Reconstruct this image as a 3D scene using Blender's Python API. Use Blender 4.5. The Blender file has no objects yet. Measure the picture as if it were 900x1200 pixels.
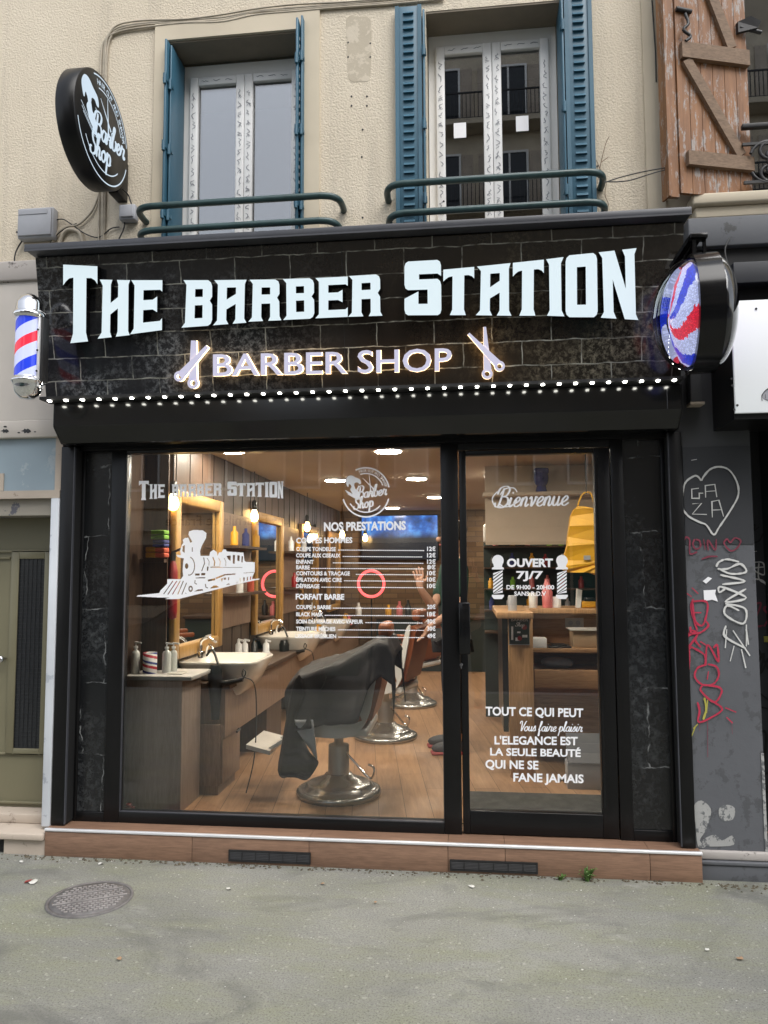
import bpy, bmesh, math, random
from math import radians as R, sin, cos, pi, sqrt
from mathutils import Vector, Matrix, Euler, noise

sc = bpy.context.scene
col = sc.collection
rnd = random.Random(7)

# ------------------------------------------------------------------ camera
CAM = Vector((0.0, -3.945, 1.55))
YAW, PIT, ROL = R(6.43), R(4.415), R(-0.253)
_right = Vector((cos(YAW), sin(YAW), 0))
_fwd = Vector((-sin(YAW) * cos(PIT), cos(YAW) * cos(PIT), sin(PIT)))
_up = _right.cross(_fwd)
_r = _right * cos(ROL) + _up * sin(ROL)
_u = _up * cos(ROL) - _right * sin(ROL)
cam_d = bpy.data.cameras.new('camera')
cam = bpy.data.objects.new('camera', cam_d)
col.objects.link(cam)
cam.matrix_world = Matrix(((_r.x, _u.x, -_fwd.x, CAM.x), (_r.y, _u.y, -_fwd.y, CAM.y), (_r.z, _u.z, -_fwd.z, CAM.z), (0, 0, 0, 1)))
cam_d.sensor_fit = 'VERTICAL'
cam_d.sensor_height = 36.0
cam_d.lens = 870.0 / 1200.0 * 36.0
cam_d.clip_start = 0.02
cam_d.clip_end = 500
sc.camera = cam

# ------------------------------------------------------------------ light
w = bpy.data.worlds.new("World")
sc.world = w
w.use_nodes = True
nt = w.node_tree
bg = nt.nodes['Background']
sky = nt.nodes.new('ShaderNodeTexSky')
sky.sky_type = 'NISHITA'
sky.sun_disc = False
SUN_EL, SUN_ROT = R(53), R(148)
sky.sun_elevation = SUN_EL
sky.sun_rotation = SUN_ROT
sky.air_density = 1.0
sky.dust_density = 1.5
sky.ozone_density = 1.0
# overcast: the blue of the clear sky is greyed by cloud
hsv = nt.nodes.new('ShaderNodeHueSaturation')
hsv.inputs['Saturation'].default_value = 0.32
nt.links.new(sky.outputs[0], hsv.inputs['Color'])
nt.links.new(hsv.outputs[0], bg.inputs[0])
bg.inputs[1].default_value = 0.15
sun_d = bpy.data.lights.new('sun', 'SUN')
sun_d.energy = 1.5
sun_d.angle = R(50)
sun_d.color = (1.0, 0.97, 0.93)
sun = bpy.data.objects.new('sun', sun_d)
col.objects.link(sun)
# overcast: one very wide soft sun behind the camera, high up
d_to_sun = Vector((sin(SUN_ROT) * cos(SUN_EL), cos(SUN_ROT) * cos(SUN_EL), sin(SUN_EL)))
sun.rotation_euler = d_to_sun.to_track_quat('Z', 'Y').to_euler()
sc.view_settings.view_transform = 'Standard'
sc.view_settings.look = 'None'
sc.view_settings.gamma = 1.0
sc.view_settings.exposure = 1.0
sc.view_settings.use_curve_mapping = False
sc.cycles.use_denoising = True
sc.cycles.max_bounces = 10
sc.cycles.transparent_max_bounces = 24
sc.cycles.diffuse_bounces = 4
sc.cycles.glossy_bounces = 5
sc.cycles.transmission_bounces = 8
sc.cycles.sample_clamp_indirect = 6.0
sc.cycles.caustics_reflective = False
sc.cycles.caustics_refractive = False


# ------------------------------------------------------------------ helpers
def ray(px, py):
    return _fwd * 870.0 + _r * (px - 450.0) - _u * (py - 600.0)


def at(px, py, Y=0.0):
    """Point on the vertical plane at depth Y measured from the photograph (900 x 1200)."""
    d = ray(px, py)
    return CAM + d * ((Y - CAM.y) / d.y)


def atz(px, py, Z=0.0):
    d = ray(px, py)
    return CAM + d * ((Z - CAM.z) / d.z)


def atp(px, py, p0, n):
    d = ray(px, py)
    return CAM + d * ((p0 - CAM).dot(n) / d.dot(n))


def tag(o, label=None, cat=None, group=None, kind=None):
    if label: o['label'] = label
    if cat: o['category'] = cat
    if group: o['group'] = group
    if kind: o['kind'] = kind
    return o


def thing(name, label, cat, loc=(0, 0, 0), group=None, rz=0.0):
    o = bpy.data.objects.new(name, None)
    o.empty_display_size = 0.1
    col.objects.link(o)
    o.location = loc
    o.rotation_euler.z = rz
    return tag(o, label, cat, group)


def origin_of(o):
    v = Vector((0, 0, 0))
    while o is not None:
        v += o.location
        o = o.parent
    return v


class MB:
    """Collects shapes; build() links them as ONE mesh object."""

    def __init__(self):
        self.v, self.f, self.m, self.s = [], [], [], []
        self.mi, self.sm = 0, False

    def add(self, vs, fs, smooth=None):
        b = len(self.v)
        self.v += [Vector(p) for p in vs]
        for f in fs:
            self.f.append([i + b for i in f])
            self.m.append(self.mi)
            self.s.append(self.sm if smooth is None else smooth)
        return self

    def box(self, x0, x1, y0, y1, z0, z1):
        vs = [(x0, y0, z0), (x1, y0, z0), (x1, y1, z0), (x0, y1, z0), (x0, y0, z1), (x1, y0, z1), (x1, y1, z1), (x0, y1, z1)]
        return self.add(vs, [(0, 3, 2, 1), (4, 5, 6, 7), (0, 1, 5, 4), (1, 2, 6, 5), (2, 3, 7, 6), (3, 0, 4, 7)], False)

    def bbox(self, x0, x1, y0, y1, z0, z1, b=0.004, seg=2):
        bm = bmesh.new()
        vs = [bm.verts.new(p) for p in ((x0, y0, z0), (x1, y0, z0), (x1, y1, z0), (x0, y1, z0), (x0, y0, z1), (x1, y0, z1), (x1, y1, z1), (x0, y1, z1))]
        for f in ((0, 3, 2, 1), (4, 5, 6, 7), (0, 1, 5, 4), (1, 2, 6, 5), (2, 3, 7, 6), (3, 0, 4, 7)):
            bm.faces.new([vs[i] for i in f])
        bmesh.ops.bevel(bm, geom=bm.edges[:], offset=b, segments=seg, affect='EDGES', profile=0.5)
        return self.bm(bm, True)

    def bm(self, bm, smooth=None):
        bm.verts.index_update()
        self.add([v.co.copy() for v in bm.verts], [[v.index for v in f.verts] for f in bm.faces], smooth)
        bm.free()
        return self

    def prism(self, pts, d):
        """Polygon of 3D points extruded by the vector d."""
        n = len(pts)
        d = Vector(d)
        a = [Vector(p) for p in pts]
        vs = a + [p + d for p in a]
        fs = [list(range(n))[::-1], list(range(n, 2 * n))] + [(i, (i + 1) % n, n + (i + 1) % n, n + i) for i in range(n)]
        return self.add(vs, fs, False)

    def bar(self, a, b, wx, wy=None, up=(0, 0, 1)):
        a, b = Vector(a), Vector(b)
        wy = wx if wy is None else wy
        z = (b - a).normalized()
        u = Vector(up)
        if abs(z.dot(u)) > 0.99: u = Vector((1, 0, 0))
        x = z.cross(u).normalized() * wx / 2
        y = x.normalized().cross(z).normalized() * wy / 2
        vs = [p + s * x + t * y for p in (a, b) for s, t in ((-1, -1), (1, -1), (1, 1), (-1, 1))]
        return self.add(vs, [(0, 3, 2, 1), (4, 5, 6, 7), (0, 1, 5, 4), (1, 2, 6, 5), (2, 3, 7, 6), (3, 0, 4, 7)], False)

    def tube(self, pts, r, n=10, caps=True):
        pts = [Vector(p) for p in pts]
        rs = r if isinstance(r, (list, tuple)) else [r] * len(pts)
        t0 = (pts[1] - pts[0]).normalized()
        ref = Vector((0, 0, 1)) if abs(t0.z) < 0.9 else Vector((1, 0, 0))
        x = t0.cross(ref).normalized()
        vs, fs = [], []
        for i, p in enumerate(pts):
            a, b = pts[max(i - 1, 0)], pts[min(i + 1, len(pts) - 1)]
            t = (b - a).normalized()
            x = (x - t * x.dot(t)).normalized()
            y = t.cross(x)
            for k in range(n):
                an = 2 * pi * k / n
                vs.append(p + (x * cos(an) + y * sin(an)) * rs[i])
        for i in range(len(pts) - 1):
            for k in range(n):
                fs.append((i * n + k, i * n + (k + 1) % n, (i + 1) * n + (k + 1) % n, (i + 1) * n + k))
        self.add(vs, fs, True)
        if caps:
            self.add(vs[:n], [list(range(n))[::-1]], False)
            self.add(vs[-n:], [list(range(n))], False)
        return self

    def lathe(self, prof, c=(0, 0, 0), axis='Z', n=32, sx=1.0, sy=1.0):
        """Profile of (radius, height)."""
        c = Vector(c)
        vs, fs = [], []
        for r_, h in prof:
            for k in range(n):
                an = 2 * pi * k / n
                p = Vector((cos(an) * r_ * sx, sin(an) * r_ * sy, h))
                if axis == 'Y': p = Vector((p.x, -p.z, p.y))
                if axis == 'X': p = Vector((p.z, p.x, p.y))
                vs.append(c + p)
        for i in range(len(prof) - 1):
            for k in range(n):
                fs.append((i * n + k, i * n + (k + 1) % n, (i + 1) * n + (k + 1) % n, (i + 1) * n + k))
        self.add(vs, fs, True)
        if prof[0][0] > 1e-5: self.add(vs[:n], [list(range(n))[::-1]], False)
        if prof[-1][0] > 1e-5: self.add(vs[-n:], [list(range(n))], False)
        return self

    def ball(self, c, rx, ry=None, rz=None, n=16, m=10):
        ry = rx if ry is None else ry
        rz = rx if rz is None else rz
        prof = [(max(sin(pi * i / m), 1e-6), -cos(pi * i / m)) for i in range(m + 1)]
        b = len(self.v)
        self.lathe(prof, (0, 0, 0), 'Z', n)
        for i in range(b, len(self.v)):
            p = self.v[i]
            self.v[i] = Vector((c[0] + p.x * rx, c[1] + p.y * ry, c[2] + p.z * rz))
        return self

    def mesh(self, me, fn=None, smooth=None):
        vs = [v.co.copy() for v in me.vertices]
        if fn: vs = [fn(p) for p in vs]
        return self.add(vs, [list(p.vertices) for p in me.polygons], smooth)

    def build(self, name, mats, parent=None, world=True):
        me = bpy.data.meshes.new(name)
        off = origin_of(parent) if (parent is not None and world) else Vector((0, 0, 0))
        me.from_pydata([p - off for p in self.v], [], self.f)
        mats = mats if isinstance(mats, (list, tuple)) else [mats]
        for m_ in mats: me.materials.append(m_)
        me.polygons.foreach_set('material_index', self.m)
        me.polygons.foreach_set('use_smooth', self.s)
        me.update()
        bm_ = bmesh.new(); bm_.from_mesh(me)
        bmesh.ops.recalc_face_normals(bm_, faces=bm_.faces[:])
        bm_.to_mesh(me); bm_.free()
        o = bpy.data.objects.new(name, me)
        col.objects.link(o)
        if parent is not None: o.parent = parent
        return o


def copy_tree(o, parent=None):
    c = o.copy()
    col.objects.link(c)
    if parent is not None: c.parent = parent
    for ch in list(o.children): copy_tree(ch, c)
    return c


def curve_mesh(contours, ext=0.0, bev=0.0, res=1):
    """Filled 2D contours (holes where nested) -> mesh lying in XY, thickness in Z."""
    cu = bpy.data.curves.new('outline', 'CURVE')
    cu.dimensions = '2D'
    cu.fill_mode = 'BOTH'
    cu.extrude = ext
    cu.bevel_depth = bev
    cu.bevel_resolution = res
    for c in contours:
        s = cu.splines.new('POLY')
        s.points.add(len(c) - 1)
        for p, q in zip(s.points, c): p.co = (q[0], q[1], 0, 1)
        s.use_cyclic_u = True
    o = bpy.data.objects.new('outline', cu)
    col.objects.link(o)
    dg = bpy.context.evaluated_depsgraph_get()
    me = bpy.data.meshes.new_from_object(o.evaluated_get(dg))
    bpy.data.objects.remove(o)
    bpy.data.curves.remove(cu)
    return me


def text_mesh(txt, bold=0.0, ext=0.0, shear=0.0, spacing=1.0):
    cu = bpy.data.curves.new('words', 'FONT')
    cu.body = txt
    cu.offset = bold
    cu.extrude = ext
    cu.shear = shear
    cu.space_character = spacing
    cu.resolution_u = 3
    o = bpy.data.objects.new('words', cu)
    col.objects.link(o)
    dg = bpy.context.evaluated_depsgraph_get()
    me = bpy.data.meshes.new_from_object(o.evaluated_get(dg))
    bpy.data.objects.remove(o)
    bpy.data.curves.remove(cu)
    return me


def bounds2(me):
    xs = [v.co.x for v in me.vertices]; ys = [v.co.y for v in me.vertices]
    return min(xs), max(xs), min(ys), max(ys)


def spline(pts, k=8, closed=False):
    pts = [tuple(p) for p in pts]
    out, n = [], len(pts)
    rng = n if closed else n - 1
    for i in range(rng):
        p0 = pts[(i - 1) % n] if (closed or i > 0) else pts[0]
        p1, p2 = pts[i % n], pts[(i + 1) % n]
        p3 = pts[(i + 2) % n] if (closed or i + 2 < n) else pts[-1]
        for j in range(k):
            t = j / k
            out.append(tuple(0.5 * ((2 * b) + (-a + c) * t + (2 * a - 5 * b + 4 * c - d) * t * t + (-a + 3 * b - 3 * c + d) * t ** 3) for a, b, c, d in zip(p0, p1, p2, p3)))
    if not closed: out.append(pts[-1])
    return out


def arc(cx, cy, r, a0, a1, n=24, ry=None):
    ry = r if ry is None else ry
    return [(cx + r * cos(R(a0 + (a1 - a0) * i / n)), cy + ry * sin(R(a0 + (a1 - a0) * i / n))) for i in range(n + 1)]


_lift = [0]


def ribbon(mb, pts, width, to3, n, pen=False, round_ends=True, wob=0.0):
    """Flat brush stroke through 2D pts, mapped with to3(x, y) and lifted along n a hair per stroke."""
    _lift[0] = (_lift[0] + 1) % 12
    off = Vector(n) * (0.0006 + 0.00025 * _lift[0])
    vs, fs = [], []
    m = len(pts)
    for i, p in enumerate(pts):
        a, b = pts[max(i - 1, 0)], pts[min(i + 1, m - 1)]
        dx, dy = b[0] - a[0], b[1] - a[1]
        L = sqrt(dx * dx + dy * dy) or 1.0
        ww = width * (0.45 + 0.75 * abs(dy) / L) if pen else width
        if wob: ww *= 1 + wob * noise.noise(Vector((p[0] * .35, p[1] * .35, width * 3.7)))
        if round_ends and (i == 0 or i == m - 1): ww *= 0.55
        nx, ny = -dy / L * ww / 2, dx / L * ww / 2
        o2 = off + Vector(n) * (0.00004 * i)
        vs.append(to3(p[0] + nx, p[1] + ny) + o2)
        vs.append(to3(p[0] - nx, p[1] - ny) + o2)
    for i in range(m - 1): fs.append((2 * i, 2 * i + 1, 2 * i + 3, 2 * i + 2))
    mb.add(vs, fs, False)


def scan_fill(body, holes, step=0.3):
    """Flat cut-out: inside the body outline and outside every hole, as thin horizontal runs."""
    def inside(polys, y):
        res = []
        for pl_ in polys:
            xs = []
            n = len(pl_)
            for i in range(n):
                (x0, y0), (x1, y1) = pl_[i], pl_[(i + 1) % n]
                if (y0 <= y) != (y1 <= y): xs.append(x0 + (y - y0) / (y1 - y0) * (x1 - x0))
            xs.sort()
            res += [(xs[i], xs[i + 1]) for i in range(0, len(xs) - 1, 2)]
        return res
    ys = [p[1] for p in body]
    out = []
    y = min(ys) + step / 2
    while y < max(ys):
        runs = inside([body], y)
        for h0, h1 in inside(holes, y):
            nr = []
            for a, b in runs:
                if h1 <= a or h0 >= b: nr.append((a, b)); continue
                if h0 > a: nr.append((a, h0))
                if h1 < b: nr.append((h1, b))
            runs = nr
        out += [(a, b, y - step / 2, y + step / 2) for a, b in runs if b - a > 0.05]
        y += step
    return out


# ------------------------------------------------------------------ materials
def new_mat(name):
    m = bpy.data.materials.new(name)
    m.use_nodes = True
    t = m.node_tree
    return m, t, t.nodes['Principled BSDF']


def N(t, typ, **kw):
    n = t.nodes.new(typ)
    for k, v in kw.items():
        if k in n.inputs: n.inputs[k].default_value = v
        else: setattr(n, k, v)
    return n


def coords(t, scale=(1, 1, 1), kind='Object'):
    tc = N(t, 'ShaderNodeTexCoord')
    mp = N(t, 'ShaderNodeMapping')
    mp.inputs['Scale'].default_value = scale
    t.links.new(tc.outputs[kind], mp.inputs['Vector'])
    return mp.outputs[0]


def ramp(t, fac, stops):
    r_ = N(t, 'ShaderNodeValToRGB')
    el = r_.color_ramp.elements
    while len(el) < len(stops): el.new(0.5)
    for e, (p, c) in zip(el, stops):
        e.position = p
        e.color = (*c, 1) if len(c) == 3 else c
    t.links.new(fac, r_.inputs[0])
    return r_.outputs[0]


def mix(t, fac, a, b, mode='MIX'):
    m = N(t, 'ShaderNodeMix', data_type='RGBA', blend_type=mode)
    for s, v in ((0, fac), (6, a), (7, b)):
        if hasattr(v, 'links'): t.links.new(v, m.inputs[s])
        elif s == 0: m.inputs[0].default_value = v
        else: m.inputs[s].default_value = (*v, 1)
    return m.outputs[2]


def bump(t, bsdf, h, strength=0.3, dist=0.01):
    b = N(t, 'ShaderNodeBump')
    b.inputs['Strength'].default_value = strength
    b.inputs['Distance'].default_value = dist
    t.links.new(h, b.inputs['Height'])
    t.links.new(b.outputs[0], bsdf.inputs['Normal'])


def pbr(name, c, rough=0.5, metal=0.0, var=0.12, vs=6.0, bmp=0.0, bs=60.0, coat=0.0, spec=0.5, rvar=0.15):
    m, t, b = new_mat(name)
    v = coords(t)
    nz = N(t, 'ShaderNodeTexNoise', Scale=vs, Detail=5.0, Roughness=0.6)
    t.links.new(v, nz.inputs['Vector'])
    lo = tuple(max(x * (1 - var), 0) for x in c); hi = tuple(min(x * (1 + var), 1) for x in c)
    t.links.new(ramp(t, nz.outputs[0], [(0.3, lo), (0.7, hi)]), b.inputs['Base Color'])
    rr = N(t, 'ShaderNodeMapRange')
    rr.inputs['To Min'].default_value = max(rough - rvar * rough, 0.02); rr.inputs['To Max'].default_value = min(rough + rvar * rough, 1)
    t.links.new(nz.outputs[0], rr.inputs[0])
    t.links.new(rr.outputs[0], b.inputs['Roughness'])
    b.inputs['Metallic'].default_value = metal
    b.inputs['Specular IOR Level'].default_value = spec
    b.inputs['Coat Weight'].default_value = coat
    if bmp:
        n2 = N(t, 'ShaderNodeTexNoise', Scale=bs, Detail=4.0)
        t.links.new(v, n2.inputs['Vector'])
        bump(t, b, n2.outputs[0], bmp, 0.01)
    return m


def emit(name, c, s, base=(0.8, 0.8, 0.8)):
    m, t, b = new_mat(name)
    b.inputs['Base Color'].default_value = (*base, 1)
    b.inputs['Emission Color'].default_value = (*c, 1)
    b.inputs['Emission Strength'].default_value = s
    b.inputs['Roughness'].default_value = 0.4
    return m


def wood(name, c1, c2, along='X', scale=1.0, rough=0.45, plank=None, grain=1.0):
    m, t, b = new_mat(name)
    s = {'X': (1.2, 14, 14), 'Y': (14, 1.2, 14), 'Z': (14, 14, 1.2)}[along]
    v = coords(t, tuple(k * scale for k in s))
    n1 = N(t, 'ShaderNodeTexNoise', Scale=2.2, Detail=8.0, Roughness=0.65, Distortion=0.9)
    t.links.new(v, n1.inputs['Vector'])
    n2 = N(t, 'ShaderNodeTexNoise', Scale=9.0, Detail=4.0, Roughness=0.7)
    t.links.new(v, n2.inputs['Vector'])
    cc = ramp(t, n1.outputs[0], [(0.28, c1), (0.72, c2)])
    c3 = mix(t, 0.35 * grain, cc, ramp(t, n2.outputs[0], [(0.35, tuple(x * 0.55 for x in c1)), (0.6, c2)]))
    t.links.new(c3, b.inputs['Base Color'])
    b.inputs['Roughness'].default_value = rough
    bump(t, b, n2.outputs[0], 0.12, 0.004)
    return m


def glass_mat(name, tint=(1, 1, 1), k=1.8, rough=0.0):
    """Thin pane: Fresnel share reflects, the rest passes through."""
    m, t, b = new_mat(name)
    t.nodes.remove(b)
    tr = N(t, 'ShaderNodeBsdfTransparent'); tr.inputs[0].default_value = (*tint, 1)
    gl = N(t, 'ShaderNodeBsdfGlossy'); gl.inputs['Roughness'].default_value = rough; gl.inputs['Color'].default_value = (1, 1, 1, 1)
    fr = N(t, 'ShaderNodeFresnel', IOR=1.5)
    mu = N(t, 'ShaderNodeMath', operation='MULTIPLY', use_clamp=True); mu.inputs[1].default_value = k
    t.links.new(fr.outputs[0], mu.inputs[0])
    mx = N(t, 'ShaderNodeMixShader')
    t.links.new(mu.outputs[0], mx.inputs[0]); t.links.new(tr.outputs[0], mx.inputs[1]); t.links.new(gl.outputs[0], mx.inputs[2])
    t.links.new(mx.outputs[0], t.nodes['Material Output'].inputs[0])
    return m

# ------------------------------------------------------------------ material instances
def stucco():
    m, t, b = new_mat('cream stucco')
    v = coords(t)
    n1 = N(t, 'ShaderNodeTexNoise', Scale=1.1, Detail=6.0, Roughness=0.6); t.links.new(v, n1.inputs['Vector'])
    n2 = N(t, 'ShaderNodeTexNoise', Scale=85.0, Detail=3.0, Roughness=0.6); t.links.new(v, n2.inputs['Vector'])
    n3 = N(t, 'ShaderNodeTexNoise', Scale=5.0, Detail=8.0, Roughness=0.75); t.links.new(coords(t, (1, 1, 0.35)), n3.inputs['Vector'])
    c = ramp(t, n1.outputs[0], [(0.3, (0.63, 0.55, 0.425)), (0.7, (0.71, 0.63, 0.50))])
    c = mix(t, ramp(t, n3.outputs[0], [(0.58, (0, 0, 0)), (0.78, (0.3, 0.3, 0.3))]), c, (0.33, 0.28, 0.21))
    n4 = N(t, 'ShaderNodeTexNoise', Scale=3.0, Detail=7.0, Roughness=0.7); t.links.new(coords(t, (2.2, 2.2, 0.16)), n4.inputs['Vector'])
    c = mix(t, ramp(t, n4.outputs[0], [(0.52, (0, 0, 0)), (0.70, (0.38, 0.38, 0.38))]), c, (0.40, 0.35, 0.28))     # rain streaks
    t.links.new(c, b.inputs['Base Color'])
    b.inputs['Roughness'].default_value = 0.9
    bump(t, b, ramp(t, n2.outputs[0], [(0.35, (0, 0, 0)), (0.65, (1, 1, 1))]), 0.5, 0.005)
    return m


def worn_paint(name, c, under, amount=0.62, rough=0.6, sc_=6.0, bmp=0.2):
    m, t, b = new_mat(name)
    v = coords(t)
    n1 = N(t, 'ShaderNodeTexNoise', Scale=sc_, Detail=9.0, Roughness=0.7); t.links.new(v, n1.inputs['Vector'])
    n2 = N(t, 'ShaderNodeTexNoise', Scale=1.7, Detail=4.0); t.links.new(v, n2.inputs['Vector'])
    c1 = ramp(t, n2.outputs[0], [(0.3, tuple(x * 0.86 for x in c)), (0.7, tuple(x * 1.1 for x in c))])
    f = ramp(t, n1.outputs[0], [(amount, (0, 0, 0)), (amount + 0.03, (1, 1, 1))])
    t.links.new(mix(t, f, c1, under), b.inputs['Base Color'])
    b.inputs['Roughness'].default_value = rough
    bump(t, b, n1.outputs[0], bmp, 0.006)
    return m


def asphalt():
    m, t, b = new_mat('pavement asphalt')
    v = coords(t)
    big = N(t, 'ShaderNodeTexNoise', Scale=0.9, Detail=5.0, Roughness=0.6, Distortion=0.4); t.links.new(v, big.inputs['Vector'])
    mid = N(t, 'ShaderNodeTexNoise', Scale=2.6, Detail=7.0, Roughness=0.7); t.links.new(coords(t, (0.5, 1.6, 1)), mid.inputs['Vector'])
    fine = N(t, 'ShaderNodeTexNoise', Scale=120.0, Detail=4.0, Roughness=0.85); t.links.new(v, fine.inputs['Vector'])
    vor = N(t, 'ShaderNodeTexVoronoi', Scale=110.0); t.links.new(v, vor.inputs['Vector'])
    spot = N(t, 'ShaderNodeTexVoronoi', Scale=5.0); t.links.new(coords(t, (1, 1.5, 1)), spot.inputs['Vector'])
    c = ramp(t, big.outputs[0], [(0.32, (0.178, 0.179, 0.159)), (0.68, (0.262, 0.262, 0.235))])
    c = mix(t, ramp(t, mid.outputs[0], [(0.44, (0, 0, 0)), (0.64, (0.6, 0.6, 0.6))]), c, (0.212, 0.220, 0.138))   # mossy green stain
    c = mix(t, ramp(t, mid.outputs[0], [(0.25, (0.5, 0.5, 0.5)), (0.42, (0, 0, 0))]), c, (0.178, 0.178, 0.182))
    g = ramp(t, fine.outputs[0], [(0.35, (0.30, 0.30, 0.30)), (0.5, (1, 1, 1)), (0.68, (1.08, 1.08, 1.08))])
    c = mix(t, 0.85, c, g, 'MULTIPLY')
    c = mix(t, ramp(t, vor.outputs['Color'], [(0.86, (0, 0, 0)), (0.93, (0.32, 0.32, 0.32))]), c, (0.48, 0.47, 0.42))    # pale chippings
    c = mix(t, ramp(t, spot.outputs['Distance'], [(0.04, (0.35, 0.35, 0.35)), (0.065, (0, 0, 0))]), c, (0.42, 0.42, 0.38))  # trodden gum
    dk = N(t, 'ShaderNodeTexNoise', Scale=1.6, Detail=6.0, Roughness=0.65, Distortion=1.5); t.links.new(coords(t, (0.7, 1.3, 1)), dk.inputs['Vector'])
    c = mix(t, ramp(t, dk.outputs[0], [(0.53, (0, 0, 0)), (0.68, (0.75, 0.75, 0.75))]), c, (0.112, 0.112, 0.102))     # old damp stains
    pl2 = N(t, 'ShaderNodeTexNoise', Scale=2.2, Detail=9.0, Roughness=0.75); t.links.new(coords(t, (0.8, 2.0, 1)), pl2.inputs['Vector'])
    c = mix(t, ramp(t, pl2.outputs[0], [(0.58, (0, 0, 0)), (0.72, (0.55, 0.55, 0.55))]), c, (0.33, 0.33, 0.31))     # pale scuffed patches
    wv = N(t, 'ShaderNodeTexVoronoi', Scale=0.55, feature='DISTANCE_TO_EDGE'); 
    wn = N(t, 'ShaderNodeTexNoise', Scale=3.0, Detail=5.0); t.links.new(v, wn.inputs['Vector'])
    wa = N(t, 'ShaderNodeVectorMath', operation='MULTIPLY_ADD'); wa.inputs[1].default_value = (0.35, 0.35, 0.0); t.links.new(wn.outputs['Color'], wa.inputs[0]); t.links.new(v, wa.inputs[2]); t.links.new(wa.outputs[0], wv.inputs['Vector'])
    c = mix(t, ramp(t, wv.outputs['Distance'], [(0.0, (0.13, 0.13, 0.13)), (0.006, (0, 0, 0))]), c, (0.07, 0.07, 0.065))     # hairline cracks
    t.links.new(c, b.inputs['Base Color'])
    b.inputs['Roughness'].default_value = 0.88
    bump(t, b, fine.outputs[0], 0.45, 0.006)
    return m


def slate(name, warm=False, gloss=0.12, sx=0.30, sy=0.12, veins=1.0, warp=0.022):
    """Printed panel: dark stone blocks with pale broken joints and mottled highlights."""
    m, t, b = new_mat(name)
    v = coords(t)
    ds = N(t, 'ShaderNodeTexNoise', Scale=9.0, Detail=4.0); t.links.new(v, ds.inputs['Vector'])
    va = N(t, 'ShaderNodeVectorMath', operation='MULTIPLY_ADD')
    t.links.new(ds.outputs['Color'], va.inputs[0]); va.inputs[1].default_value = (warp, warp, warp); t.links.new(v, va.inputs[2])
    br = N(t, 'ShaderNodeTexBrick', Scale=1.0, offset=0.5)
    br.inputs['Mortar Size'].default_value = 0.0030; br.inputs['Mortar Smooth'].default_value = 0.15
    br.inputs['Brick Width'].default_value = sx; br.inputs['Row Height'].default_value = sy
    br.inputs['Color1'].default_value = (0.0, 0.0, 0.0, 1); br.inputs['Color2'].default_value = (1, 1, 1, 1); br.inputs['Mortar'].default_value = (0.5, 0.5, 0.5, 1)
    rx = N(t, 'ShaderNodeMapping'); rx.inputs['Rotation'].default_value = (R(-90), 0, 0); t.links.new(va.outputs[0], rx.inputs['Vector'])
    t.links.new(rx.outputs[0], br.inputs['Vector'])
    big = N(t, 'ShaderNodeTexNoise', Scale=2.3, Detail=3.0); t.links.new(v, big.inputs['Vector'])
    gr = N(t, 'ShaderNodeTexNoise', Scale=30.0, Detail=10.0, Roughness=0.78, Distortion=0.25); t.links.new(v, gr.inputs['Vector'])
    brk = N(t, 'ShaderNodeTexNoise', Scale=14.0, Detail=3.0); t.links.new(v, brk.inputs['Vector'])
    sep = N(t, 'ShaderNodeSeparateXYZ'); t.links.new(v, sep.inputs[0])
    if warm:
        tone = N(t, 'ShaderNodeMapRange'); tone.inputs['From Min'].default_value = -1.6; tone.inputs['From Max'].default_value = 1.2
        t.links.new(sep.outputs[0], tone.inputs[0])
        base = ramp(t, tone.outputs[0], [(0.0, (0.020, 0.021, 0.024)), (0.40, (0.018, 0.014, 0.011)), (0.6, (0.024, 0.018, 0.012)), (1.0, (0.022, 0.019, 0.015))])
        hi = ramp(t, tone.outputs[0], [(0.0, (0.27, 0.285, 0.30)), (0.42, (0.08, 0.06, 0.042)), (0.62, (0.20, 0.16, 0.10)), (1.0, (0.30, 0.285, 0.22))])
        calm = ramp(t, tone.outputs[0], [(0.26, (1, 1, 1)), (0.36, (0.22, 0.22, 0.22)), (0.52, (0.22, 0.22, 0.22)), (0.62, (1, 1, 1))])
    else:
        base = ramp(t, big.outputs[0], [(0.3, (0.006, 0.007, 0.008)), (0.7, (0.012, 0.013, 0.0145))])
        hi, calm = None, None
    mot = mix(t, 1.0, ramp(t, gr.outputs[0], [(0.47, (0, 0, 0)), (0.66, (1, 1, 1))]), ramp(t, big.outputs[0], [(0.42, (0.05, 0.05, 0.05)), (0.62, (1, 1, 1))]), 'MULTIPLY')
    if calm is not None: mot = mix(t, 1.0, mot, calm, 'MULTIPLY')
    else: mot = mix(t, 1.0, mot, (0.36, 0.36, 0.36), 'MULTIPLY')
    c = mix(t, mot, base, hi if hi is not None else (0.17, 0.18, 0.185))
    c = mix(t, ramp(t, br.outputs['Color'], [(0.2, (0.0, 0.0, 0.0)), (0.8, (0.5, 0.5, 0.5))]), c, (0.007, 0.006, 0.006))      # block to block tone
    jf = mix(t, 1.0, br.outputs['Fac'], ramp(t, brk.outputs[0], [(0.38, (0.12, 0.12, 0.12)), (0.58, (1, 1, 1))] if warm else [(0.46, (0.02, 0.02, 0.02)), (0.60, (1, 1, 1))]), 'MULTIPLY')
    jf = mix(t, 1.0, jf, (0.75 * veins,) * 3, 'MULTIPLY')
    c = mix(t, jf, c, (0.40, 0.40, 0.35) if warm else (0.28, 0.29, 0.29))
    t.links.new(c, b.inputs['Base Color'])
    b.inputs['Roughness'].default_value = gloss
    b.inputs['Specular IOR Level'].default_value = 0.5
    return m


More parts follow.
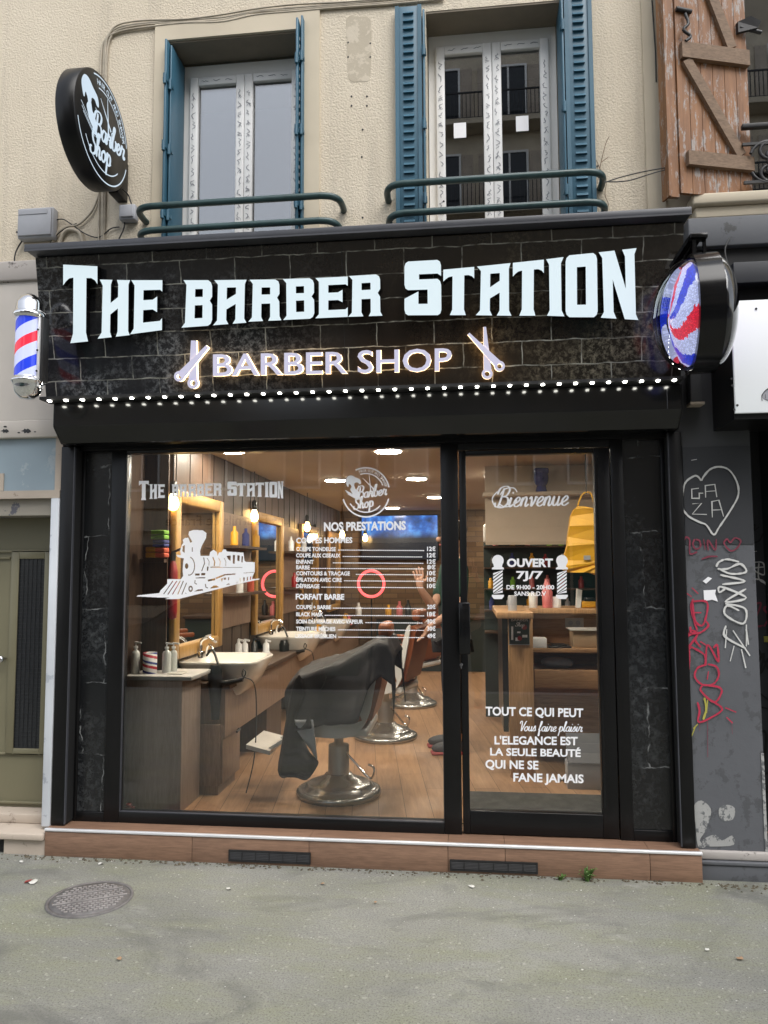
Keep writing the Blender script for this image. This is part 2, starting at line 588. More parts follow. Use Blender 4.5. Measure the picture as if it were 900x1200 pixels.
def film_pvc():
    """White window profile still under its printed protective film: small rows of dark marks."""
    m, t, b = new_mat('white pvc under printed film')
    v = coords(t, (1, 1, 1))
    n = N(t, 'ShaderNodeTexNoise', Scale=60.0, Detail=2.5, Roughness=0.7); t.links.new(coords(t, (1.2, 1.2, 0.45)), n.inputs['Vector'])
    f = ramp(t, n.outputs[0], [(0.585, (0, 0, 0)), (0.61, (0.85, 0.85, 0.85))])
    t.links.new(mix(t, f, (0.72, 0.72, 0.71), (0.12, 0.13, 0.16)), b.inputs['Base Color'])
    b.inputs['Roughness'].default_value = 0.35
    return m


def flaky_wood():
    m, t, b = new_mat('flaking orange varnished boards')
    v = coords(t, (16, 16, 1.5))
    n1 = N(t, 'ShaderNodeTexNoise', Scale=2.0, Detail=8.0, Roughness=0.65, Distortion=0.5); t.links.new(v, n1.inputs['Vector'])
    n2 = N(t, 'ShaderNodeTexNoise', Scale=4.5, Detail=12.0, Roughness=0.8); t.links.new(coords(t, (6, 6, 1.5)), n2.inputs['Vector'])
    c = ramp(t, n1.outputs[0], [(0.28, (0.135, 0.055, 0.019)), (0.72, (0.32, 0.148, 0.058))])
    c = mix(t, ramp(t, n2.outputs[0], [(0.53, (0, 0, 0)), (0.575, (1, 1, 1))]), c, (0.33, 0.29, 0.265))
    t.links.new(c, b.inputs['Base Color'])
    b.inputs['Roughness'].default_value = 0.6
    bump(t, b, n2.outputs[0], 0.3, 0.005)
    return m


M = {}
M['stucco'] = stucco()
M['smooth'] = worn_paint('smooth cream render', (0.60, 0.525, 0.40), (0.42, 0.36, 0.28), 0.70, 0.8)
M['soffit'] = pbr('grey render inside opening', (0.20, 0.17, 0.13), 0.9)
M['asphalt'] = asphalt()
M['road'] = pbr('road asphalt', (0.06, 0.06, 0.062), 0.85, vs=3, bmp=0.4, bs=140)
M['kerb'] = pbr('granite kerb', (0.3, 0.29, 0.28), 0.8, vs=40)
M['black'] = pbr('black coated aluminium', (0.0055, 0.0055, 0.006), 0.34, var=0.2, vs=4, spec=0.28)
M['blackgloss'] = pbr('gloss black metal', (0.005, 0.005, 0.0055), 0.17, var=0.2, vs=4, rvar=0.3, spec=0.35)
M['boxgloss'] = pbr('gloss black shutter housing', (0.006, 0.006, 0.0065), 0.13, var=0.2, vs=4, spec=0.5)
M['anthracite'] = pbr('anthracite capping', (0.055, 0.057, 0.066), 0.4)
M['reveal'] = pbr('dark reveal', (0.006, 0.006, 0.006), 0.7)
M['slatewarm'] = slate('printed stone fascia', True, 0.10, 0.30, 0.123)
M['slate'] = slate('printed stone side panel', False, 0.25, 0.26, 0.41, 0.8, 0.075)
M['pvc'] = film_pvc()
M['filmprint'] = pbr('printed film marks', (0.16, 0.17, 0.20), 0.5)
M['white'] = pbr('white paint', (0.78, 0.78, 0.77), 0.4, var=0.03)
M['blue'] = worn_paint('weathered blue shutter paint', (0.038, 0.118, 0.175), (0.10, 0.12, 0.12), 0.70, 0.45, 8)
M['green'] = pbr('dark green rail paint', (0.030, 0.065, 0.065), 0.35, var=0.2, vs=20)
M['cable'] = pbr('weathered cream cable', (0.42, 0.37, 0.29), 0.7, vs=14, var=0.2)
M['blackcable'] = pbr('black cable', (0.02, 0.02, 0.02), 0.5)
M['greybox'] = pbr('grey plastic', (0.36, 0.37, 0.40), 0.5, var=0.08)
M['oldwood'] = flaky_wood()
M['batten'] = wood('grey brown weathered batten', (0.12, 0.075, 0.045), (0.27, 0.18, 0.115), 'X', 1.0, 0.75)
M['iron'] = pbr('black iron', (0.015, 0.015, 0.016), 0.5, var=0.3, vs=30)
M['tile'] = wood('walnut effect tile', (0.155, 0.088, 0.056), (0.29, 0.172, 0.112), 'X', 1.0, 0.5)
M['alu'] = pbr('bright aluminium', (0.75, 0.75, 0.76), 0.3, 0.3, var=0.04)
M['steel'] = pbr('brushed chrome', (0.62, 0.62, 0.63), 0.16, 1.0, var=0.06)
M['chrome'] = pbr('polished chrome', (0.78, 0.78, 0.79), 0.06, 1.0, var=0.03)
M['pillar'] = worn_paint('grey pillar paint', (0.105, 0.109, 0.12), (0.075, 0.078, 0.084), 0.54, 0.6, 7.0, 0.5)
M['pillardark'] = worn_paint('dark grey pillar paint', (0.034, 0.036, 0.041), (0.06, 0.062, 0.066), 0.70, 0.55, 3.0, 0.2)
M['pillarlight'] = worn_paint('light grey pillar paint', (0.060, 0.062, 0.068), (0.09, 0.09, 0.095), 0.70, 0.6, 3.0, 0.2)
M['bareplaster'] = worn_paint('bare scraped plaster', (0.36, 0.36, 0.35), (0.13, 0.135, 0.14), 0.52, 0.8, 16.0, 0.5)
M['oldstone'] = worn_paint('old cream stone', (0.46, 0.39, 0.32), (0.30, 0.25, 0.20), 0.6, 0.8, 12.0, 0.4)
M['ledge'] = worn_paint('sooty stone ledge', (0.40, 0.37, 0.345), (0.09, 0.08, 0.075), 0.56, 0.8, 5.0, 0.4)
M['plaster'] = worn_paint('off white plaster', (0.57, 0.53, 0.48), (0.40, 0.36, 0.32), 0.68, 0.8, 3.0, 0.15)
M['greyblue'] = worn_paint('pale blue grey board', (0.27, 0.34, 0.385), (0.34, 0.39, 0.42), 0.58, 0.5, 4.0, 0.05)
M['marble'] = worn_paint('white marble strip', (0.62, 0.65, 0.69), (0.40, 0.43, 0.48), 0.60, 0.35, 9.0, 0.03)
M['olive'] = pbr('olive door paint', (0.175, 0.160, 0.098), 0.42, var=0.06, vs=3)
M['meshglass'] = pbr('wired dark glass', (0.02, 0.022, 0.025), 0.25)
M['brownstone'] = worn_paint('old grey beige lintel', (0.30, 0.275, 0.23), (0.10, 0.10, 0.12), 0.58, 0.8, 9.0, 0.4)
M['glass'] = glass_mat('shop glass', (0.95, 0.96, 0.955), 2.5)
M['winglass'] = glass_mat('double glazing', (0.55, 0.57, 0.58), 4.6)
M['domeglass'] = glass_mat('clear acrylic dome', (0.97, 0.98, 0.98), 1.6, 0.02)
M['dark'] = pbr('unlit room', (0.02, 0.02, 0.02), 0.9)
M['vinyl'] = pbr('white vinyl', (0.90, 0.90, 0.92), 0.5, var=0.01)
M['whitebox'] = emit('white sign panel', (0.9, 0.97, 1.0), 0.10, (0.78, 0.80, 0.81))
M['letter'] = emit('lit white letter face', (0.74, 0.93, 1.0), 0.29, (0.46, 0.48, 0.50))
M['letterside'] = M['blackgloss']
M['halo'] = emit('warm halo light', (1.0, 0.66, 0.34), 2.4)
M['lilac'] = emit('pale lilac letter face', (0.72, 0.70, 0.95), 0.24, (0.36, 0.355, 0.42))
M['led'] = emit('white led', (1.0, 0.98, 0.88), 13.0)
M['logo'] = emit('lit blue white logo', (0.66, 0.84, 1.0), 0.25, (0.40, 0.45, 0.5))

# ------------------------------------------------------------------ ground
g = MB()
g.add([(-60, -5.2, 0), (60, -5.2, 0), (60, 0.6, 0), (-60, 0.6, 0)], [(0, 1, 2, 3)])
tag(g.build('pavement', M['asphalt']), kind='structure')
g = MB()
g.add([(-300, -300, -0.14), (300, -300, -0.14), (300, -5.0, -0.14), (-300, -5.0, -0.14)], [(0, 1, 2, 3)])
tag(g.build('road', M['road']), kind='structure')
g = MB(); g.bbox(-60, 60, -5.36, -5.204, -0.3, 0.004, 0.015)
tag(g.build('kerb', M['kerb']), kind='structure')
g = MB(); g.box(-60, 60, -21.0, -15.5, -0.3, -0.01)
tag(g.build('far_pavement', M['asphalt']), kind='structure')
g = MB()
g.add([(-300, 9.5, -0.03), (300, 9.5, -0.03), (300, 300, -0.03), (-300, 300, -0.03)], [(0, 1, 2, 3)])
tag(g.build('ground', M['road']), kind='structure')

# ------------------------------------------------------------------ upper facade
WY = 0.06
bld = thing('building', 'cream stucco building above the shop with two tall windows', 'building', (-1.0, WY, 2.5))
Z0, ZT, XL, XR = 2.50, 9.0, -6.0, 1.075
W1 = (-1.727, -0.913, 3.36, 4.675)
W2 = (-0.20, 0.552, 3.36, 4.72)
m = MB()
for x0, x1, z0, z1 in ((XL, W1[0], Z0, ZT), (W1[1], W2[0], Z0, ZT), (W2[1], XR, Z0, ZT), (W1[0], W1[1], Z0, W1[2]), (W1[0], W1[1], W1[3], ZT), (W2[0], W2[1], Z0, W2[2]), (W2[0], W2[1], W2[3], ZT)):
    m.box(x0, x1, WY, WY + 0.34, z0, z1)
m.build('wall', M['stucco'], bld)
# smooth raised surround of the left window, and the corner strip
m = MB()
m.box(-1.803, W1[0], WY - 0.014, WY, 2.6, 4.79); m.box(W1[1], -0.812, WY - 0.014, WY, 2.6, 4.79); m.box(W1[0], W1[1], WY - 0.014, WY, W1[3], 4.79)
m.box(0.985, XR + 0.004, WY - 0.018, WY, 2.6, ZT)
m.build('window_surround', M['smooth'], bld)
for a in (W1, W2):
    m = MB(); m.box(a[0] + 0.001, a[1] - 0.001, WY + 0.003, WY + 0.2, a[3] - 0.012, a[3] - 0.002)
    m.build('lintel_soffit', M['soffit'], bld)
m = MB(); m.mesh(curve_mesh([spline([(406, 22), (420, 20), (434, 23), (435, 60), (433, 92), (424, 95), (409, 93), (407, 60)], 3, True)]), lambda p: at(p.x, p.y, WY - .0015), False)
m.build('render_repair', worn_paint('greyer render repair', (0.52, 0.455, 0.35), (0.60, 0.53, 0.42), 0.52, 0.9, 12.0, 0.4), bld)
# rusty fixing holes and stains left in the render right of the left window
for px, py in ((408, 50), (434, 51), (408, 67), (434, 67), (412, 113), (430, 113), (412, 124), (430, 124), (425, 152), (424, 184), (20, 272), (425, 255), (520, 236), (700, 195)):
    p = at(px, py, WY); m = MB(); m.lathe([(0.006, 0.0), (0.005, 0.004)], (p.x, p.y + 0.001, p.z), 'Y', 8); m.build('fixing_hole', M['iron'], bld)


def window(a, y, stick=False):
    x0, x1, z0, z1 = a
    fr = MB()
    o, i = 0.055, 0.052
    fr.box(x0, x0 + o, y, y + 0.07, z0, z1); fr.box(x1 - o, x1, y, y + 0.07, z0, z1); fr.box(x0 + o, x1 - o, y, y + 0.07, z1 - 0.10, z1); fr.box(x0 + o, x1 - o, y, y + 0.07, z0, z0 + o)
    f = fr.build('window', M['white'], bld)
    xm = (x0 + x1) / 2
    for s, (c0, c1) in enumerate(((x0 + o - 0.012, xm - 0.001), (xm + 0.001, x1 - o + 0.012))):
        c = MB(); zz0, zz1 = z0 + o - 0.01, z1 - 0.088
        c.bbox(c0, c0 + i, y - 0.022, y + 0.03, zz0, zz1, 0.005); c.bbox(c1 - i, c1, y - 0.022, y + 0.03, zz0, zz1, 0.005)
        c.bbox(c0 + i, c1 - i, y - 0.021, y + 0.03, zz1 - i, zz1, 0.005); c.bbox(c0 + i, c1 - i, y - 0.021, y + 0.03, zz0, zz0 + i, 0.005)
        c.mi = 1; r2 = random.Random(int(c0 * 1000) + 9000)
        for xc, za_, zb_ in ((c0 + i * .5, zz0 + .05, zz1 - .05), (c1 - i * .5, zz0 + .05, zz1 - .05)):
            zc_ = za_
            while zc_ < zb_ - .06:
                L = r2.uniform(.03, .055); q_ = [(xc + r2.uniform(-.013, .013), zc_ + L * k_ / 5) for k_ in range(6)]
                ribbon(c, q_, .0042, lambda a_, b_: Vector((a_, y - .0222, b_)), (0, -1, 0))
                if r2.random() < .3: ribbon(c, [(xc - .012, zc_), (xc + .002, zc_ + .018), (xc + .013, zc_ + .002)], .0036, lambda a_, b_: Vector((a_, y - .0222, b_)), (0, -1, 0))
                zc_ += L + r2.uniform(.012, .03)
        xq = c0 + i + .02
        while xq < c1 - i - .05:
            ribbon(c, [(xq + .009 * k_, zz1 - i * .5 + r2.uniform(-.006, .006)) for k_ in range(6)], .0038, lambda a_, b_: Vector((a_, y - .0212, b_)), (0, -1, 0)); xq += .075
        c.build('casement', [M['white'], M['filmprint']], f)
        p = MB(); p.box(c0 + i - 0.003, c1 - i + 0.003, y + 0.004, y + 0.010, zz0 + i - 0.003, zz1 - i + 0.003)
        p.build('pane', M['winglass'], f)
        if stick:
            px, py = ((539, 153), (612, 145))[s]
            q = at(px, py, y + 0.002)
            k = MB(); k.box(q.x - 0.036, q.x + 0.036, y - 0.001, y + 0.0035, q.z - 0.046, q.z + 0.046)
            k.build('paper_sticker', M['vinyl'], f)
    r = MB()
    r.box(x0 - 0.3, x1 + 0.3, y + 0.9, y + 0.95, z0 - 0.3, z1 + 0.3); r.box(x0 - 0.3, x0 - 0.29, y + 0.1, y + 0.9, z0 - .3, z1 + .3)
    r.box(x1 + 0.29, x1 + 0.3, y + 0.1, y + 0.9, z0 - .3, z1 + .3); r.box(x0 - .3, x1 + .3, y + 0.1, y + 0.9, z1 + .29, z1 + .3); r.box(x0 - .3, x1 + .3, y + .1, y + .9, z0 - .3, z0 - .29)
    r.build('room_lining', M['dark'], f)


window((W1[0] + 0.03, W1[1] - 0.012, W1[2], W1[3] - 0.03), WY + 0.19)
window((W2[0] + 0.005, W2[1] - 0.005, W2[2], W2[3] - 0.005), WY + 0.19, True)


def shutter(x0, x1, y, z0, z1, louvres=True, perp=False):
    """Folded sheet-metal shutter leaf; perp = seen edge-on inside the opening."""
    s = MB()
    if perp:
        s.bbox(x0, x1, y[0], y[1], z0, z1, 0.004)
        for zz in (z0 + 0.25, (z0 + z1) / 2, z1 - 0.25):
            s.tube([((x0 + x1) / 2, y[0] - 0.006, zz - 0.03), ((x0 + x1) / 2, y[0] - 0.006, zz + 0.03)], 0.010, 8)
            s.box(x0 - 0.006, x1 + 0.006, y[0] - 0.003, y[0] + 0.03, zz - 0.012, zz + 0.012)
    else:
        s.bbox(x0, x1, y, y + 0.022, z0, z1, 0.003)
        s.box(x0, x0 + 0.022, y - 0.008, y + 0.001, z0, z1); s.box(x1 - 0.022, x1, y - 0.008, y + 0.001, z0, z1)
        if louvres:
            n = int((z1 - z0) / 0.047); xm = (x0 + x1) / 2
            for k in range(n):
                zz = z0 + 0.03 + k * 0.047
                s.add([(xm - 0.03, y - 0.001, zz + 0.018), (xm + 0.03, y - 0.001, zz + 0.018), (xm + 0.03, y - 0.013, zz), (xm - 0.03, y - 0.013, zz),
                       (xm + 0.03, y - 0.001, zz), (xm - 0.03, y - 0.001, zz)], [(0, 1, 2, 3), (3, 2, 4, 5), (1, 4, 2), (0, 3, 5)], False)
    s.build('shutter', M['blue'], bld)


shutter(-0.372, -0.222, WY - 0.035, 3.34, 4.735)
shutter(-0.216, -0.204, (WY - 0.05, WY + 0.16), 3.34, 4.70, perp=True)
shutter(0.566, 0.715, WY - 0.035, 3.34, 4.80)
shutter(0.548, 0.560, (WY - 0.05, WY + 0.16), 3.34, 4.78, perp=True)
shutter(-1.722, -1.708, (WY - 0.06, WY + 0.17), 3.34, 4.65, perp=True)
shutter(-1.700, -1.690, (WY - 0.03, WY + 0.175), 3.34, 4.63, perp=True)
shutter(-0.912, -0.900, (WY - 0.06, WY + 0.17), 3.34, 4.72, perp=True)
shutter(-0.935, -0.922, (WY - 0.085, WY + 0.175), 3.34, 4.69, perp=True)
# holes of the edge-on leaf, a column of slots
m = MB()
for k in range(26): m.prism([(-0.9215, WY - 0.05, 3.45 + k * .045), (-0.9215, WY - 0.02, 3.465 + k * .045), (-0.9215, WY - 0.02, 3.485 + k * .045), (-0.9215, WY - 0.05, 3.47 + k * .045)], (0.002, 0, 0))
m.build('louvre_slots', M['vinyl'], bld)

# rails in front of the two windows
def rail(xa, xb, z):
    m = MB()
    y = -0.10
    pts = [(xa, WY + 0.02, z - 0.012), (xa - 0.004, WY - 0.04, z - 0.010), (xa + 0.005, y + 0.05, z - 0.006), (xa + 0.04, y + 0.012, z - 0.002), (xa + 0.10, y, z), (xb - 0.10, y, z), (xb - 0.04, y + 0.012, z - 0.002), (xb - 0.005, y + 0.05, z - 0.006), (xb + 0.004, WY - 0.04, z - 0.010), (xb, WY + 0.02, z - 0.012)]
    m.tube(spline(pts[:5], 5)[:-1] + spline(pts[5:], 5), 0.0185, 12)
    m.build('window_rail', M['green'], bld)


rail(-1.835, -0.675, 3.585); rail(-1.825, -0.685, 3.445)
rail(-0.415, 0.74, 3.625); rail(-0.405, 0.745, 3.46)

# ------------------------------------------------------------------ cables and boxes on the facade
cb = thing('cable_bundle', 'bundle of cream painted cables running along the stucco above both windows', 'cables', at(125, 60, WY))
def onwall(pts, lift=0.012): return [at(a, b, WY - lift) for a, b in pts]
offs = ((0, 0, 0.010), (3.2, 2.6, 0.010), (1.5, -3.0, 0.016), (-3.2, 5.0, 0.012))
for k, (ox, oy, lf) in enumerate(offs):
    m = MB()
    pts = [(119 + ox, 285), (120 + ox, 215), (121 + ox, 120), (122 + ox, 62 + oy), (127 + ox, 42 + oy), (140, 32 + oy), (170, 27 + oy), (215, 24 + oy * .7), (260, 20 + oy), (300, 13 + oy * .8), (345, 9 + oy), (400, 5 + oy * .7), (450, 1 + oy), (520, -6 + oy)]
    w_ = random.Random(k)
    m.tube(spline(onwall([(a + w_.uniform(-.5, .5), b + w_.uniform(-.7, .7)) for a, b in pts], lf), 6), (0.0075, 0.006, 0.005, 0.006)[k], 8)
    m.build('cable', M['cable'], cb)
cl = thing('cable_loop', 'loose grey brown cables looping behind the sign board below the round sign', 'cables', at(85, 270, WY))
for pts, r_ in (([(58, 291), (66, 275), (78, 266), (92, 263), (106, 250), (113, 236), (117, 222)], .006), ([(69, 289), (74, 274), (82, 269), (93, 273), (97, 286)], .011), ([(64, 258), (74, 257), (84, 263), (100, 274), (116, 278), (130, 268), (140, 266)], .0035), ([(56, 289), (64, 278), (76, 268), (90, 262)], .0035)):
    m = MB(); m.tube(spline(onwall(pts, 0.014), 6), r_, 8); m.build('cable', M['cable'] if r_ > .004 else M['blackcable'], cl)
tag(MB().tube(spline(onwall([(28, 279), (20, 292), (17, 303), (18, 316)], 0.02), 6), 0.004, 8).build('cable', M['blackcable']), 'thin black cable hanging from the larger grey junction box', 'cable')
tag(MB().tube(spline(onwall([(146, 258), (145, 268), (139, 281), (136, 290)], 0.02), 6), 0.004, 8).build('cable', M['blackcable']), 'thin black cable hanging from the small white box under the round sign', 'cable')
tag(MB().tube(spline([at(144, 222, -.02), at(150, 228, .02), at(153, 236, .03), at(156, 246, .035)], 6), 0.004, 8).build('cable', M['blackcable']), 'short black cable from the round sign bracket to the rail', 'cable')
tag(MB().tube([at(764, 0, WY - .02), at(768, 60, WY - .02), at(769, 96, WY - .02)], 0.0035, 8).build('cable', M['blackcable']), 'thin dark wire down the stucco beside the cream corner strip', 'cable')
for (a, b), (c, d), lab, sm in (((22, 245), (62, 278), 'larger grey plastic junction box at the left edge of the stucco', False), ((140, 240), (158, 257), 'small pale junction box beside the left end of the green rail', True)):
    p, q = at(a, b, WY - .05), at(c, d, WY - .05)
    t_ = thing('junction_box', lab, 'junction box', (p.x, WY, q.z), 'junction boxes on the stucco')
    m = MB(); m.bbox(p.x, q.x, WY - .055, WY, q.z, p.z, .008); m.build('box_body', M['greybox'], t_)
    m = MB(); m.bbox(p.x + .006, q.x - .006, WY - .066, WY - .056, q.z + .012, p.z - .008, .004)
    if not sm: m.box(p.x + .012, q.x - .03, WY - .069, WY - .066, p.z - .045, p.z - .02)
    m.build('lid', M['greybox'], t_)
# wires from the rail end to the wooden shutter
tag(MB().tube(spline([at(708, 213, -.1), at(735, 212, -.09), at(765, 203, -.08), at(790, 196, -.06)], 5), .003, 6).tube(spline([at(708, 214, -.1), at(730, 207, -.09), at(760, 200, -.08), at(790, 195, -.06)], 5), .003, 6).build('tie_wire', M['blackcable']), 'thin black wire tied from the right rail to the wooden shutter', 'wire')
tw = MB()
for pts in ([(700, 215), (704, 192), (710, 168), (714, 160)], [(705, 190), (713, 184)], [(711, 214), (709, 228), (713, 240), (709, 250)], [(704, 200), (699, 188)]):
    tw.tube(spline(onwall(pts, .03), 4), .002, 5)
tag(tw.build('dead_vine', M['batten']), 'bare dead twig caught at the right end of the green rails', 'twig')

# ------------------------------------------------------------------ sign board over the shop
SB, ST = Vector((-0.65, -0.10, 2.487)), Vector((-0.65, -0.25, 3.255))     # bottom and top middle of the leaning face
FN = Vector((0, -(ST.z - SB.z), ST.y - SB.y)).normalized()                # outward normal (towards the street, a little down)
FU = (ST - SB).normalized()
def fa(px, py, lift=0.0): return atp(px, py, SB + FN * lift, FN)
sign = thing('shop_sign', 'long black stone print sign board with lit white western lettering', 'sign', (-0.62, -0.1, 2.487))
XA, XB = -2.325, 1.082
# tilted board: built flat in its own axes, so that its object coordinates lie in the face
Hs = (ST - SB).length
m = MB()
m.box(XA, XB, 0.0, 0.06, 0.0, Hs)
brd = m.build('fascia_board', M['slatewarm'], sign, world=False)
tilt = Matrix((( 1, 0, 0), (0, -FN.y, FU.y), (0, -FN.z, FU.z)))
brd.matrix_local = Matrix.Translation(Vector((0, SB.y, SB.z)) - sign.location) @ tilt.to_4x4()
m = MB()
xs = fa(403, 380).x
for xx in (xs,): m.prism([SB + Vector((xx - SB.x - .0012, 0, 0)) + FN * .0015, SB + Vector((xx - SB.x + .0012, 0, 0)) + FN * .0015, ST + Vector((xx - ST.x + .0012, 0, 0)) + FN * .0015, ST + Vector((xx - ST.x - .0012, 0, 0)) + FN * .0015], FN * -.003)
m.build('board_joint', M['reveal'], sign)
# closed back, side cheeks
for x0, x1 in ((XA + .002, XA + .01), (XB - .01, XB - .002)):
    m = MB(); m.prism([(x0, SB.y + .065, SB.z + .004), (x0, ST.y + .07, ST.z - .004), (x0, WY, ST.z - .004), (x0, WY, SB.z + .004)], (x1 - x0, 0, 0))
    m.build('side_cheek', M['slate'], sign)
# metal capping
m = MB(); m.bbox(-2.338, 1.097, -0.335, WY, 3.262, 3.293, .003); m.box(-2.338, 1.097, -0.3345, -0.325, 3.254, 3.27)
m.build('capping', M['anthracite'], sign)

GL = {
 'T': [[(0, 1), (1, 1), (1, .76), (.93, .81), (.82, .84), (.68, .84), (.67, .12), (.73, 0), (.21, 0), (.29, .12), (.30, .84), (.18, .83), (.08, .79), (0, .74)]],
 'H': [[(.02, 1), (.43, 1), (.385, .92), (.385, .60), (.62, .70), (.62, .92), (.575, 1), (1, 1), (.95, .92), (.95, .08), (1, 0), (.565, 0), (.62, .09), (.62, .50), (.385, .40), (.385, .09), (.44, 0), (0, 0), (.12, .1), (.12, .9)]],
 'E': [[(0, 1), (1, 1), (1, .77), (.93, .81), (.40, .81), (.40, .62), (.70, .62), (.84, .68), (.84, .37), (.70, .43), (.40, .43), (.40, .19), (.93, .19), (1, .24), (1, 0), (0, 0), (.11, .1), (.11, .9)]],
 'B': [[(0, 1), (.86, 1), (.96, .95), (1, .87), (1, .64), (.92, .55), (1, .46), (1, .13), (.95, .04), (.86, 0), (0, 0), (.11, .1), (.11, .9)], [(.42, .81), (.68, .81), (.68, .64), (.42, .64)], [(.42, .46), (.68, .46), (.68, .18), (.42, .18)]],
 'A': [[(0, 1), (1, 1), (.95, .9), (.95, .1), (1.02, 0), (.6, 0), (.68, .1), (.68, .45), (.40, .34), (.40, .1), (.47, 0), (0, 0), (.12, .1), (.12, .9)], [(.40, .83), (.68, .83), (.68, .68), (.40, .56)]],
 'R': [[(0, 1), (.85, 1), (.95, .95), (.98, .87), (.98, .65), (.9, .555), (.97, .46), (.97, .1), (1.03, 0), (.62, 0), (.68, .1), (.68, .42), (.40, .42), (.40, .1), (.46, 0), (0, 0), (.11, .1), (.11, .9)], [(.40, .81), (.68, .81), (.68, .64), (.40, .64)]],
 'S': [[(.10, 1), (.90, 1), (.97, .97), (1, .9), (1, .71), (.9, .755), (.40, .755), (.40, .66), (.90, .66), (.97, .62), (1, .55), (1, .1), (.97, .03), (.90, 0), (.10, 0), (.03, .03), (0, .1), (0, .31), (.38, .44), (.38, .21), (.63, .21), (.63, .47), (.10, .47), (.03, .5), (0, .57), (0, .9), (.03, .97)]],
 'I': [[(0, 1), (1, 1), (.84, .9), (.84, .1), (1, 0), (0, 0), (.16, .1), (.16, .9)]],
 'O': [[(.12, 1), (.88, 1), (.97, .96), (1, .9), (1, .1), (.97, .04), (.88, 0), (.12, 0), (.03, .04), (0, .1), (0, .9), (.03, .96)], [(.36, .80), (.64, .80), (.64, .20), (.36, .20)]],
 'N': [[(0, 1), (.42, 1), (.69, .44), (.69, .90), (.62, 1), (1, 1), (.94, .92), (.94, .08), (1, 0), (.64, 0), (.35, .58), (.35, .1), (.42, 0), (0, 0), (.09, .09), (.09, .91)]],
}
LET = [('T', (74, 310), (114.2, 312), (114, 399), (74, 403)), ('H', (116.2, 327.6), (152.5, 328.3), (152, 392.7), (114.4, 397)), ('E', (153.8, 328.3), (190.3, 328.3), (189.8, 386.8), (152.5, 391.7)),
 ('B', (215.1, 328.3), (248.6, 328.3), (248.6, 381.4), (212.6, 384)), ('A', (251, 328.3), (289, 327.8), (288, 378.2), (249.6, 381.2)), ('R', (292.5, 327.8), (328, 327.4), (328.7, 375.3), (291, 377)),
 ('B', (331.4, 327), (367.8, 325.8), (368.4, 373.2), (331.8, 375)), ('E', (369.6, 325.8), (407.5, 324), (407.5, 371.3), (369.6, 373)), ('R', (409, 323.5), (446, 321.2), (447, 370), (408, 371.3)),
 ('S', (474, 306.7), (516.7, 304.3), (517.3, 369.3), (474, 369.5)), ('T', (519.5, 316), (555.7, 312.7), (555.7, 369.3), (519.5, 369.3)), ('A', (559, 312.3), (598.3, 308.3), (598.6, 370), (557.5, 369.4)),
 ('T', (601, 308), (637.3, 304.2), (637.3, 370), (601, 370)), ('I', (640, 303.8), (660.5, 301.2), (661.5, 370.7), (641, 370)), ('O', (662.8, 299.6), (699.5, 296), (700.5, 371.8), (662.8, 371.7)), ('N', (701.5, 295.7), (746, 290.7), (748, 375), (704, 372.3))]
DEP = 0.052
for ch, tl, tr, br_, bl in LET:
    q = [fa(*p, DEP) for p in (tl, tr, br_, bl)]
    def bil(x, y): return (q[3] * (1 - x) + q[2] * x) * (1 - y) + (q[0] * (1 - x) + q[1] * x) * y
    sx_, sy_ = (q[1] - q[0]).length, (q[0] - q[3]).length
    me = curve_mesh([[(x * sx_, y * sy_) for x, y in c] for c in GL[ch]], 0.5, 0.0)
    mb = MB()
    vs = [v.co for v in me.vertices]
    for p in me.polygons:
        front = p.normal.z > 0.5 and all(vs[i].z > 0 for i in p.vertices)
        mb.mi = 0 if front else 1
        mb.add([bil(vs[i].x / sx_, vs[i].y / sy_) + FN * (0.0 if vs[i].z > 0 else -(DEP - .012)) for i in p.vertices], [tuple(range(len(p.vertices)))], False)
    mb.build('letter', [M['letter'], M['letterside']], sign)
    # black trim ring round each face, a few mm proud
def halo_letter(parent, name, me, to3):
    """Lilac face on a warm glowing back layer."""
    mb = MB()
    vs = [v.co for v in me.vertices]
    for p in me.polygons:
        front = all(vs[i].z > 0 for i in p.vertices)
        mb.mi = 0 if front else 1
        mb.add([to3(vs[i].x, vs[i].y, vs[i].z > 0) for i in p.vertices], [tuple(range(len(p.vertices)))], False)
    return mb.build(name, [M['lilac'], M['halo']], parent)


# BARBER SHOP, one mesh per letter
def word_letters(word, x0, x1, yb0, yb1, h):
    """Letters between px x0..x1 on the baseline yb0->yb1, cap height h px."""
    tot = text_mesh(word, 0.012)
    a, b, c, d = bounds2(tot)
    for k in range(len(word)):
        if word[k] == ' ': continue
        pre = text_mesh(word[:k + 1], 0.012, 0.5)
        one = text_mesh(word[k], 0.012, 0.5)
        px1 = bounds2(pre)[1]; oa, ob, oc, od = bounds2(one)
        sh = px1 - ob
        def to3(x, y, fr):
            u = (x + sh - a) / (b - a); v = y / 0.729
            X = x0 + u * (x1 - x0); Y = yb0 + u * (yb1 - yb0) - v * h
            return fa(X, Y, 0.03) - FN * (0.0 if fr else 0.022)
        halo_letter(sign, 'letter', one, to3)


word_letters('BARBER', 249.5, 407, 440.5, 437.2, 26.5)
word_letters('SHOP', 419, 529.5, 437, 434, 27.5)


def blade(p, q, w0, w1):
    d = Vector((q[0] - p[0], q[1] - p[1])).normalized(); n = Vector((-d.y, d.x))
    return [(p[0] + n.x * w0, p[1] + n.y * w0), (p[0] - n.x * w0, p[1] - n.y * w0), (q[0] - n.x * w1, q[1] - n.y * w1), (q[0] + n.x * w1, q[1] + n.y * w1)]


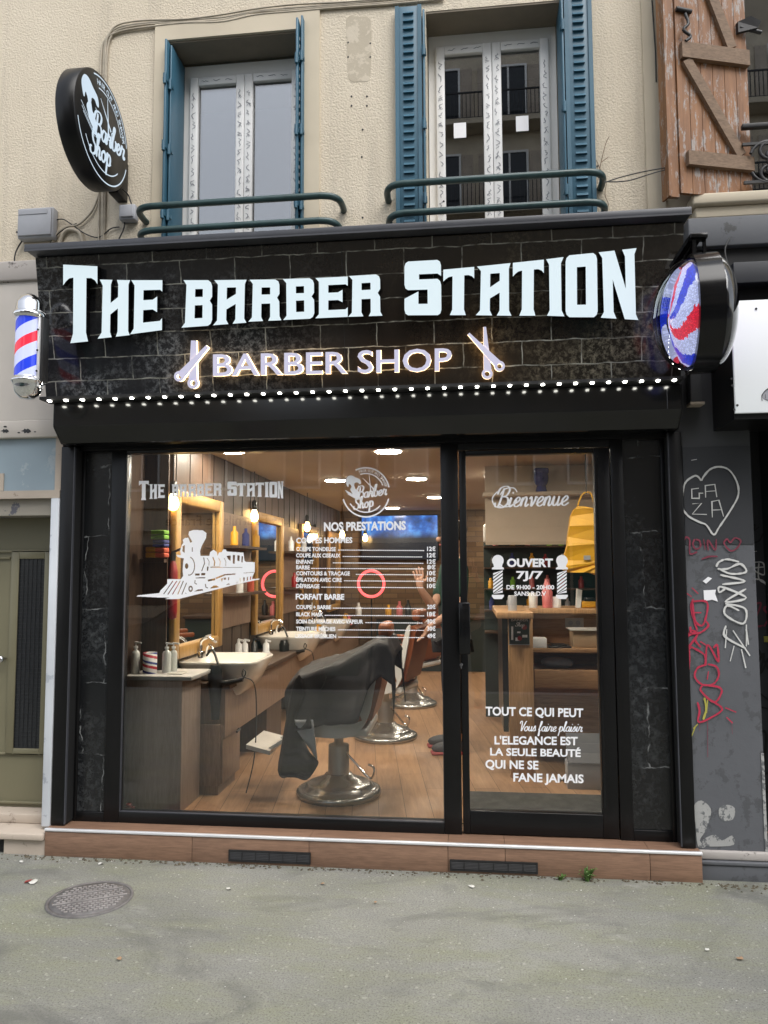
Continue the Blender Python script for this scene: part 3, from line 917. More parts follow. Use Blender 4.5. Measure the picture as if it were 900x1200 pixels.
def scissors(segs, rings, name='scissors_emblem'):
    """Two crossed blades with finger rings, in pixel units on the board."""
    for k, ((p, q, w0, w1), (cx, cy, rr)) in enumerate(zip(segs, rings)):
        mb = MB()
        for pol in ([blade(p, q, w0, w1)], [arc(cx, cy, rr, 0, 360, 20)[:-1], arc(cx, cy, rr * .45, 0, 360, 14)[:-1]]):
            me = curve_mesh(pol, 0.5)
            vs = [v.co for v in me.vertices]
            for f in me.polygons:
                fr = all(vs[i].z > 0 for i in f.vertices)
                mb.mi = 0 if fr else 1
                mb.add([fa(vs[i].x, vs[i].y, .03 + .004 * k) - FN * (0 if vs[i].z > 0 else .022) for i in f.vertices], [tuple(range(len(f.vertices)))], False)
        mb.build(name, [M['lilac'], M['halo']], sign)


scissors([((227, 399), (226, 446), 3.2, 5.0), ((243, 406), (211, 441), 2.2, 5.0)], [(226, 449, 6.5), (210, 441, 6.2)])
scissors([((568, 383), (571.5, 434), 1.6, 4.6), ((549, 391), (584, 427), 1.6, 4.6)], [(571, 438, 6.4), (585.5, 429, 6.2)])

# LED strip along the bottom edge of the board
ZL = at(424, 457.5, -.19).z
m = MB(); m.box(XA + .01, XB - .01, -0.187, -0.075, ZL + .006, ZL + .022)
strip = m.build('led_strip', M['reveal'], sign)
lm = None
for k in range(39):
    px = 57.5 + k * (790.5 - 57.5) / 38
    py = 469.7 + (445.3 - 469.7) * k / 38
    p = at(px, py, -0.19)
    if lm is None:
        q = MB(); q.bbox(-.0085, .0085, -.006, .014, -.0042, .0042, .003)
        lm = q.build('led', M['led'], strip, world=False)
        lm.location = p - origin_of(strip)
    else:
        c = lm.copy(); col.objects.link(c); c.location = p - origin_of(strip)

# ------------------------------------------------------------------ roller shutter box
sbx = thing('shutter_box', 'gloss black roller shutter housing under the sign board', 'shutter box', (-0.6, 0, 2.25))
m = MB()
pf = [(-0.105, ZL + .004), (-0.110, ZL - .001), (-0.110, 2.350), (-0.106, 2.342), (-0.028, 2.266), (-0.018, 2.262), (0.125, 2.262), (0.125, ZL + .004)]
m.prism([(-2.268, y, z) for y, z in pf], (3.345, 0, 0))
m.build('housing', M['boxgloss'], sbx)
m = MB(); x_ = at(782, 470, -.11).x
m.box(x_ - .0015, x_ + .0015, -.1115, -.108, 2.352, 2.455); m.build('seam', M['anthracite'], sbx)
for x0 in (-2.276, 1.078):
    m = MB(); m.prism([(x0, y, z) for y, z in pf], (.007, 0, 0)); m.build('end_cap', M['black'], sbx)

# ------------------------------------------------------------------ shop front
FY = 0.13
sf = thing('shopfront', 'black aluminium shopfront with large lettered window and glazed door', 'shopfront', (-0.6, FY, 0.14))
ZB, ZH = 0.145, 2.262
# side posts with pale edge
for x0, x1, e in ((-2.312, -2.236, 1), (1.052, 1.117, 0)):
    m = MB(); m.bbox(x0, x1, .045, .20, ZB + .003, ZH - .002, .003); m.build('side_post', M['black'], sf)
    m = MB(); xx = x1 if e else x0 - .007
    m.box(xx + .001, xx + .006, .043, .06, ZB + .01, ZH - .004); m.build('edge_trim', M['anthracite'], sf)
# frame members
m = MB()
def fr(x0, x1, z0, z1, y0=FY, y1=FY + .07): m.bbox(x0, x1, y0, y1, z0, z1, .003)
fr(-2.232, -2.214, ZB, ZH)
fr(-2.050, -1.960, ZB, ZH)
fr(-.143, -.050, ZB, ZH)
fr(.768, .834, ZB, ZH)
fr(1.030, 1.050, ZB, ZH)
fr(-1.960, -.143, ZB, .204, FY, FY + .069); fr(-1.960, -.143, 2.226, ZH, FY, FY + .069)
fr(-.050, .768, 2.205, ZH, FY + .004, FY + .069)
fr(-2.214, -2.050, ZB, .198, FY, FY + .069); fr(-2.214, -2.050, 2.234, ZH, FY, FY + .069)
fr(.834, 1.030, ZB, .20, FY, FY + .069); fr(.834, 1.030, 2.236, ZH, FY, FY + .069)
m.box(-2.236, 1.052, FY - .03, FY + .0, 2.242, 2.2615)
m.build('frame', M['black'], sf)
for x0, x1 in ((-2.2355, -2.232), (1.0502, 1.052)):
    m = MB(); m.box(x0, x1, .06, .2, ZB + .01, ZH - .01); m.build('reveal', M['reveal'], sf)
for x0, x1 in ((-2.214, -2.050), (.834, 1.030)):
    m = MB(); m.box(x0 - .004, x1 + .004, FY + .012, FY + .03, .196, 2.238)
    pn = m.build('stone_panel', M['slate'], sf)
# big pane
GY = FY + .022
m = MB(); m.add([(-1.963, GY, .20), (-.140, GY, .20), (-.140, GY, 2.230), (-1.963, GY, 2.230)], [(0, 1, 2, 3)])
pane = m.build('window_pane', M['glass'], sf)
m = MB()
for a in ((-1.960, -.143, .204, .2065), ): m.box(a[0], a[1], FY + .004, GY, a[2], a[3])
m.box(-1.9598, -1.957, FY + .004, GY, .2066, 2.225); m.box(-.146, -.1432, FY + .004, GY, .2066, 2.225)
m.build('glazing_seal', M['anthracite'], sf)
# door leaf
dr = MB()
DX0, DX1, DY = -.044, .764, FY + .006
def dl(x0, x1, z0, z1, yy=DY): dr.bbox(x0, x1, yy, yy + .055, z0, z1, .003)
dl(DX0, -.006, ZB + .006, 2.2); dl(.682, DX1, ZB + .006, 2.2); dl(-.006, .682, ZB + .006, .268, DY + .001); dl(-.006, .682, 2.174, 2.2, DY + .001)
door = dr.build('door', M['black'], sf)
m = MB(); m.add([(-.008, DY + .018, .266), (.684, DY + .018, .266), (.684, DY + .018, 2.176), (-.008, DY + .018, 2.176)], [(0, 1, 2, 3)])
dpane = m.build('door_pane', M['glass'], door)
m = MB()
p, q = at(537.5, 706, DY - .05), at(551.5, 767, DY - .05)
m.bbox(p.x, q.x, DY - .055, DY - .035, q.z, p.z, .005)
for zz in (q.z + .05, p.z - .05): m.bbox(p.x + .01, q.x - .01, DY - .036, DY + .002, zz - .012, zz + .012, .003)
m.build('handle', M['blackgloss'], door)
m = MB(); p = at(540.5, 779, DY); m.lathe([(.010, 0), (.010, .006), (.008, .008)], (p.x, DY + .001, p.z), 'Y', 14); m.box(p.x - .004, p.x + .004, DY - .008, DY + .001, p.z - .02, p.z)
m.build('lock', M['steel'], door)
m = MB(); m.box(.688, .70, DY - .004, DY, .30, 2.15); m.build('edge_bead', M['blackgloss'], door)

# step with wood effect tiles
st = thing('shop_step', 'low walnut tile step with bright metal nosing under the shopfront', 'step', (-0.6, 0, 0))
m = MB()
m.box(-2.318, 1.132, .012, .8, -.05, .134)
m.build('step_core', M['reveal'], st)
xj = [-2.318, at(225, 990).x, at(362, 990).x, at(525, 1005).x, at(592, 1005).x, at(762, 1015).x, 1.132]
for a, b in zip(xj[:-1], xj[1:]):
    m = MB(); m.bbox(a + .0012, b - .0012, 0.0, .0115, .0, .132, .0015); m.build('riser_tile', M['tile'], st)
for a, b in zip(xj[:-1], xj[1:]):
    m = MB(); m.box(a + .001, b - .001, .012, .3, .1345, .1445); m.build('tread_tile', M['tile'], st)
m = MB(); m.bbox(-2.320, 1.134, -.006, .014, .1325, .1465, .003); m.build('metal_nosing', M['alu'], st)


def vent(pxa, pya, pxb, pyb, lab):
    p, q = at(pxa, pya, -.004), at(pxb, pyb, -.004)
    t_ = thing('vent_grille', lab, 'vent', ((p.x + q.x) / 2, 0, q.z), 'vents in the step')
    m = MB()
    x0, x1, z0, z1 = p.x, q.x, max(q.z, .012), p.z
    m.box(x0, x1, -.008, -.001, z0, z0 + .008); m.box(x0, x1, -.008, -.001, z1 - .008, z1); m.box(x0, x0 + .008, -.008, -.001, z0 + .008, z1 - .008); m.box(x1 - .008, x1, -.008, -.001, z0 + .008, z1 - .008)
    m.box(x0 + .008, x1 - .008, -.0022, -.0012, z0 + .008, z1 - .008)
    m.build('vent_frame', M['iron'], t_)
    m = MB()
    for k in range(5):
        zz = z0 + .012 + k * (z1 - z0 - .02) / 5
        m.prism([(x0 + .008, -.007, zz), (x0 + .008, -.0025, zz + .008), (x0 + .008, -.0025, zz + .005), (x0 + .008, -.007, zz - .002)], (x1 - x0 - .016, 0, 0))
    for k in range(1, 6): m.box(x0 + k * (x1 - x0) / 6 - .002, x0 + k * (x1 - x0) / 6 + .002, -.0085, -.007, z0 + .008, z1 - .008)
    m.build('louvres', M['iron'], t_)


vent(268, 995.5, 364, 1013, 'black vent grille in the step below the lettered window')
vent(527, 1007, 630.5, 1026.5, 'black vent grille in the step below the glazed door')

# ------------------------------------------------------------------ lettering on the glass
VY = FY + .0195            # vinyl sits on the street side of the pane
DVY = DY + .0155
VN = Vector((0, -1, 0))


def fit_text(parent, txt, box, Y, bold=0.03, shear=0.0, name='lettering', mat_=None, spacing=1.0, base=None):
    """box = px (x0, ytop, x1, ybase) of the capitals, right end shifted by the optional slope."""
    me = text_mesh(txt, bold, 0.0, shear, spacing)
    a, b, c, d = bounds2(me)
    x0, yt, x1, yb = box[:4]
    sl = box[4] if len(box) > 4 else 0.0
    cap = 0.73
    mb = MB()
    def f(p):
        u = (p.x - a) / (b - a); v = p.y / cap
        return at(x0 + u * (x1 - x0), yb + sl * u - v * (yb - yt), Y)
    mb.mesh(me, f, False)
    return mb.build(name, mat_ or M['vinyl'], parent)


def line(parent, x0, y0, x1, y1, th, Y, name='leader_line'):
    mb = MB()
    n = int((x1 - x0) / 2.6)
    for k in range(n):
        a, b = x0 + k * 2.6, x0 + k * 2.6 + 2.2
        ya, yb = y0 + (y1 - y0) * (a - x0) / (x1 - x0), y0 + (y1 - y0) * (b - x0) / (x1 - x0)
        mb.add([at(a, ya - th / 2, Y), at(b, yb - th / 2, Y), at(b, yb + th / 2, Y), at(a, ya + th / 2, Y)], [(0, 1, 2, 3)], False)
    return mb.build(name, M['vinyl'], parent)


fit_text(pane, 'NOS PRESTATIONS', (379.5, 612, 475.5, 622, -1.5), VY, .04)
fit_text(pane, 'COUPES HOMMES', (347, 630, 413, 636.5, -.5), VY, .04)
rows = [('COUPE TONDEUSE', 347, 393.5, 645.5, 396, '12€'), ('COUPE AUX CISEAUX', 347, 399, 653, 401.5, '12€'), ('ENFANT', 347, 367.5, 660.5, 390, '12€'), ('BARBE', 347, 363, 667, 364.5, '8€'),
        ('CONTOURS & TRAÇAGE', 347, 410, 674, 417, '10€'), ('ÉPILATION AVEC CIRE', 347, 400.5, 681.5, 403, '10€'), ('DÉFRISAGE', 347, 374.5, 689, 376.5, '10€'),
        ('COUPE + BARBE', 347, 388, 713.5, 390, '20€'), ('BLACK MASK', 347, 379, 722, 380.5, '18€'), ('SOIN DU VISAGE AVEC VAPEUR', 347, 425.5, 730.5, 428, '30€'), ('TEINTURE MÈCHES', 347, 393, 739, 396, '30€'), ('LISSAGE BRÉSILIEN', 346, 394, 747.5, 396, '49€')]
for t_, x0, x1, yb, lx, pr in rows:
    fit_text(pane, t_, (x0, yb - 4.7, x1, yb, .3), VY, .035)
    line(pane, lx, yb - .9, 497.5, yb - .3, 1.0, VY)
    fit_text(pane, pr, (500.5, yb - 5.0, 510.5, yb), VY, .035)
fit_text(pane, 'FORFAIT BARBE', (346.5, 695.7, 403.5, 702.3, .3), VY, .04)

# western lettering, small copy on the window
WEST = [('T', 162.8, 174.3, 563.5, 586), ('H', 174.8, 184.2, 567.5, 584.5), ('E', 184.6, 193, 567.5, 583.5), ('B', 201, 209, 567.5, 582.5), ('A', 209.6, 219, 567.5, 582.2), ('R', 220, 229.5, 567.3, 582), ('B', 230, 239, 567, 581.5), ('E', 239.4, 249, 566.5, 581.3), ('R', 249.4, 259.5, 566.3, 581),
        ('S', 266.5, 277.5, 564.5, 581), ('T', 278, 288, 566.2, 581.5), ('A', 288.4, 299, 566, 581.8), ('T', 299.5, 309.5, 565.5, 582.2), ('I', 310, 315, 565, 582.6), ('O', 315.6, 325, 564.6, 583), ('N', 325.2, 332, 564, 584)]
for ch, x0, x1, yt, yb in WEST:
    me = curve_mesh(GL[ch])
    MB().mesh(me, lambda p: at(x0 + p.x * (x1 - x0), yb + p.y * (yt - yb), VY), False).build('lettering', M['vinyl'], pane)

# script letters as pen strokes: x-height 1
SCR = {
 'a': ([[(.78, .85), (.45, 1), (.12, .65), (.12, .25), (.4, 0), (.7, .3), (.80, 1), (.74, .25), (.9, 0), (1.1, .25)]], 1.02),
 'r': ([[(0, .2), (.18, .8), (.26, 1.1), (.38, .88), (.72, .92), (.6, .3), (.72, 0), (.98, .25)]], .92),
 'b': ([[(0, .2), (.3, 1.2), (.5, 1.95), (.33, 2.1), (.2, 1.7), (.18, .4), (.4, 0), (.75, .2), (.8, .7), (.62, .95), (.75, .82), (1, .85)]], .95),
 'e': ([[(0, .2), (.5, .5), (.7, .8), (.45, 1), (.15, .6), (.2, .15), (.5, 0), (.92, .28)]], .86),
 'h': ([[(0, .2), (.35, 1.3), (.5, 1.95), (.33, 2.1), (.2, 1.7), (.13, 0)], [(.13, .5), (.45, 1), (.65, .8), (.62, .25), (.76, 0), (1, .25)]], .98),
 'o': ([[(.5, 1), (.14, .7), (.12, .25), (.42, 0), (.72, .3), (.72, .75), (.5, 1), (.62, .8), (.98, .85)]], .92),
 'p': ([[(0, .3), (.25, 1.05), (.2, 0), (.1, -.95)], [(.2, .6), (.5, 1), (.8, .75), (.75, .2), (.45, 0), (.24, .2)], [(.7, .12), (1.0, .25)]], .98),
 'i': ([[(0, .2), (.2, 1), (.17, .2), (.32, 0), (.56, .25)], [(.24, 1.4), (.30, 1.55)]], .54),
 'n': ([[(0, .2), (.14, .95), (.10, 0)], [(.1, .5), (.4, 1), (.6, .8), (.58, .2), (.7, 0), (.96, .25)]], .92),
 'v': ([[(0, .75), (.18, 1), (.3, .6), (.36, 0), (.65, .6), (.68, 1), (.9, .85)]], .86),
 'u': ([[(0, .2), (.15, 1), (.13, .3), (.35, 0), (.65, .35), (.7, 1), (.68, .25), (.82, 0), (1.06, .25)]], 1.02),
 's': ([[(0, .2), (.38, 1.08), (.5, .6), (.55, .2), (.3, 0), (.08, .15)], [(.5, .08), (.78, .25)]], .74),
 'f': ([[(0, .2), (.4, 1.3), (.5, 1.95), (.32, 2.05), (.22, 1.5), (.16, -.8), (.34, -.75), (.3, .02), (.7, .3)]], .66),
 'l': ([[(0, .2), (.4, 1.4), (.45, 2), (.28, 2.05), (.2, 1.6), (.2, .25), (.36, 0), (.62, .25)]], .56),
 'B': ([[(.45, 2.0), (.38, .9), (.22, .1), (-.1, .1), (-.2, .5)], [(-.15, 1.35), (.05, 2.0), (.7, 2.2), (1.12, 1.85), (.95, 1.25), (.5, 1.1), (1.05, 1.0), (1.25, .45), (.85, 0), (.3, .1)]], 1.32),
 'S': ([[(1.02, 1.6), (.98, 2), (.62, 2.15), (.3, 1.75), (.45, 1.2), (.87, .8), (.87, .25), (.45, 0), (.05, .1), (-.05, .5), (.2, .6)]], 1.12),
 'V': ([[(-.15, 1.5), (.05, 2.05), (.32, 1.9), (.38, .8), (.45, 0), (.8, 1), (1.1, 1.9), (1.35, 2.05)]], 1.02),
}


def script(mb, txt, to3, n, slant=.22, wid=.17):
    """Pen-drawn script, to3(u, v) with v in x-heights; returns the total advance."""
    x = 0.0
    for ch in txt:
        if ch == ' ': x += .55; continue
        strokes, adv = SCR[ch]
        for s in strokes:
            ribbon(mb, spline([(x + a + slant * b, b) for a, b in s], 6), wid, to3, n, pen=True)
        x += adv
    return x


def script_adv(txt): return sum(.55 if c == ' ' else SCR[c][1] for c in txt)


def fit_script(parent, txt, x0, x1, yb, xh, Y, wid=.17, slope=0.0, slant=.22):
    mb = MB()
    A = script_adv(txt)
    script(mb, txt, lambda u, v: at(x0 + u / A * (x1 - x0), yb - v * xh + slope * u / A, Y), VN, slant, wid)
    return mb.build('script_lettering', M['vinyl'], parent)


fit_script(dpane, 'Bienvenue', 581, 665, 594.5, 11.0, DVY, .19, -2.5, .26)
mb = MB()
for s in ([(583, 576), (577, 584), (580, 593), (589, 595), (596, 590)], [(584, 590), (592, 594), (602, 591), (606, 586)], [(586, 580), (592, 573), (602, 572), (606, 577)]):
    ribbon(mb, spline(s, 6), 1.3, lambda x, y: at(x, y, DVY), VN)
mb.build('script_flourish', M['vinyl'], dpane)
fit_text(dpane, 'OUVERT', (594, 654.5, 648, 664), DVY, .045)
fit_text(dpane, '7J/7', (605, 669, 636.5, 678), DVY, .03)
fit_text(dpane, 'DE 9H00 - 20H00', (593.5, 685.5, 649.5, 690.5), DVY, .03)
fit_text(dpane, 'SANS R.D.V', (602.5, 693, 640, 698), DVY, .03)
fit_text(dpane, 'TOUT CE QUI PEUT', (569, 827.8, 683.5, 838, 2.2), DVY, .03)
fit_script(dpane, 'Vous faire plaisir', 608.5, 682, 856.5, 5.6, DVY, .2, .8)
fit_text(dpane, "L'ELEGANCE EST", (579.5, 862.3, 677, 872, 1.0), DVY, .03)
fit_text(dpane, 'LA SEULE BEAUTÉ', (574.3, 876.2, 680.5, 885, 1.8), DVY, .03)
fit_text(dpane, 'QUI NE SE', (568.8, 890, 631, 900, 1.4), DVY, .03)
fit_text(dpane, 'FANE JAMAIS', (601.5, 905.5, 684, 915.5, 2.0), DVY, .03)
for cx, s in ((583.5, 1), (658.5, 1)):
    mb = MB()
    pol = [arc(cx, 657, 6.8, 0, 360, 24)[:-1]]
    mb.mesh(curve_mesh(pol), lambda p: at(p.x, p.y, DVY), False)
    pol = [[(cx - 5.5, 661), (cx + 5.5, 661), (cx + 4.6, 664), (cx + 7.0, 665.5), (cx + 7.0, 667.3), (cx - 7.0, 667.3), (cx - 7.0, 665.5), (cx - 4.6, 664)]]
    mb.mesh(curve_mesh(pol), lambda p: at(p.x, p.y, DVY - .0003), False)
    mb.mesh(curve_mesh([[(cx - 7, 697), (cx + 7, 697), (cx + 7, 699), (cx + 4.5, 702), (cx - 4.5, 702), (cx - 7, 699)]]), lambda p: at(p.x, p.y, DVY), False)
    for k in range(8):
        y0 = 668.2 + k * 4.1 - 4
        pts = [(cx - 5.6, y0 + 7.5), (cx + 5.6, y0 - 1), (cx + 5.6, y0 + 1.6), (cx - 5.6, y0 + 10.1)]
        pts = [(x, min(max(y, 668.2), 696)) for x, y in pts]
        mb.add([at(x, y, DVY) for x, y in pts], [(0, 1, 2, 3)], False)
    mb.build('pole_emblem', M['vinyl'], dpane)


def logo(parent, to3, n, m_, name='round_logo', w=.018, thick=1.0):
    """Round badge: rings, bearded head, scissors, script words. Unit radius."""
    mb = MB()
    for r_, a0, a1, ww in ((.985, 12, 116, w * 1.2), (.985, 196, 345, w * 1.2), (.76, 22, 108, w), (.80, 214, 318, w)):
        ribbon(mb, arc(0, 0, r_, a0, a1, 36), ww, to3, n, round_ends=False)
    mb.build(name + '_ring', m_, parent)
    # arc of small capitals
    mb = MB()
    words, a = 'HAIR CUT AND SHAVER', 106
    for ch in words:
        if ch != ' ':
            me = text_mesh(ch, .01); x0, x1, _, _ = bounds2(me)
            k = .145; an = R(a)
            def f(p):
                u, v = (p.x - (x0 + x1) / 2) * k, p.y * k
                r2 = .825 + v
                return to3(r2 * cos(an - u / .87), r2 * sin(an - u / .87)) + Vector(n) * .001
            mb.mesh(me, f, False)
        a -= 5.1 if ch != ' ' else 4.0
    mb.build(name + '_words', m_, parent)
    # head: hair, face edge, beard
    mb = MB()
    hair = spline([(-.85, .46), (-.76, .64), (-.60, .68), (-.43, .60), (-.25, .52), (-.20, .36), (-.28, .34), (-.36, .40), (-.47, .37), (-.49, .27), (-.585, .21), (-.63, .29), (-.70, .34), (-.735, .22), (-.79, .26)], 4, True)
    mb.mesh(curve_mesh([hair]), lambda p: to3(p.x, p.y) + Vector(n) * .0011, False)
    beard = spline([(-.585, .23), (-.50, .27), (-.46, .19), (-.42, .12), (-.30, .12), (-.37, .06), (-.30, .03), (-.28, -.08), (-.34, -.17), (-.45, -.15), (-.54, -.08), (-.60, .01), (-.65, .12)], 4, True)
    mb.mesh(curve_mesh([beard]), lambda p: to3(p.x, p.y) + Vector(n) * .0014, False)
    ribbon(mb, [(-.34, .26), (-.27, .24)], w * 1.2, to3, n)
    for k_ in range(3): ribbon(mb, [(-.86 + .05 * k_, .08 - .07 * k_), (-.36 + .02 * k_, -.20 - .05 * k_)], w * 1.3, to3, n)
    mb.build(name + '_head', m_, parent)
    # scissors
    mb = MB()
    for (p, q) in (((.13, .74), (.20, .08)), ((-.14, .58), (.30, .16))):
        d = blade(p, q, .008, .026)
        mb.mesh(curve_mesh([d]), lambda v: to3(v.x, v.y) + Vector(n) * (.0011 if p[0] > 0 else .0014), False)
    ribbon(mb, arc(.21, .0, .055, 0, 360, 16), w, to3, n, round_ends=False); ribbon(mb, arc(.37, .11, .055, 0, 360, 16), w, to3, n, round_ends=False)
    mb.build(name + '_scissors', m_, parent)
    for txt, ox, oy, k, an in (('Barber', -.36, -.26, .225, 7), ('Shop', -.50, -.70, .225, 9)):
        mb = MB(); c_, s_ = cos(R(an)), sin(R(an))
        script(mb, txt, lambda u, v: to3(ox + k * (u * c_ - v * s_) * .92, oy + k * (u * s_ + v * c_)), n, .22, .27)
        mb.build(name + '_script', m_, parent)


LC = (428.8, 577.0, 28.0)
logo(pane, lambda x, y: at(LC[0] + x * LC[2], LC[1] - y * LC[2] * 1.04, VY), VN, M['vinyl'], w=.05)

# steam engine
TR = lambda p: at(p[0], p[1], VY)
def crop(pts, ox=140, oy=600, k=7.5): return [(ox + x / k, oy + y / k) for x, y in pts]
body = crop([(420, 590), (540, 590), (560, 560), (555, 520), (560, 440), (565, 412), (510, 395), (500, 376), (540, 378), (532, 340), (548, 290), (562, 270), (556, 245), (575, 228), (605, 226), (622, 270), (640, 262), (606, 200), (612, 170), (650, 158), (730, 160), (765, 185), (760, 230), (722, 300), (708, 345), (712, 385), (790, 385), (797, 352), (826, 332), (856, 352), (862, 385), (875, 355), (900, 352)]) \
    + crop([(160, 405), (185, 403), (192, 422), (340, 432), (348, 500), (360, 513), (440, 516), (438, 600), (420, 640), (415, 664), (480, 660), (478, 668), (300, 705), (0, 782)], 240, 590) \
    + crop([(520, 765), (400, 765), (440, 752), (350, 752), (150, 742), (160, 733), (350, 712), (360, 690), (420, 630)])
holes = [crop([(555, 300), (575, 290), (573, 360), (553, 345)]), crop(arc(590, 475, 15, 0, 360, 14, 25)[:-1]), crop([(665, 540), (705, 540), (703, 558), (664, 558)]), crop([(720, 536), (755, 536), (752, 555), (718, 557)]),
         crop([(770, 480), (784, 480), (778, 520), (768, 515)]),
         crop([(190, 460), (228, 458), (226, 505), (205, 490)], 240, 590), crop([(246, 452), (266, 455), (262, 530), (246, 528)], 240, 590), crop([(286, 455), (308, 458), (304, 508), (286, 502)], 240, 590), crop([(324, 462), (336, 465), (332, 520), (320, 515)], 240, 590),
         crop([(25, 670), (95, 655), (90, 675), (28, 686)], 240, 590), crop([(95, 652), (175, 620), (270, 615), (270, 625), (180, 632), (100, 665)], 240, 590),
         crop([(50, 748), (75, 722), (105, 722), (128, 736)], 240, 590), crop([(185, 717), (205, 703), (228, 710)], 240, 590), crop([(270, 700), (285, 685), (295, 692)], 240, 590),
         crop([(305, 655), (320, 653), (318, 688), (305, 690)], 240, 590), crop([(338, 650), (352, 648), (348, 683), (336, 686)], 240, 590), crop([(370, 646), (382, 645), (379, 676), (368, 678)], 240, 590), crop([(398, 642), (408, 641), (405, 670), (396, 672)], 240, 590),
         crop([(140, 660), (160, 655), (150, 690)], 240, 590), crop([(165, 655), (185, 650), (188, 668), (168, 672)], 240, 590), crop([(205, 650), (216, 648), (214, 672), (204, 674)], 240, 590),
         crop([(655, 700), (690, 680), (730, 678), (735, 690)]), crop([(795, 670), (830, 645), (868, 655), (860, 665)]), crop([(578, 715), (592, 718), (580, 708)])]
def thin(pts, w_, cl=False):
    a, b = [], []
    for i, p in enumerate(pts):
        q, r_ = pts[max(i - 1, 0)], pts[min(i + 1, len(pts) - 1)]
        d = Vector((r_[0] - q[0], r_[1] - q[1])).normalized(); n_ = Vector((-d.y, d.x)) * w_ / 2
        a.append((p[0] + n_.x, p[1] + n_.y)); b.append((p[0] - n_.x, p[1] - n_.y))
    return a + b[::-1]
for l in ([(470, 605), (388, 722)], [(505, 605), (425, 725)], [(535, 605), (465, 725)], [(562, 605), (512, 725)], [(590, 622), (548, 725)], [(505, 405), (565, 410)]): holes.append(crop(thin(l, 8)))
for l in (arc(612, 475, 48, -80, 100, 12, 80), [(740, 400), (748, 450), (722, 520)], [(820, 395), (838, 440), (834, 475)], [(670, 580), (755, 578)], [(800, 485), (880, 484)], [(665, 600), (662, 625), (680, 635)], [(755, 632), (760, 662), (778, 668)], [(640, 310), (640, 350)]): holes.append(crop(thin(l, 8)))
for l in ([(20, 480), (38, 510), (36, 545)], [(70, 480), (84, 512), (80, 548)], [(120, 478), (136, 510), (132, 548)], [(170, 480), (185, 512), (184, 550)], [(48, 560), (330, 562)], [(340, 612), (430, 605)]): holes.append(crop(thin(l, 5), 240, 590))
holes.append([p for p in crop(arc(625, 675, 20, 0, 360, 14, 28)[:-1])])
mb = MB()
for a, b, y0, y1 in scan_fill(body, holes, .3): mb.add([at(a, y0, VY), at(b, y0, VY), at(b, y1, VY), at(a, y1, VY)], [(0, 1, 2, 3)], False)
mb.mesh(curve_mesh([crop(arc(625, 675, 9, 0, 360, 12, 14)[:-1])]), lambda p: at(p.x, p.y, VY - .0004), False)
mb.build('steam_engine_decal', M['vinyl'], pane)

# ------------------------------------------------------------------ inside the shop
FZ, CZ, XW, XE, YB = 0.15, 2.42, -1.90, 1.62, 7.0
M['parquet'] = None
def parquet():
    m, t, b = new_mat('warm laminate planks')
    v = coords(t)
    br = N(t, 'ShaderNodeTexBrick', Scale=1.0, offset=0.37, offset_frequency=2)
    br.inputs['Brick Width'].default_value = 0.95; br.inputs['Row Height'].default_value = 0.155
    br.inputs['Mortar Size'].default_value = 0.0016; br.inputs['Bias'].default_value = 0.0
    br.inputs['Color1'].default_value = (0, 0, 0, 1); br.inputs['Color2'].default_value = (1, 1, 1, 1); br.inputs['Mortar'].default_value = (0.1, 0.1, 0.1, 1)
    mp = N(t, 'ShaderNodeMapping'); mp.inputs['Rotation'].default_value = (0, 0, R(90 - 8)); t.links.new(v, mp.inputs['Vector'])
    t.links.new(mp.outputs[0], br.inputs['Vector'])
    mp2 = N(t, 'ShaderNodeMapping'); mp2.inputs['Scale'].default_value = (1.5, 16, 1); t.links.new(mp.outputs[0], mp2.inputs['Vector'])
    n = N(t, 'ShaderNodeTexNoise', Scale=2.0, Detail=7.0, Roughness=0.65, Distortion=0.7); t.links.new(mp2.outputs[0], n.inputs['Vector'])
    pl = ramp(t, br.outputs['Color'], [(0.0, (0.26, 0.14, 0.072)), (0.5, (0.37, 0.21, 0.11)), (1.0, (0.48, 0.285, 0.155))])
    c = mix(t, 0.5, pl, ramp(t, n.outputs[0], [(0.3, (0.20, 0.10, 0.05)), (0.7, (0.52, 0.31, 0.165))]))
    c = mix(t, br.outputs['Fac'], c, (0.06, 0.03, 0.015))
    t.links.new(c, b.inputs['Base Color'])
    b.inputs['Roughness'].default_value = 0.42
    return m


def bricks():
    m, t, b = new_mat('yellow brown brick wall')
    v = coords(t)
    sw = N(t, 'ShaderNodeMapping'); sw.inputs['Rotation'].default_value = (R(90), 0, 0); t.links.new(v, sw.inputs['Vector'])
    br = N(t, 'ShaderNodeTexBrick', Scale=1.0)
    br.inputs['Brick Width'].default_value = 0.23; br.inputs['Row Height'].default_value = 0.075; br.inputs['Mortar Size'].default_value = 0.006
    br.inputs['Color1'].default_value = (0.115, 0.065, 0.032, 1); br.inputs['Color2'].default_value = (0.185, 0.115, 0.06, 1); br.inputs['Mortar'].default_value = (0.09, 0.055, 0.035, 1)
    t.links.new(sw.outputs[0], br.inputs['Vector'])
    t.links.new(br.outputs['Color'], b.inputs['Base Color'])
    b.inputs['Roughness'].default_value = 0.85
    bump(t, b, br.outputs['Fac'], -0.4, 0.006)
    return m


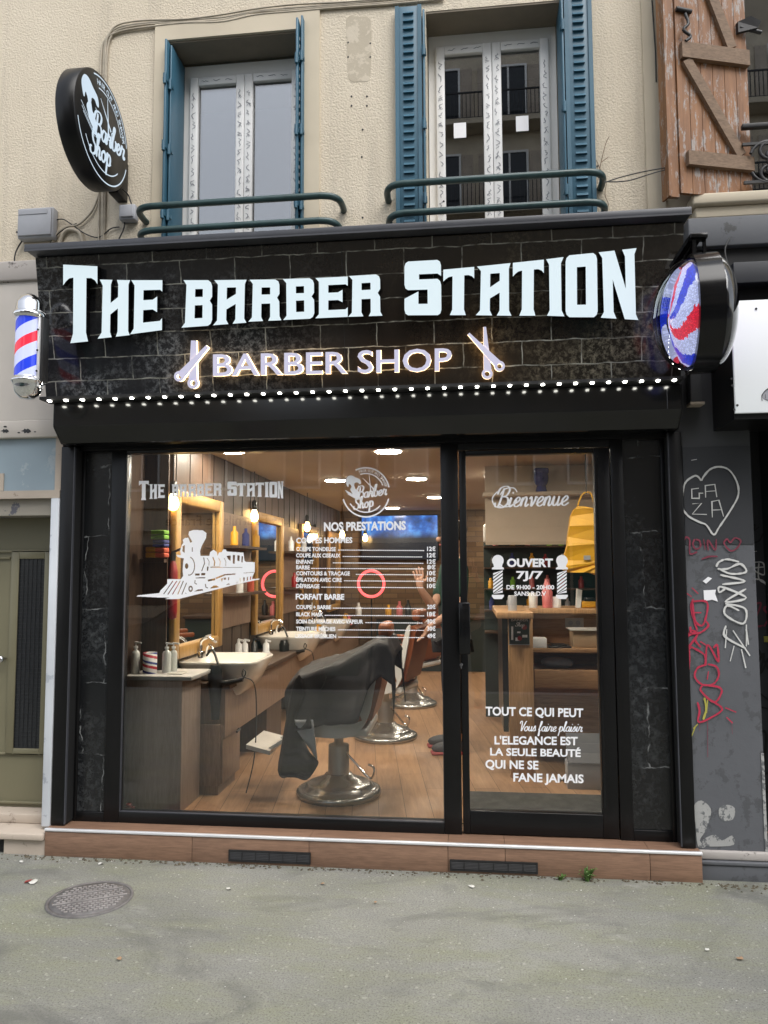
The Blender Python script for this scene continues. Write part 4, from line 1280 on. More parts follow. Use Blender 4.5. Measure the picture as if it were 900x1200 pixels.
def screen():
    m, t, b = new_mat('screen picture of blue cloud')
    v = coords(t, (1, 1, 1))
    n = N(t, 'ShaderNodeTexNoise', Scale=5.5, Detail=6.0, Roughness=0.62); t.links.new(v, n.inputs['Vector'])
    sp = N(t, 'ShaderNodeSeparateXYZ'); t.links.new(v, sp.inputs[0])
    zr = N(t, 'ShaderNodeMapRange'); zr.inputs['From Min'].default_value = -.02; zr.inputs['From Max'].default_value = 0.10; t.links.new(sp.outputs[2], zr.inputs[0])
    c = ramp(t, n.outputs[0], [(0.30, (0.005, 0.02, 0.06)), (0.50, (0.02, 0.10, 0.38)), (0.68, (0.10, 0.36, 0.85))])
    c = mix(t, zr.outputs[0], (0.004, 0.006, 0.012), c)
    b.inputs['Base Color'].default_value = (0.01, 0.01, 0.01, 1)
    t.links.new(c, b.inputs['Emission Color']); b.inputs['Emission Strength'].default_value = 0.8
    b.inputs['Roughness'].default_value = 0.15
    return m


M['parquet'] = parquet(); M['bricks'] = bricks(); M['screen'] = screen()
M['ceil'] = pbr('beige ceiling', (0.52, 0.43, 0.34), 0.8, var=0.04)
M['panelwood'] = wood('brown wall panelling', (0.045, 0.024, 0.014), (0.095, 0.055, 0.033), 'Z', 1.0, 0.5)
M['greywood'] = wood('grey brown laminate', (0.27, 0.20, 0.16), (0.42, 0.325, 0.265), 'Z', 1.4, 0.5, grain=.7)
M['drawerwood'] = wood('mid brown laminate', (0.17, 0.105, 0.072), (0.29, 0.19, 0.13), 'Z', 1.3, 0.5)
M['deskwood'] = wood('warm butcher block wood', (0.33, 0.175, 0.075), (0.56, 0.33, 0.16), 'Z', .8, 0.4)
M['deskwoodx'] = wood('warm slatted desk wood', (0.27, 0.14, 0.06), (0.46, 0.265, 0.13), 'X', .8, 0.45)
M['goldframe'] = wood('gilded oak frame', (0.33, 0.17, 0.045), (0.52, 0.30, 0.09), 'Z', 1.0, 0.35)
M['mirror'] = pbr('mirror', (0.80, 0.82, 0.82), 0.015, 1.0, var=0.01)
M['ceramic'] = pbr('white ceramic', (0.74, 0.71, 0.65), 0.12, var=0.02)
M['counter'] = pbr('pale stone counter', (0.55, 0.53, 0.50), 0.35)
M['darkwall'] = pbr('dark green grey wall', (0.020, 0.032, 0.030), 0.6)
M['plasticblk'] = pbr('black plastic', (0.012, 0.012, 0.012), 0.3)
M['leather'] = pbr('tan brown leather', (0.26, 0.075, 0.025), 0.38, bmp=.15, bs=90)
M['shell'] = pbr('pale grey seat shell', (0.74, 0.76, 0.75), 0.35, var=.04)
M['capecloth'] = pbr('black cape cloth', (0.011, 0.010, 0.012), 0.6, vs=3, bmp=.2, bs=14)
M['towel'] = pbr('white towel', (0.60, 0.62, 0.66), 0.9, bmp=.4, bs=160)
M['lampw'] = emit('ceiling light disc', (1.0, 0.90, 0.74), 88.0)
M['satin'] = pbr('satin grey metal', (0.60, 0.61, 0.60), 0.38, 0.5, var=.05)
M['basemetal'] = pbr('dull chromed base', (0.40, 0.405, 0.40), 0.24, 0.85, var=.08)
M['bulb'] = emit('warm filament bulb', (1.0, 0.62, 0.22), 14.0)
M['ringlight'] = emit('red ring light', (1.0, 0.10, 0.10), 1.3, (0.5, 0.05, 0.05))
M['yellow'] = pbr('yellow plastic bag', (0.68, 0.36, 0.012), 0.5, vs=5, bmp=.2, bs=12)
M['bluehead'] = pbr('deep blue glass head', (0.012, 0.02, 0.16), 0.1)
M['skin'] = pbr('skin', (0.42, 0.235, 0.16), 0.5, var=.06)
M['hair'] = pbr('dark hair', (0.02, 0.014, 0.010), 0.6, bmp=.6, bs=120)
M['greencloth'] = pbr('dark green shirt', (0.008, 0.045, 0.030), 0.8, bmp=.2, bs=30)
M['greenjacket'] = pbr('green jacket', (0.025, 0.13, 0.06), 0.8, bmp=.2, bs=30)
M['trousers'] = pbr('black trousers', (0.012, 0.012, 0.014), 0.8)
M['shoe'] = pbr('grey shoe', (0.06, 0.06, 0.07), 0.6)
M['redsole'] = pbr('red sole', (0.35, 0.05, 0.05), 0.6)
M['cardboard'] = pbr('cardboard', (0.36, 0.25, 0.15), 0.8)
M['red'] = pbr('red plastic', (0.30, 0.012, 0.015), 0.35)
M['orange'] = pbr('orange towels', (0.55, 0.09, 0.04), 0.8, bmp=.3, bs=120)
M['lime'] = pbr('lime green towels', (0.16, 0.36, 0.03), 0.8, bmp=.3, bs=120)
M['navy'] = pbr('navy towels', (0.03, 0.04, 0.16), 0.8, bmp=.3, bs=120)
M['amber'] = pbr('amber yellow', (0.62, 0.30, 0.01), 0.5)
M['pink'] = pbr('pink plastic', (0.60, 0.16, 0.16), 0.4)
M['matgrey'] = pbr('grey ribbed mat', (0.025, 0.025, 0.025), 0.8)
M['matrib'] = pbr('mat rib', (0.17, 0.165, 0.155), 0.7, var=.3, vs=12)
M['teal'] = pbr('teal fascia paint', (0.02, 0.10, 0.095), 0.4)
M['clearbottle'] = pbr('clear pump bottle', (0.62, 0.64, 0.62), 0.15)


def sheet(name, pts, m_, kind='structure'):
    return tag(MB().add(pts, [(0, 1, 2, 3)], False).build(name, m_), kind=kind)


sheet('shop_floor', [(-2.32, .3, FZ), (XE, .3, FZ), (XE, YB, FZ), (-2.32, YB, FZ)], M['parquet'])
m = MB(); m.box(-2.32, XE, FY + .075, YB + .1, CZ, CZ + .08); tag(m.build('shop_ceiling', M['ceil']), kind='structure')
lw = thing('panelled_wall', 'long brown panelled wall behind the framed mirrors and basins', 'wall', (XW, 3.5, FZ))
m = MB(); m.box(XW - .14, XW, FY + .55, YB, FZ - .1, CZ - .002); m.box(-2.40, XW - .14, FY + .075, YB, FZ - .1, CZ - .002)
m.build('wall_body', M['panelwood'], lw)
m = MB()
for k in range(26): m.box(XW, XW + .004, .72 + k * .24, .722 + k * .24, FZ, CZ - .004)
m.build('panel_groove', M['reveal'], lw)
rw = MB(); rw.box(XE, XE + .1, FY + .075, YB, FZ - .1, CZ - .002)
tag(rw.build('side_wall', M['darkwall']), 'dark green grey side wall behind the reception desk', 'wall')
bw = MB(); bw.box(-2.4, XE + .1, YB, YB + .1, FZ - .1, CZ - .002)
tag(bw.build('brick_wall', M['bricks']), 'yellow brown brick wall at the back of the shop', 'wall')

# ceiling lights, row by row; last three are unseen, added to brighten the front
ll = ['nearest the window on the left', 'nearest the window in the middle', 'second row above the first mirror', 'second row above the chairs', 'second row above the entrance', 'third row near the blue screen', 'fourth row in front of the back wall', 'third row at the right above the desk', 'fourth row at the right above the desk', 'unseen, added above the door to brighten the desk', 'unseen, added above the front basin to brighten the cabinet', 'unseen, added above the first chair to brighten the floor']
lp = [(272, 526), (455, 526), (393, 561), (488, 559), (580, 556), (510, 581), (460, 594), (594, 577), (598, 602), Vector((.72, .80, CZ)), Vector((-1.45, .62, CZ)), Vector((-.45, .55, CZ))]
proto = None
for pp, lab in zip(lp, ll):
    p = pp.copy() if isinstance(pp, Vector) else atz(pp[0], pp[1], CZ)
    if p.y > 6.8: p.y = 6.6
    L_ = 'flat round ceiling light, ' + lab
    if proto is None:
        proto = thing('ceiling_light', L_, 'ceiling light', (p.x, p.y, CZ), 'round ceiling lights in the shop')
        m = MB(); m.lathe([(.105, 0), (.105, -.016), (.097, -.02)], (0, 0, 0), 'Z', 28); m.build('rim', M['white'], proto, world=False)
        m = MB(); m.lathe([(.094, -.0185), (.094, -.0225), (.0, -.026)], (0, 0, 0), 'Z', 28); m.build('diffuser', M['lampw'], proto, world=False)
    else:
        c = copy_tree(proto); c.location = (p.x, p.y, CZ); c['label'] = L_

# mirrors along the left wall
MY = [(.62, 1.55), (2.42, 3.42), (4.25, 5.2), (5.9, 6.8)]
for k, ((y0, y1), lab) in enumerate(zip(MY, ('nearest the street behind the engine decal', 'second from the street behind the middle basin', 'third along the wall', 'farthest by the brick wall'))):
    t_ = thing('wall_mirror', 'tall gilt framed mirror on the panelled wall, ' + lab, 'mirror', (XW, (y0 + y1) / 2, .98), 'gilt mirrors along the panelled wall')
    z0, z1, f = .98, 2.07, .085
    m = MB()
    for a in ((y0, y0 + f, z0, z1), (y1 - f, y1, z0, z1), (y0 + f, y1 - f, z1 - f, z1), (y0 + f, y1 - f, z0, z0 + f)):
        m.bbox(XW + .005, XW + .05, a[0], a[1], a[2], a[3], .010)
    g2 = .012
    for a in ((y0 + f, y0 + f + g2, z0 + f, z1 - f), (y1 - f - g2, y1 - f, z0 + f, z1 - f)): m.box(XW + .02, XW + .042, *a)
    m.build('frame', M['goldframe'], t_)
    m = MB(); m.box(XW + .012, XW + .018, y0 + f - .002, y1 - f + .002, z0 + f - .002, z1 - f + .002); m.build('mirror_glass', M['mirror'], t_)

# hanging filament bulbs
bl_ = [(203, 588, .62), (251, 604, 1.5), (298, 604, 2.42), (322, 618, 3.35), (360, 617, 4.3), (369, 627, 5.1), (401, 626, 5.9), (428, 630, 6.7)]
bnames = ['first from the street', 'second from the street', 'third from the street', 'fourth from the street', 'fifth from the street', 'sixth from the street', 'seventh from the street', 'farthest from the street']
proto = None
for (px, py, y), nm in zip(bl_, bnames):
    p = at(px, py, y)
    L_ = 'glowing pear shaped filament bulb hanging before the mirrors, ' + nm
    if proto is None:
        proto = thing('hanging_bulb', L_, 'hanging bulb', p, 'filament bulbs along the mirrors')
        m = MB(); m.lathe([(.0, -.058), (.024, -.05), (.036, -.025), (.035, .0), (.022, .035), (.016, .055)], (0, 0, 0), 'Z', 16); m.build('bulb', M['bulb'], proto, world=False)
        m = MB(); m.lathe([(.021, .05), (.023, .06), (.023, .12), (.01, .135)], (0, 0, 0), 'Z', 12); m.build('socket', M['plasticblk'], proto, world=False)
        m = MB(); m.tube([(0, 0, .13), (0, 0, CZ - p.z)], .004, 6); m.build('flex', M['blackcable'], proto, world=False)
    else:
        c = copy_tree(proto); c.location = p; c['label'] = L_
        for ch in c.children:
            if ch.name.startswith('flex'):
                ch.scale.z = (CZ - p.z) / (CZ - proto.location.z)

# vanity counter with basins
ct = thing('vanity_counter', 'long wood fronted vanity counter under the mirrors carrying the basins', 'counter', (XW, 3.5, FZ))
m = MB(); m.bbox(XW, -1.50, .66, 6.4, .80, .838, .004); m.build('worktop', M['panelwood'], ct)
m = MB(); m.box(XW, -1.53, .66, 6.4, .50, .80); m.build('apron', M['drawerwood'], ct)
m = MB()
for y in (1.75, 3.5, 5.2): m.box(XW, -1.56, y, y + .45, FZ, .499)
m.build('cupboard', M['panelwood'], ct)
basin0 = None
for k, (y, lab) in enumerate(((1.03, 'front basin, nearest the street'), (2.87, 'middle basin beside the second mirror'), (4.68, 'rear basin beside the third mirror'))):
    L_ = 'white ceramic wash ' + lab
    if basin0 is None:
        basin0 = thing('basin', L_, 'basin', (-1.64, y, .838), 'ceramic basins on the vanity counter')
        m = MB()
        def ring(sx, sy, z, r_=.35): return [(sx * (abs(cos(2 * pi * i / 28)) ** r_) * (1 if cos(2 * pi * i / 28) >= 0 else -1), sy * (abs(sin(2 * pi * i / 28)) ** r_) * (1 if sin(2 * pi * i / 28) >= 0 else -1), z) for i in range(28)]
        rings_ = [ring(.13, .16, -.11), ring(.19, .22, -.06), ring(.235, .27, .04), ring(.265, .30, .10), ring(.27, .305, .115), ring(.262, .298, .12), ring(.235, .27, .112), ring(.20, .235, .05), ring(.13, .15, .015), ring(.03, .03, .01)]
        vs = [p for rr in rings_ for p in rr]
        fs = [(i * 28 + k2, i * 28 + (k2 + 1) % 28, (i + 1) * 28 + (k2 + 1) % 28, (i + 1) * 28 + k2) for i in range(len(rings_) - 1) for k2 in range(28)]
        m.add(vs, fs, True); m.add(rings_[-1], [list(range(28))], True)
        m.build('bowl', M['ceramic'], basin0, world=False)
        m = MB(); m.lathe([(.022, .11), (.02, .15), (.014, .16)], (-.19, 0, 0), 'Z', 12); m.tube(spline([(-.19, 0, .15), (-.19, 0, .22), (-.14, 0, .25), (-.08, 0, .22)], 5), .010, 8); m.bar((-.19, 0, .16), (-.2, .05, .19), .012)
        m.tube(spline([(-.12, -.1, .13), (-.1, -.12, .2), (-.05, -.2, .22), (.0, -.27, .17)], 5), .008, 8)
        m.build('tap', M['chrome'], basin0, world=False)
        m = MB(); m.tube(spline([(-.05, -.27, .16), (.0, -.3, .20), (.05, -.34, .12)], 5), .008, 8); m.build('hose', M['plasticblk'], basin0, world=False)
    else:
        c = copy_tree(basin0); c.location = (-1.64, y, .838); c['label'] = L_
        if k == 2: c.scale = (1, 1, 1)
# white crock / towels beside the far basin
def dryer(p, lab, s=1.0):
    t_ = thing('hair_dryer', lab, 'hair dryer', p, 'hair dryers hooked on the basins')
    m = MB(); m.tube([(p[0], p[1], p[2] + .06), (p[0], p[1], p[2] + .02), (p[0] + .003, p[1], p[2] - .08), (p[0] + .006, p[1], p[2] - .20), (p[0] + .006, p[1], p[2] - .28)], [.03 * s, .045 * s, .043 * s, .03 * s, .026 * s], 14); m.build('barrel', M['plasticblk'], t_)
    m = MB(); m.tube([(p[0] + .03, p[1], p[2] - .055), (p[0] + .10, p[1], p[2] - .05), (p[0] + .18, p[1], p[2] - .03)], [.016 * s, .018 * s, .014 * s], 10); m.build('grip', M['plasticblk'], t_)
    m = MB(); m.tube(spline([(p[0] + .18, p[1], p[2] - .03), (p[0] + .20, p[1], p[2] + .01), (p[0] + .185, p[1], p[2] + .03), (p[0] + .18, p[1], p[2] - .01), (p[0] + .25, p[1], p[2] - .05), (p[0] + .27, p[1], p[2] - .2), (p[0] + .26, p[1], p[2] - .5), (p[0] + .2, p[1] + .03, FZ + .01)], 6), .004, 6); m.build('cord', M['blackcable'], t_)


q = at(252, 790, .66); dryer((q.x, q.y, q.z), 'black hair dryer hanging at the front basin')
q = at(333, 758, 2.5); dryer((q.x, q.y, q.z), 'black hair dryer hanging at the middle basin')

# cabinets by the window
cab = thing('window_cabinet', 'tall grey brown laminate cabinet standing against the window', 'cabinet', (-1.84, .45, FZ))
p0, p1 = at(143, 795, .30), at(213, 795, .30)
m = MB(); m.bbox(-2.02, p1.x, .31, .62, FZ, .905, .003); m.build('carcass', M['greywood'], cab)
m = MB(); m.bbox(-2.03, p1.x + .06, .295, .64, .906, .930, .003); m.build('cabinet_top', M['counter'], cab)
m = MB(); m.box(-1.99, p1.x - .02, .309, .3098, .20, .86); m.build('door_panel', M['greywood'], cab)
low = thing('low_cupboard', 'low brown cupboard with a lever handle beside the tall cabinet', 'cupboard', (-1.6, .8, FZ))
m = MB(); m.bbox(XW + .01, -1.555, .645, 1.02, FZ + .06, .585, .003); m.box(XW + .02, -1.57, .66, 1.0, FZ, FZ + .06); m.build('carcass', M['drawerwood'], low)
m = MB(); m.bbox(-1.554, -1.540, .655, 1.01, FZ + .07, .575, .003); m.build('door', M['drawerwood'], low)
m = MB(); m.tube([(-1.54, .93, .50), (-1.515, .93, .50), (-1.515, .86, .495)], .007, 8); m.build('handle', M['iron'], low)
tag(MB().ball((-1.66, .78, .635), .085, .07, .05).ball((-1.62, .80, .655), .05, .05, .03).build('folded_towel', M['towel']), 'crumpled white towel lying on the low cupboard', 'towel')


def pump(px, py, y, lab, h=.17, r_=.03):
    p = at(px, py, y); z = .930
    t_ = thing('pump_bottle', lab, 'bottle', (p.x, y, z), 'bottles on the tall cabinet')
    m = MB(); m.lathe([(r_, 0), (r_, h * .62), (r_ * .8, h * .70), (r_ * .35, h * .74), (r_ * .35, h * .8)], (p.x, y, z), 'Z', 16); m.build('bottle_body', M['clearbottle'], t_)
    m = MB(); m.lathe([(.013, h * .79), (.013, h * .86), (.004, h * .87), (.004, h * .97)], (p.x, y, z), 'Z', 10); m.bar((p.x - .006, y, z + h * .98), (p.x + .035, y, z + h * .955), .011, .009); m.build('pump_head', M['white'], t_)


pump(158.5, 790, .40, 'white pump bottle left of the striped jar', .19, .026)
pump(195, 790, .46, 'clear pump bottle right of the striped jar', .18, .027)
pump(203, 790, .52, 'second clear pump bottle by the cabinet edge', .175, .022)
def striped():
    m, t, b = new_mat('red white blue spiral stripes')
    v = coords(t, (1, 1, 1), 'UV') if False else coords(t)
    sp = N(t, 'ShaderNodeSeparateXYZ'); t.links.new(v, sp.inputs[0])
    at2 = N(t, 'ShaderNodeMath', operation='ARCTAN2'); t.links.new(sp.outputs[1], at2.inputs[0]); t.links.new(sp.outputs[0], at2.inputs[1])
    dv = N(t, 'ShaderNodeMath', operation='DIVIDE'); dv.inputs[1].default_value = 2 * pi; t.links.new(at2.outputs[0], dv.inputs[0])
    ml = N(t, 'ShaderNodeMath', operation='MULTIPLY'); ml.inputs[1].default_value = 16; t.links.new(sp.outputs[2], ml.inputs[0])
    ad = N(t, 'ShaderNodeMath', operation='ADD'); t.links.new(dv.outputs[0], ad.inputs[0]); t.links.new(ml.outputs[0], ad.inputs[1])
    fr_ = N(t, 'ShaderNodeMath', operation='FRACT'); t.links.new(ad.outputs[0], fr_.inputs[0])
    r_ = N(t, 'ShaderNodeValToRGB'); r_.color_ramp.interpolation = 'CONSTANT'
    el = r_.color_ramp.elements
    while len(el) < 4: el.new(.5)
    for e, (p, c) in zip(el, ((0, (.7, .7, .7, 1)), (.35, (.42, .03, .05, 1)), (.62, (.7, .7, .7, 1)), (.78, (.04, .05, .22, 1)))): e.position = p; e.color = c
    t.links.new(fr_.outputs[0], r_.inputs[0]); t.links.new(r_.outputs[0], b.inputs['Base Color'])
    b.inputs['Roughness'].default_value = .25
    return m


M['stripes'] = striped()
p = at(175.5, 790, .42)
jar = thing('striped_jar', 'jar with red white and navy spiral stripes on the tall cabinet', 'jar', (p.x, .42, .93))
m = MB(); m.lathe([(.042, 0), (.042, .125), (.038, .125), (.038, .01)], (0, 0, 0), 'Z', 24); m.build('jar_body', M['stripes'], jar, world=False)
p = at(205, 793, .44); tag(MB().bbox(p.x - .02, p.x + .07, .37, .46, .931, .937, .002).build('soap_dish', M['ceramic']), 'flat pale dish at the front edge of the cabinet top', 'dish')

# shelf with towels between window and first mirror
sh = thing('towel_shelf', 'wall shelf of dark wood left of the first mirror', 'shelf', (XW, .5, 1.5))
za, zb = at(205, 655, .55).z, at(205, 600, .55).z
m = MB(); m.box(-2.1, -1.9 + .02, .50, .545, za - .022, za); m.build('shelf_board', M['panelwood'], sh)
m = MB(); m.box(-2.1, -1.88, .551, .565, FZ, CZ - .01); m.build('back_panel', M['panelwood'], sh)
for (x0, y0, x1, y1), c, lab in (((176, 641, 187, 653.5), 'amber', 'amber yellow stacked boxes on the wall shelf'), ((187, 642, 198, 653.5), 'orange', 'orange red folded towels at the bottom of the shelf pile'), ((184, 633, 198, 641.5), 'navy', 'navy folded towels in the middle of the shelf pile'), ((182, 621.5, 198, 632.5), 'lime', 'lime green folded towels on top of the shelf pile')):
    p, q = at(x0, y0, .49), at(x1, y1, .49)
    m = MB(); n_ = 2
    for k in range(n_):
        hh = (p.z - q.z) / n_
        m.bbox(p.x, q.x, .42, .498, q.z + k * hh + .001, q.z + (k + 1) * hh - .002, .006)
    tag(m.build('folded_towels', M[c]), lab, 'towels', 'coloured towels on the wall shelf')

# shelves between the mirrors
for k, (y0, y1, lab) in enumerate(((1.60, 2.37, 'between the first and second mirrors'), (3.47, 4.2, 'between the second and third mirrors'))):
    t_ = thing('wall_shelf', 'dark wooden product shelf ' + lab, 'shelf', (XW, y0, 1.5), 'product shelves between mirrors')
    for z in (1.35, 1.72):
        m = MB(); m.box(XW + .005, XW + .16, y0, y1, z, z + .02); m.build('shelf_board', M['panelwood'], t_)
    m = MB(); m.box(XW + .005, XW + .02, y0, y1, 1.10, 2.0); m.build('shelf_back', M['drawerwood'], t_)
    cs = [['amber', 'white', 'navy', 'orange', 'amber'], ['white', 'red', 'amber', 'plasticblk', 'white']]
    nm = ['first', 'second', 'third', 'fourth', 'fifth']
    for j, c in enumerate(cs[k]):
        yy = y0 + .08 + j * .15; zz = 1.37 if j % 2 else 1.74
        b_ = MB(); b_.lathe([(.03, 0), (.03, .10), (.012, .12), (.012, .15)], (XW + .09, yy, zz), 'Z', 12)
        tag(b_.build('product_bottle', M[c]), '%s %s bottle on the shelf %s' % (nm[j], {'amber': 'amber', 'white': 'white', 'navy': 'navy', 'orange': 'orange', 'red': 'red', 'plasticblk': 'black'}[c], lab), 'bottle', 'bottles on the product shelves')
# fire extinguisher beside the first mirror, small bottles on the vanity
p = at(203, 660, .6)
t_ = thing('fire_extinguisher', 'red fire extinguisher hung at the edge of the first mirror', 'extinguisher', (p.x, .585, 1.2))
m = MB(); m.lathe([(.0, 0), (.026, .01), (.03, .05), (.03, .30), (.02, .35), (.012, .37)], (p.x + .0, .60, 1.24), 'Z', 16); m.build('cylinder', M['red'], t_)
m = MB(); m.lathe([(.016, .37), (.016, .42)], (p.x, .60, 1.24), 'Z', 10); m.bar((p.x - .01, .60, 1.66), (p.x + .06, .60, 1.69), .014); m.build('valve', M['plasticblk'], t_)
vi = [(272, 745, 1.85, 'white', .16), (287, 745, 1.95, 'white', .15), (298, 742, 2.05, 'plasticblk', .15), (312, 741, 2.2, 'white', .12), (372, 728, 3.7, 'amber', .14), (410, 715, 5.3, 'amber', .16), (380, 722, 3.9, 'white', .12), (447, 720, 5.6, 'pink', .12)]
vn = ['tall white dispenser behind the front basin', 'second white dispenser behind the front basin', 'black grooming machine on the vanity counter', 'short white bottle by the middle mirror', 'amber bottle behind the middle basin', 'yellow bottle near the red ring light', 'white bottle behind the middle basin', 'pink bottle on the far counter']
for (px, py, y, c, h), lab in zip(vi, vn):
    b_ = MB(); x = max(min(at(px, py, y).x, -1.54), -1.82)
    b_.lathe([(.045, 0), (.04, .012), (.028, .03), (.026, h * .75), (.012, h * .85), (.012, h)], (x, y, .839), 'Z', 14); b_.bar((x - .005, y, .839 + h), (x + .04, y, .839 + h - .01), .014)
    tag(b_.build('counter_bottle', M[c]), lab, 'bottle', 'bottles on the vanity counter')


# ------------------------------------------------------------------ barber chairs
def chair():
    r_ = thing('barber_chair', '', 'barber chair', (0, 0, FZ), 'barber chairs facing the mirrors')
    m = MB(); m.lathe([(.0, .0), (.262, .0), (.268, .018), (.262, .034), (.245, .042), (.215, .046), (.205, .066), (.185, .074), (.145, .078), (.13, .096), (.10, .104), (.085, .125), (.07, .13)], (0, 0, 0), 'Z', 40); m.build('base', M['basemetal'], r_, world=False)
    m = MB(); m.lathe([(.068, .125), (.064, .30), (.060, .305), (.030, .31), (.030, .42)], (0, 0, 0), 'Z', 24); m.build('column', M['satin'], r_, world=False)
    m = MB(); m.tube(spline([(.05, -.03, .26), (.12, -.06, .20), (.20, -.09, .13), (.23, -.10, .14), (.235, -.10, .19), (.20, -.10, .21)], 5), .0075, 8); m.build('pump_lever', M['chrome'], r_, world=False)
    m = MB(); m.bbox(-.23, .22, -.25, .25, .40, .455, .02, 3); m.build('seat_frame', M['shell'], r_, world=False)
    m = MB(); m.bbox(-.24, .20, -.225, .225, .456, .545, .03, 4); m.build('seat_cushion', M['leather'], r_, world=False)
    # curved side shell, one each side
    for s in (-1, 1):
        m = MB()
        prof = spline([(-.23, .42), (.0, .40), (.14, .42), (.22, .52), (.26, .70), (.30, .93), (.27, .93), (.215, .74), (.16, .60), (.03, .545), (-.23, .535)], 4)
        m.prism([(x, s * .262 - .012, z) for x, z in prof], (0, .024, 0)); m.build('side_shell', M['shell'], r_, world=False)
        m = MB(); m.bbox(-.17, .22, s * .285 - .03, s * .285 + .03, .70, .745, .014, 3); m.bar((.10, s * .285, .70), (.16, s * .27, .50), .03, .05); m.build('armrest', M['leather'], r_, world=False)
    m = MB()
    prof = [(.16, .50), (.21, .70), (.255, .93), (.315, .95), (.34, .92), (.295, .70), (.24, .50)]
    m.prism([(x, -.235, z) for x, z in prof], (0, .47, 0)); m.build('backrest', M['leather'], r_, world=False)
    m = MB(); m.bbox(.265, .345, -.12, .12, .975, 1.07, .03, 4); m.bar((.305, 0, .94), (.307, 0, .98), .03); m.build('headrest', M['leather'], r_, world=False)
    m = MB(); m.bar((-.21, -.14, .42), (-.42, -.14, .29), .03, .02); m.bar((-.21, .14, .42), (-.42, .14, .29), .03, .02); m.build('footrest_arm', M['shell'], r_, world=False)
    m = MB(); m.prism([(-.39, -.20, .275), (-.54, -.20, .31), (-.54, -.20, .335), (-.39, -.20, .30)], (0, .40, 0)); m.build('footrest', M['counter'], r_, world=False)
    return r_


ch0 = chair()
cps = [(397, 930, 'brown leather barber chair nearest the window, draped with the black cape', 0), (452, 864, 'brown leather barber chair in the middle of the row', -12), (482, 826, 'brown leather barber chair farthest from the window', -28)]
for k, (px, py, lab, rz) in enumerate(cps):
    c = ch0 if k == 0 else copy_tree(ch0)
    p = atz(px, py, FZ)
    c.location = (p.x, p.y, FZ); c.rotation_euler.z = R(rz); c['label'] = lab
CP = atz(397, 930, FZ)

# cape thrown over the first chair
def cape():
    bm = bmesh.new()
    # rows along the chair (x), columns across (y): top ridge, hanging near side, far side
    nx, ny = 46, 40
    def top(x):      # height of the cloth over seat, arms and back
        pts = [(-.50, .60), (-.40, .74), (-.33, .80), (-.20, .825), (0.0, .87), (.2, .945), (.31, .985), (.38, .98), (.44, .88)]
        for (a, za), (b, zb_) in zip(pts[:-1], pts[1:]):
            if a <= x <= b:
                t_ = (x - a) / (b - a); return za + (zb_ - za) * t_
        return pts[0][1] if x < pts[0][0] else pts[-1][1]
    def hem(x):
        pts = [(-.50, .42), (-.40, .44), (-.25, .47), (.0, .49), (.18, .53), (.26, .72), (.34, .76), (.44, .70)]
        for (a, za), (b, zb_) in zip(pts[:-1], pts[1:]):
            if a <= x <= b:
                t_ = (x - a) / (b - a); return za + (zb_ - za) * t_
        return .5
    gridv = []
    for i in range(nx + 1):
        xo = -.42 + .86 * i / nx
        x = -.255 + .64 * i / nx
        row = []
        zt, zh = top(xo), hem(xo)
        for j in range(ny + 1):
            u = -1 + 2 * j / ny
            au = abs(u)
            if au < .42:
                y = u / .42 * .335; z = zt - .022 * (au / .42) ** 4
                if xo > .25: y *= .92
            else:
                k_ = (au - .42) / .58
                y = math.copysign(.335 + .035 * k_ + .03 * sin(x * 15 + u) * k_, u) * (1.0 if xo < .25 else .9)
                z = (zt - .022) + (zh - zt + .022) * k_
            nzv = noise.noise(Vector((x * 5.5, u * 2.2, 1.3)))
            y += .014 * nzv * (1 + 1.6 * max(0, au - .42)) + math.copysign(.040 * max(0, au - .42) * (1 - abs(sin(x * 15 + 2.0 * nzv + u))) , u); z += .008 * noise.noise(Vector((x * 4, u * 4, 7.7))) + .010 * (1 - abs(noise.noise(Vector((x * 7 + u * 3, u * 5 - x * 3, 2.1)))) * 3)
            x2 = x + .02 * noise.noise(Vector((u * 3, x * 3, 4.2)))
            row.append(bm.verts.new((x2, y, z)))
        gridv.append(row)
    for i in range(nx):
        for j in range(ny): bm.faces.new((gridv[i][j], gridv[i + 1][j], gridv[i + 1][j + 1], gridv[i][j + 1]))
    return bm


cp = thing('barber_cape', 'black cloth cape thrown over the chair nearest the window', 'cape', (CP.x, CP.y, FZ))
m = MB(); m.bm(cape(), True)
co = m.build('cloth', M['capecloth'], cp, world=False)
md = co.modifiers.new('thickness', 'SOLIDIFY'); md.thickness = .006
# near corner of the tail in black with the lining triangle beside it
def px_sheet(name, pts, y0, m_, parent, bow=.03):
    me = curve_mesh([pts])
    bm = bmesh.new(); bm.from_mesh(me)
    bmesh.ops.triangulate(bm, faces=bm.faces[:])
    bmesh.ops.subdivide_edges(bm, edges=bm.edges[:], cuts=3, use_grid_fill=True)
    mb = MB()
    cx = sum(p[0] for p in pts) / len(pts)
    def f(p):
        q = at(p.x, p.y, y0)
        q.y += bow * sin((p.x - cx) * .22 + p.y * .03); return q
    bm.verts.index_update()
    mb.add([f(v.co) for v in bm.verts], [[v.index for v in ff.verts] for ff in bm.faces], True); bm.free()
    o = mb.build(name, m_, parent)
    s = o.modifiers.new('thickness', 'SOLIDIFY'); s.thickness = .006
    return o
px_sheet('cape_corner', spline([(352, 790), (341, 812), (335, 845), (330, 872), (325, 903), (336, 910), (351, 914), (364, 909), (372, 897), (371, 890), (360, 876), (350, 858), (346, 842), (356, 815)], 3, True), CP.y - .395, M['capecloth'], cp)
px_sheet('cape_lining', [(341, 843), (366, 844), (372, 890), (358, 872), (350, 858)], CP.y - .385, M['towel'], cp, .012)

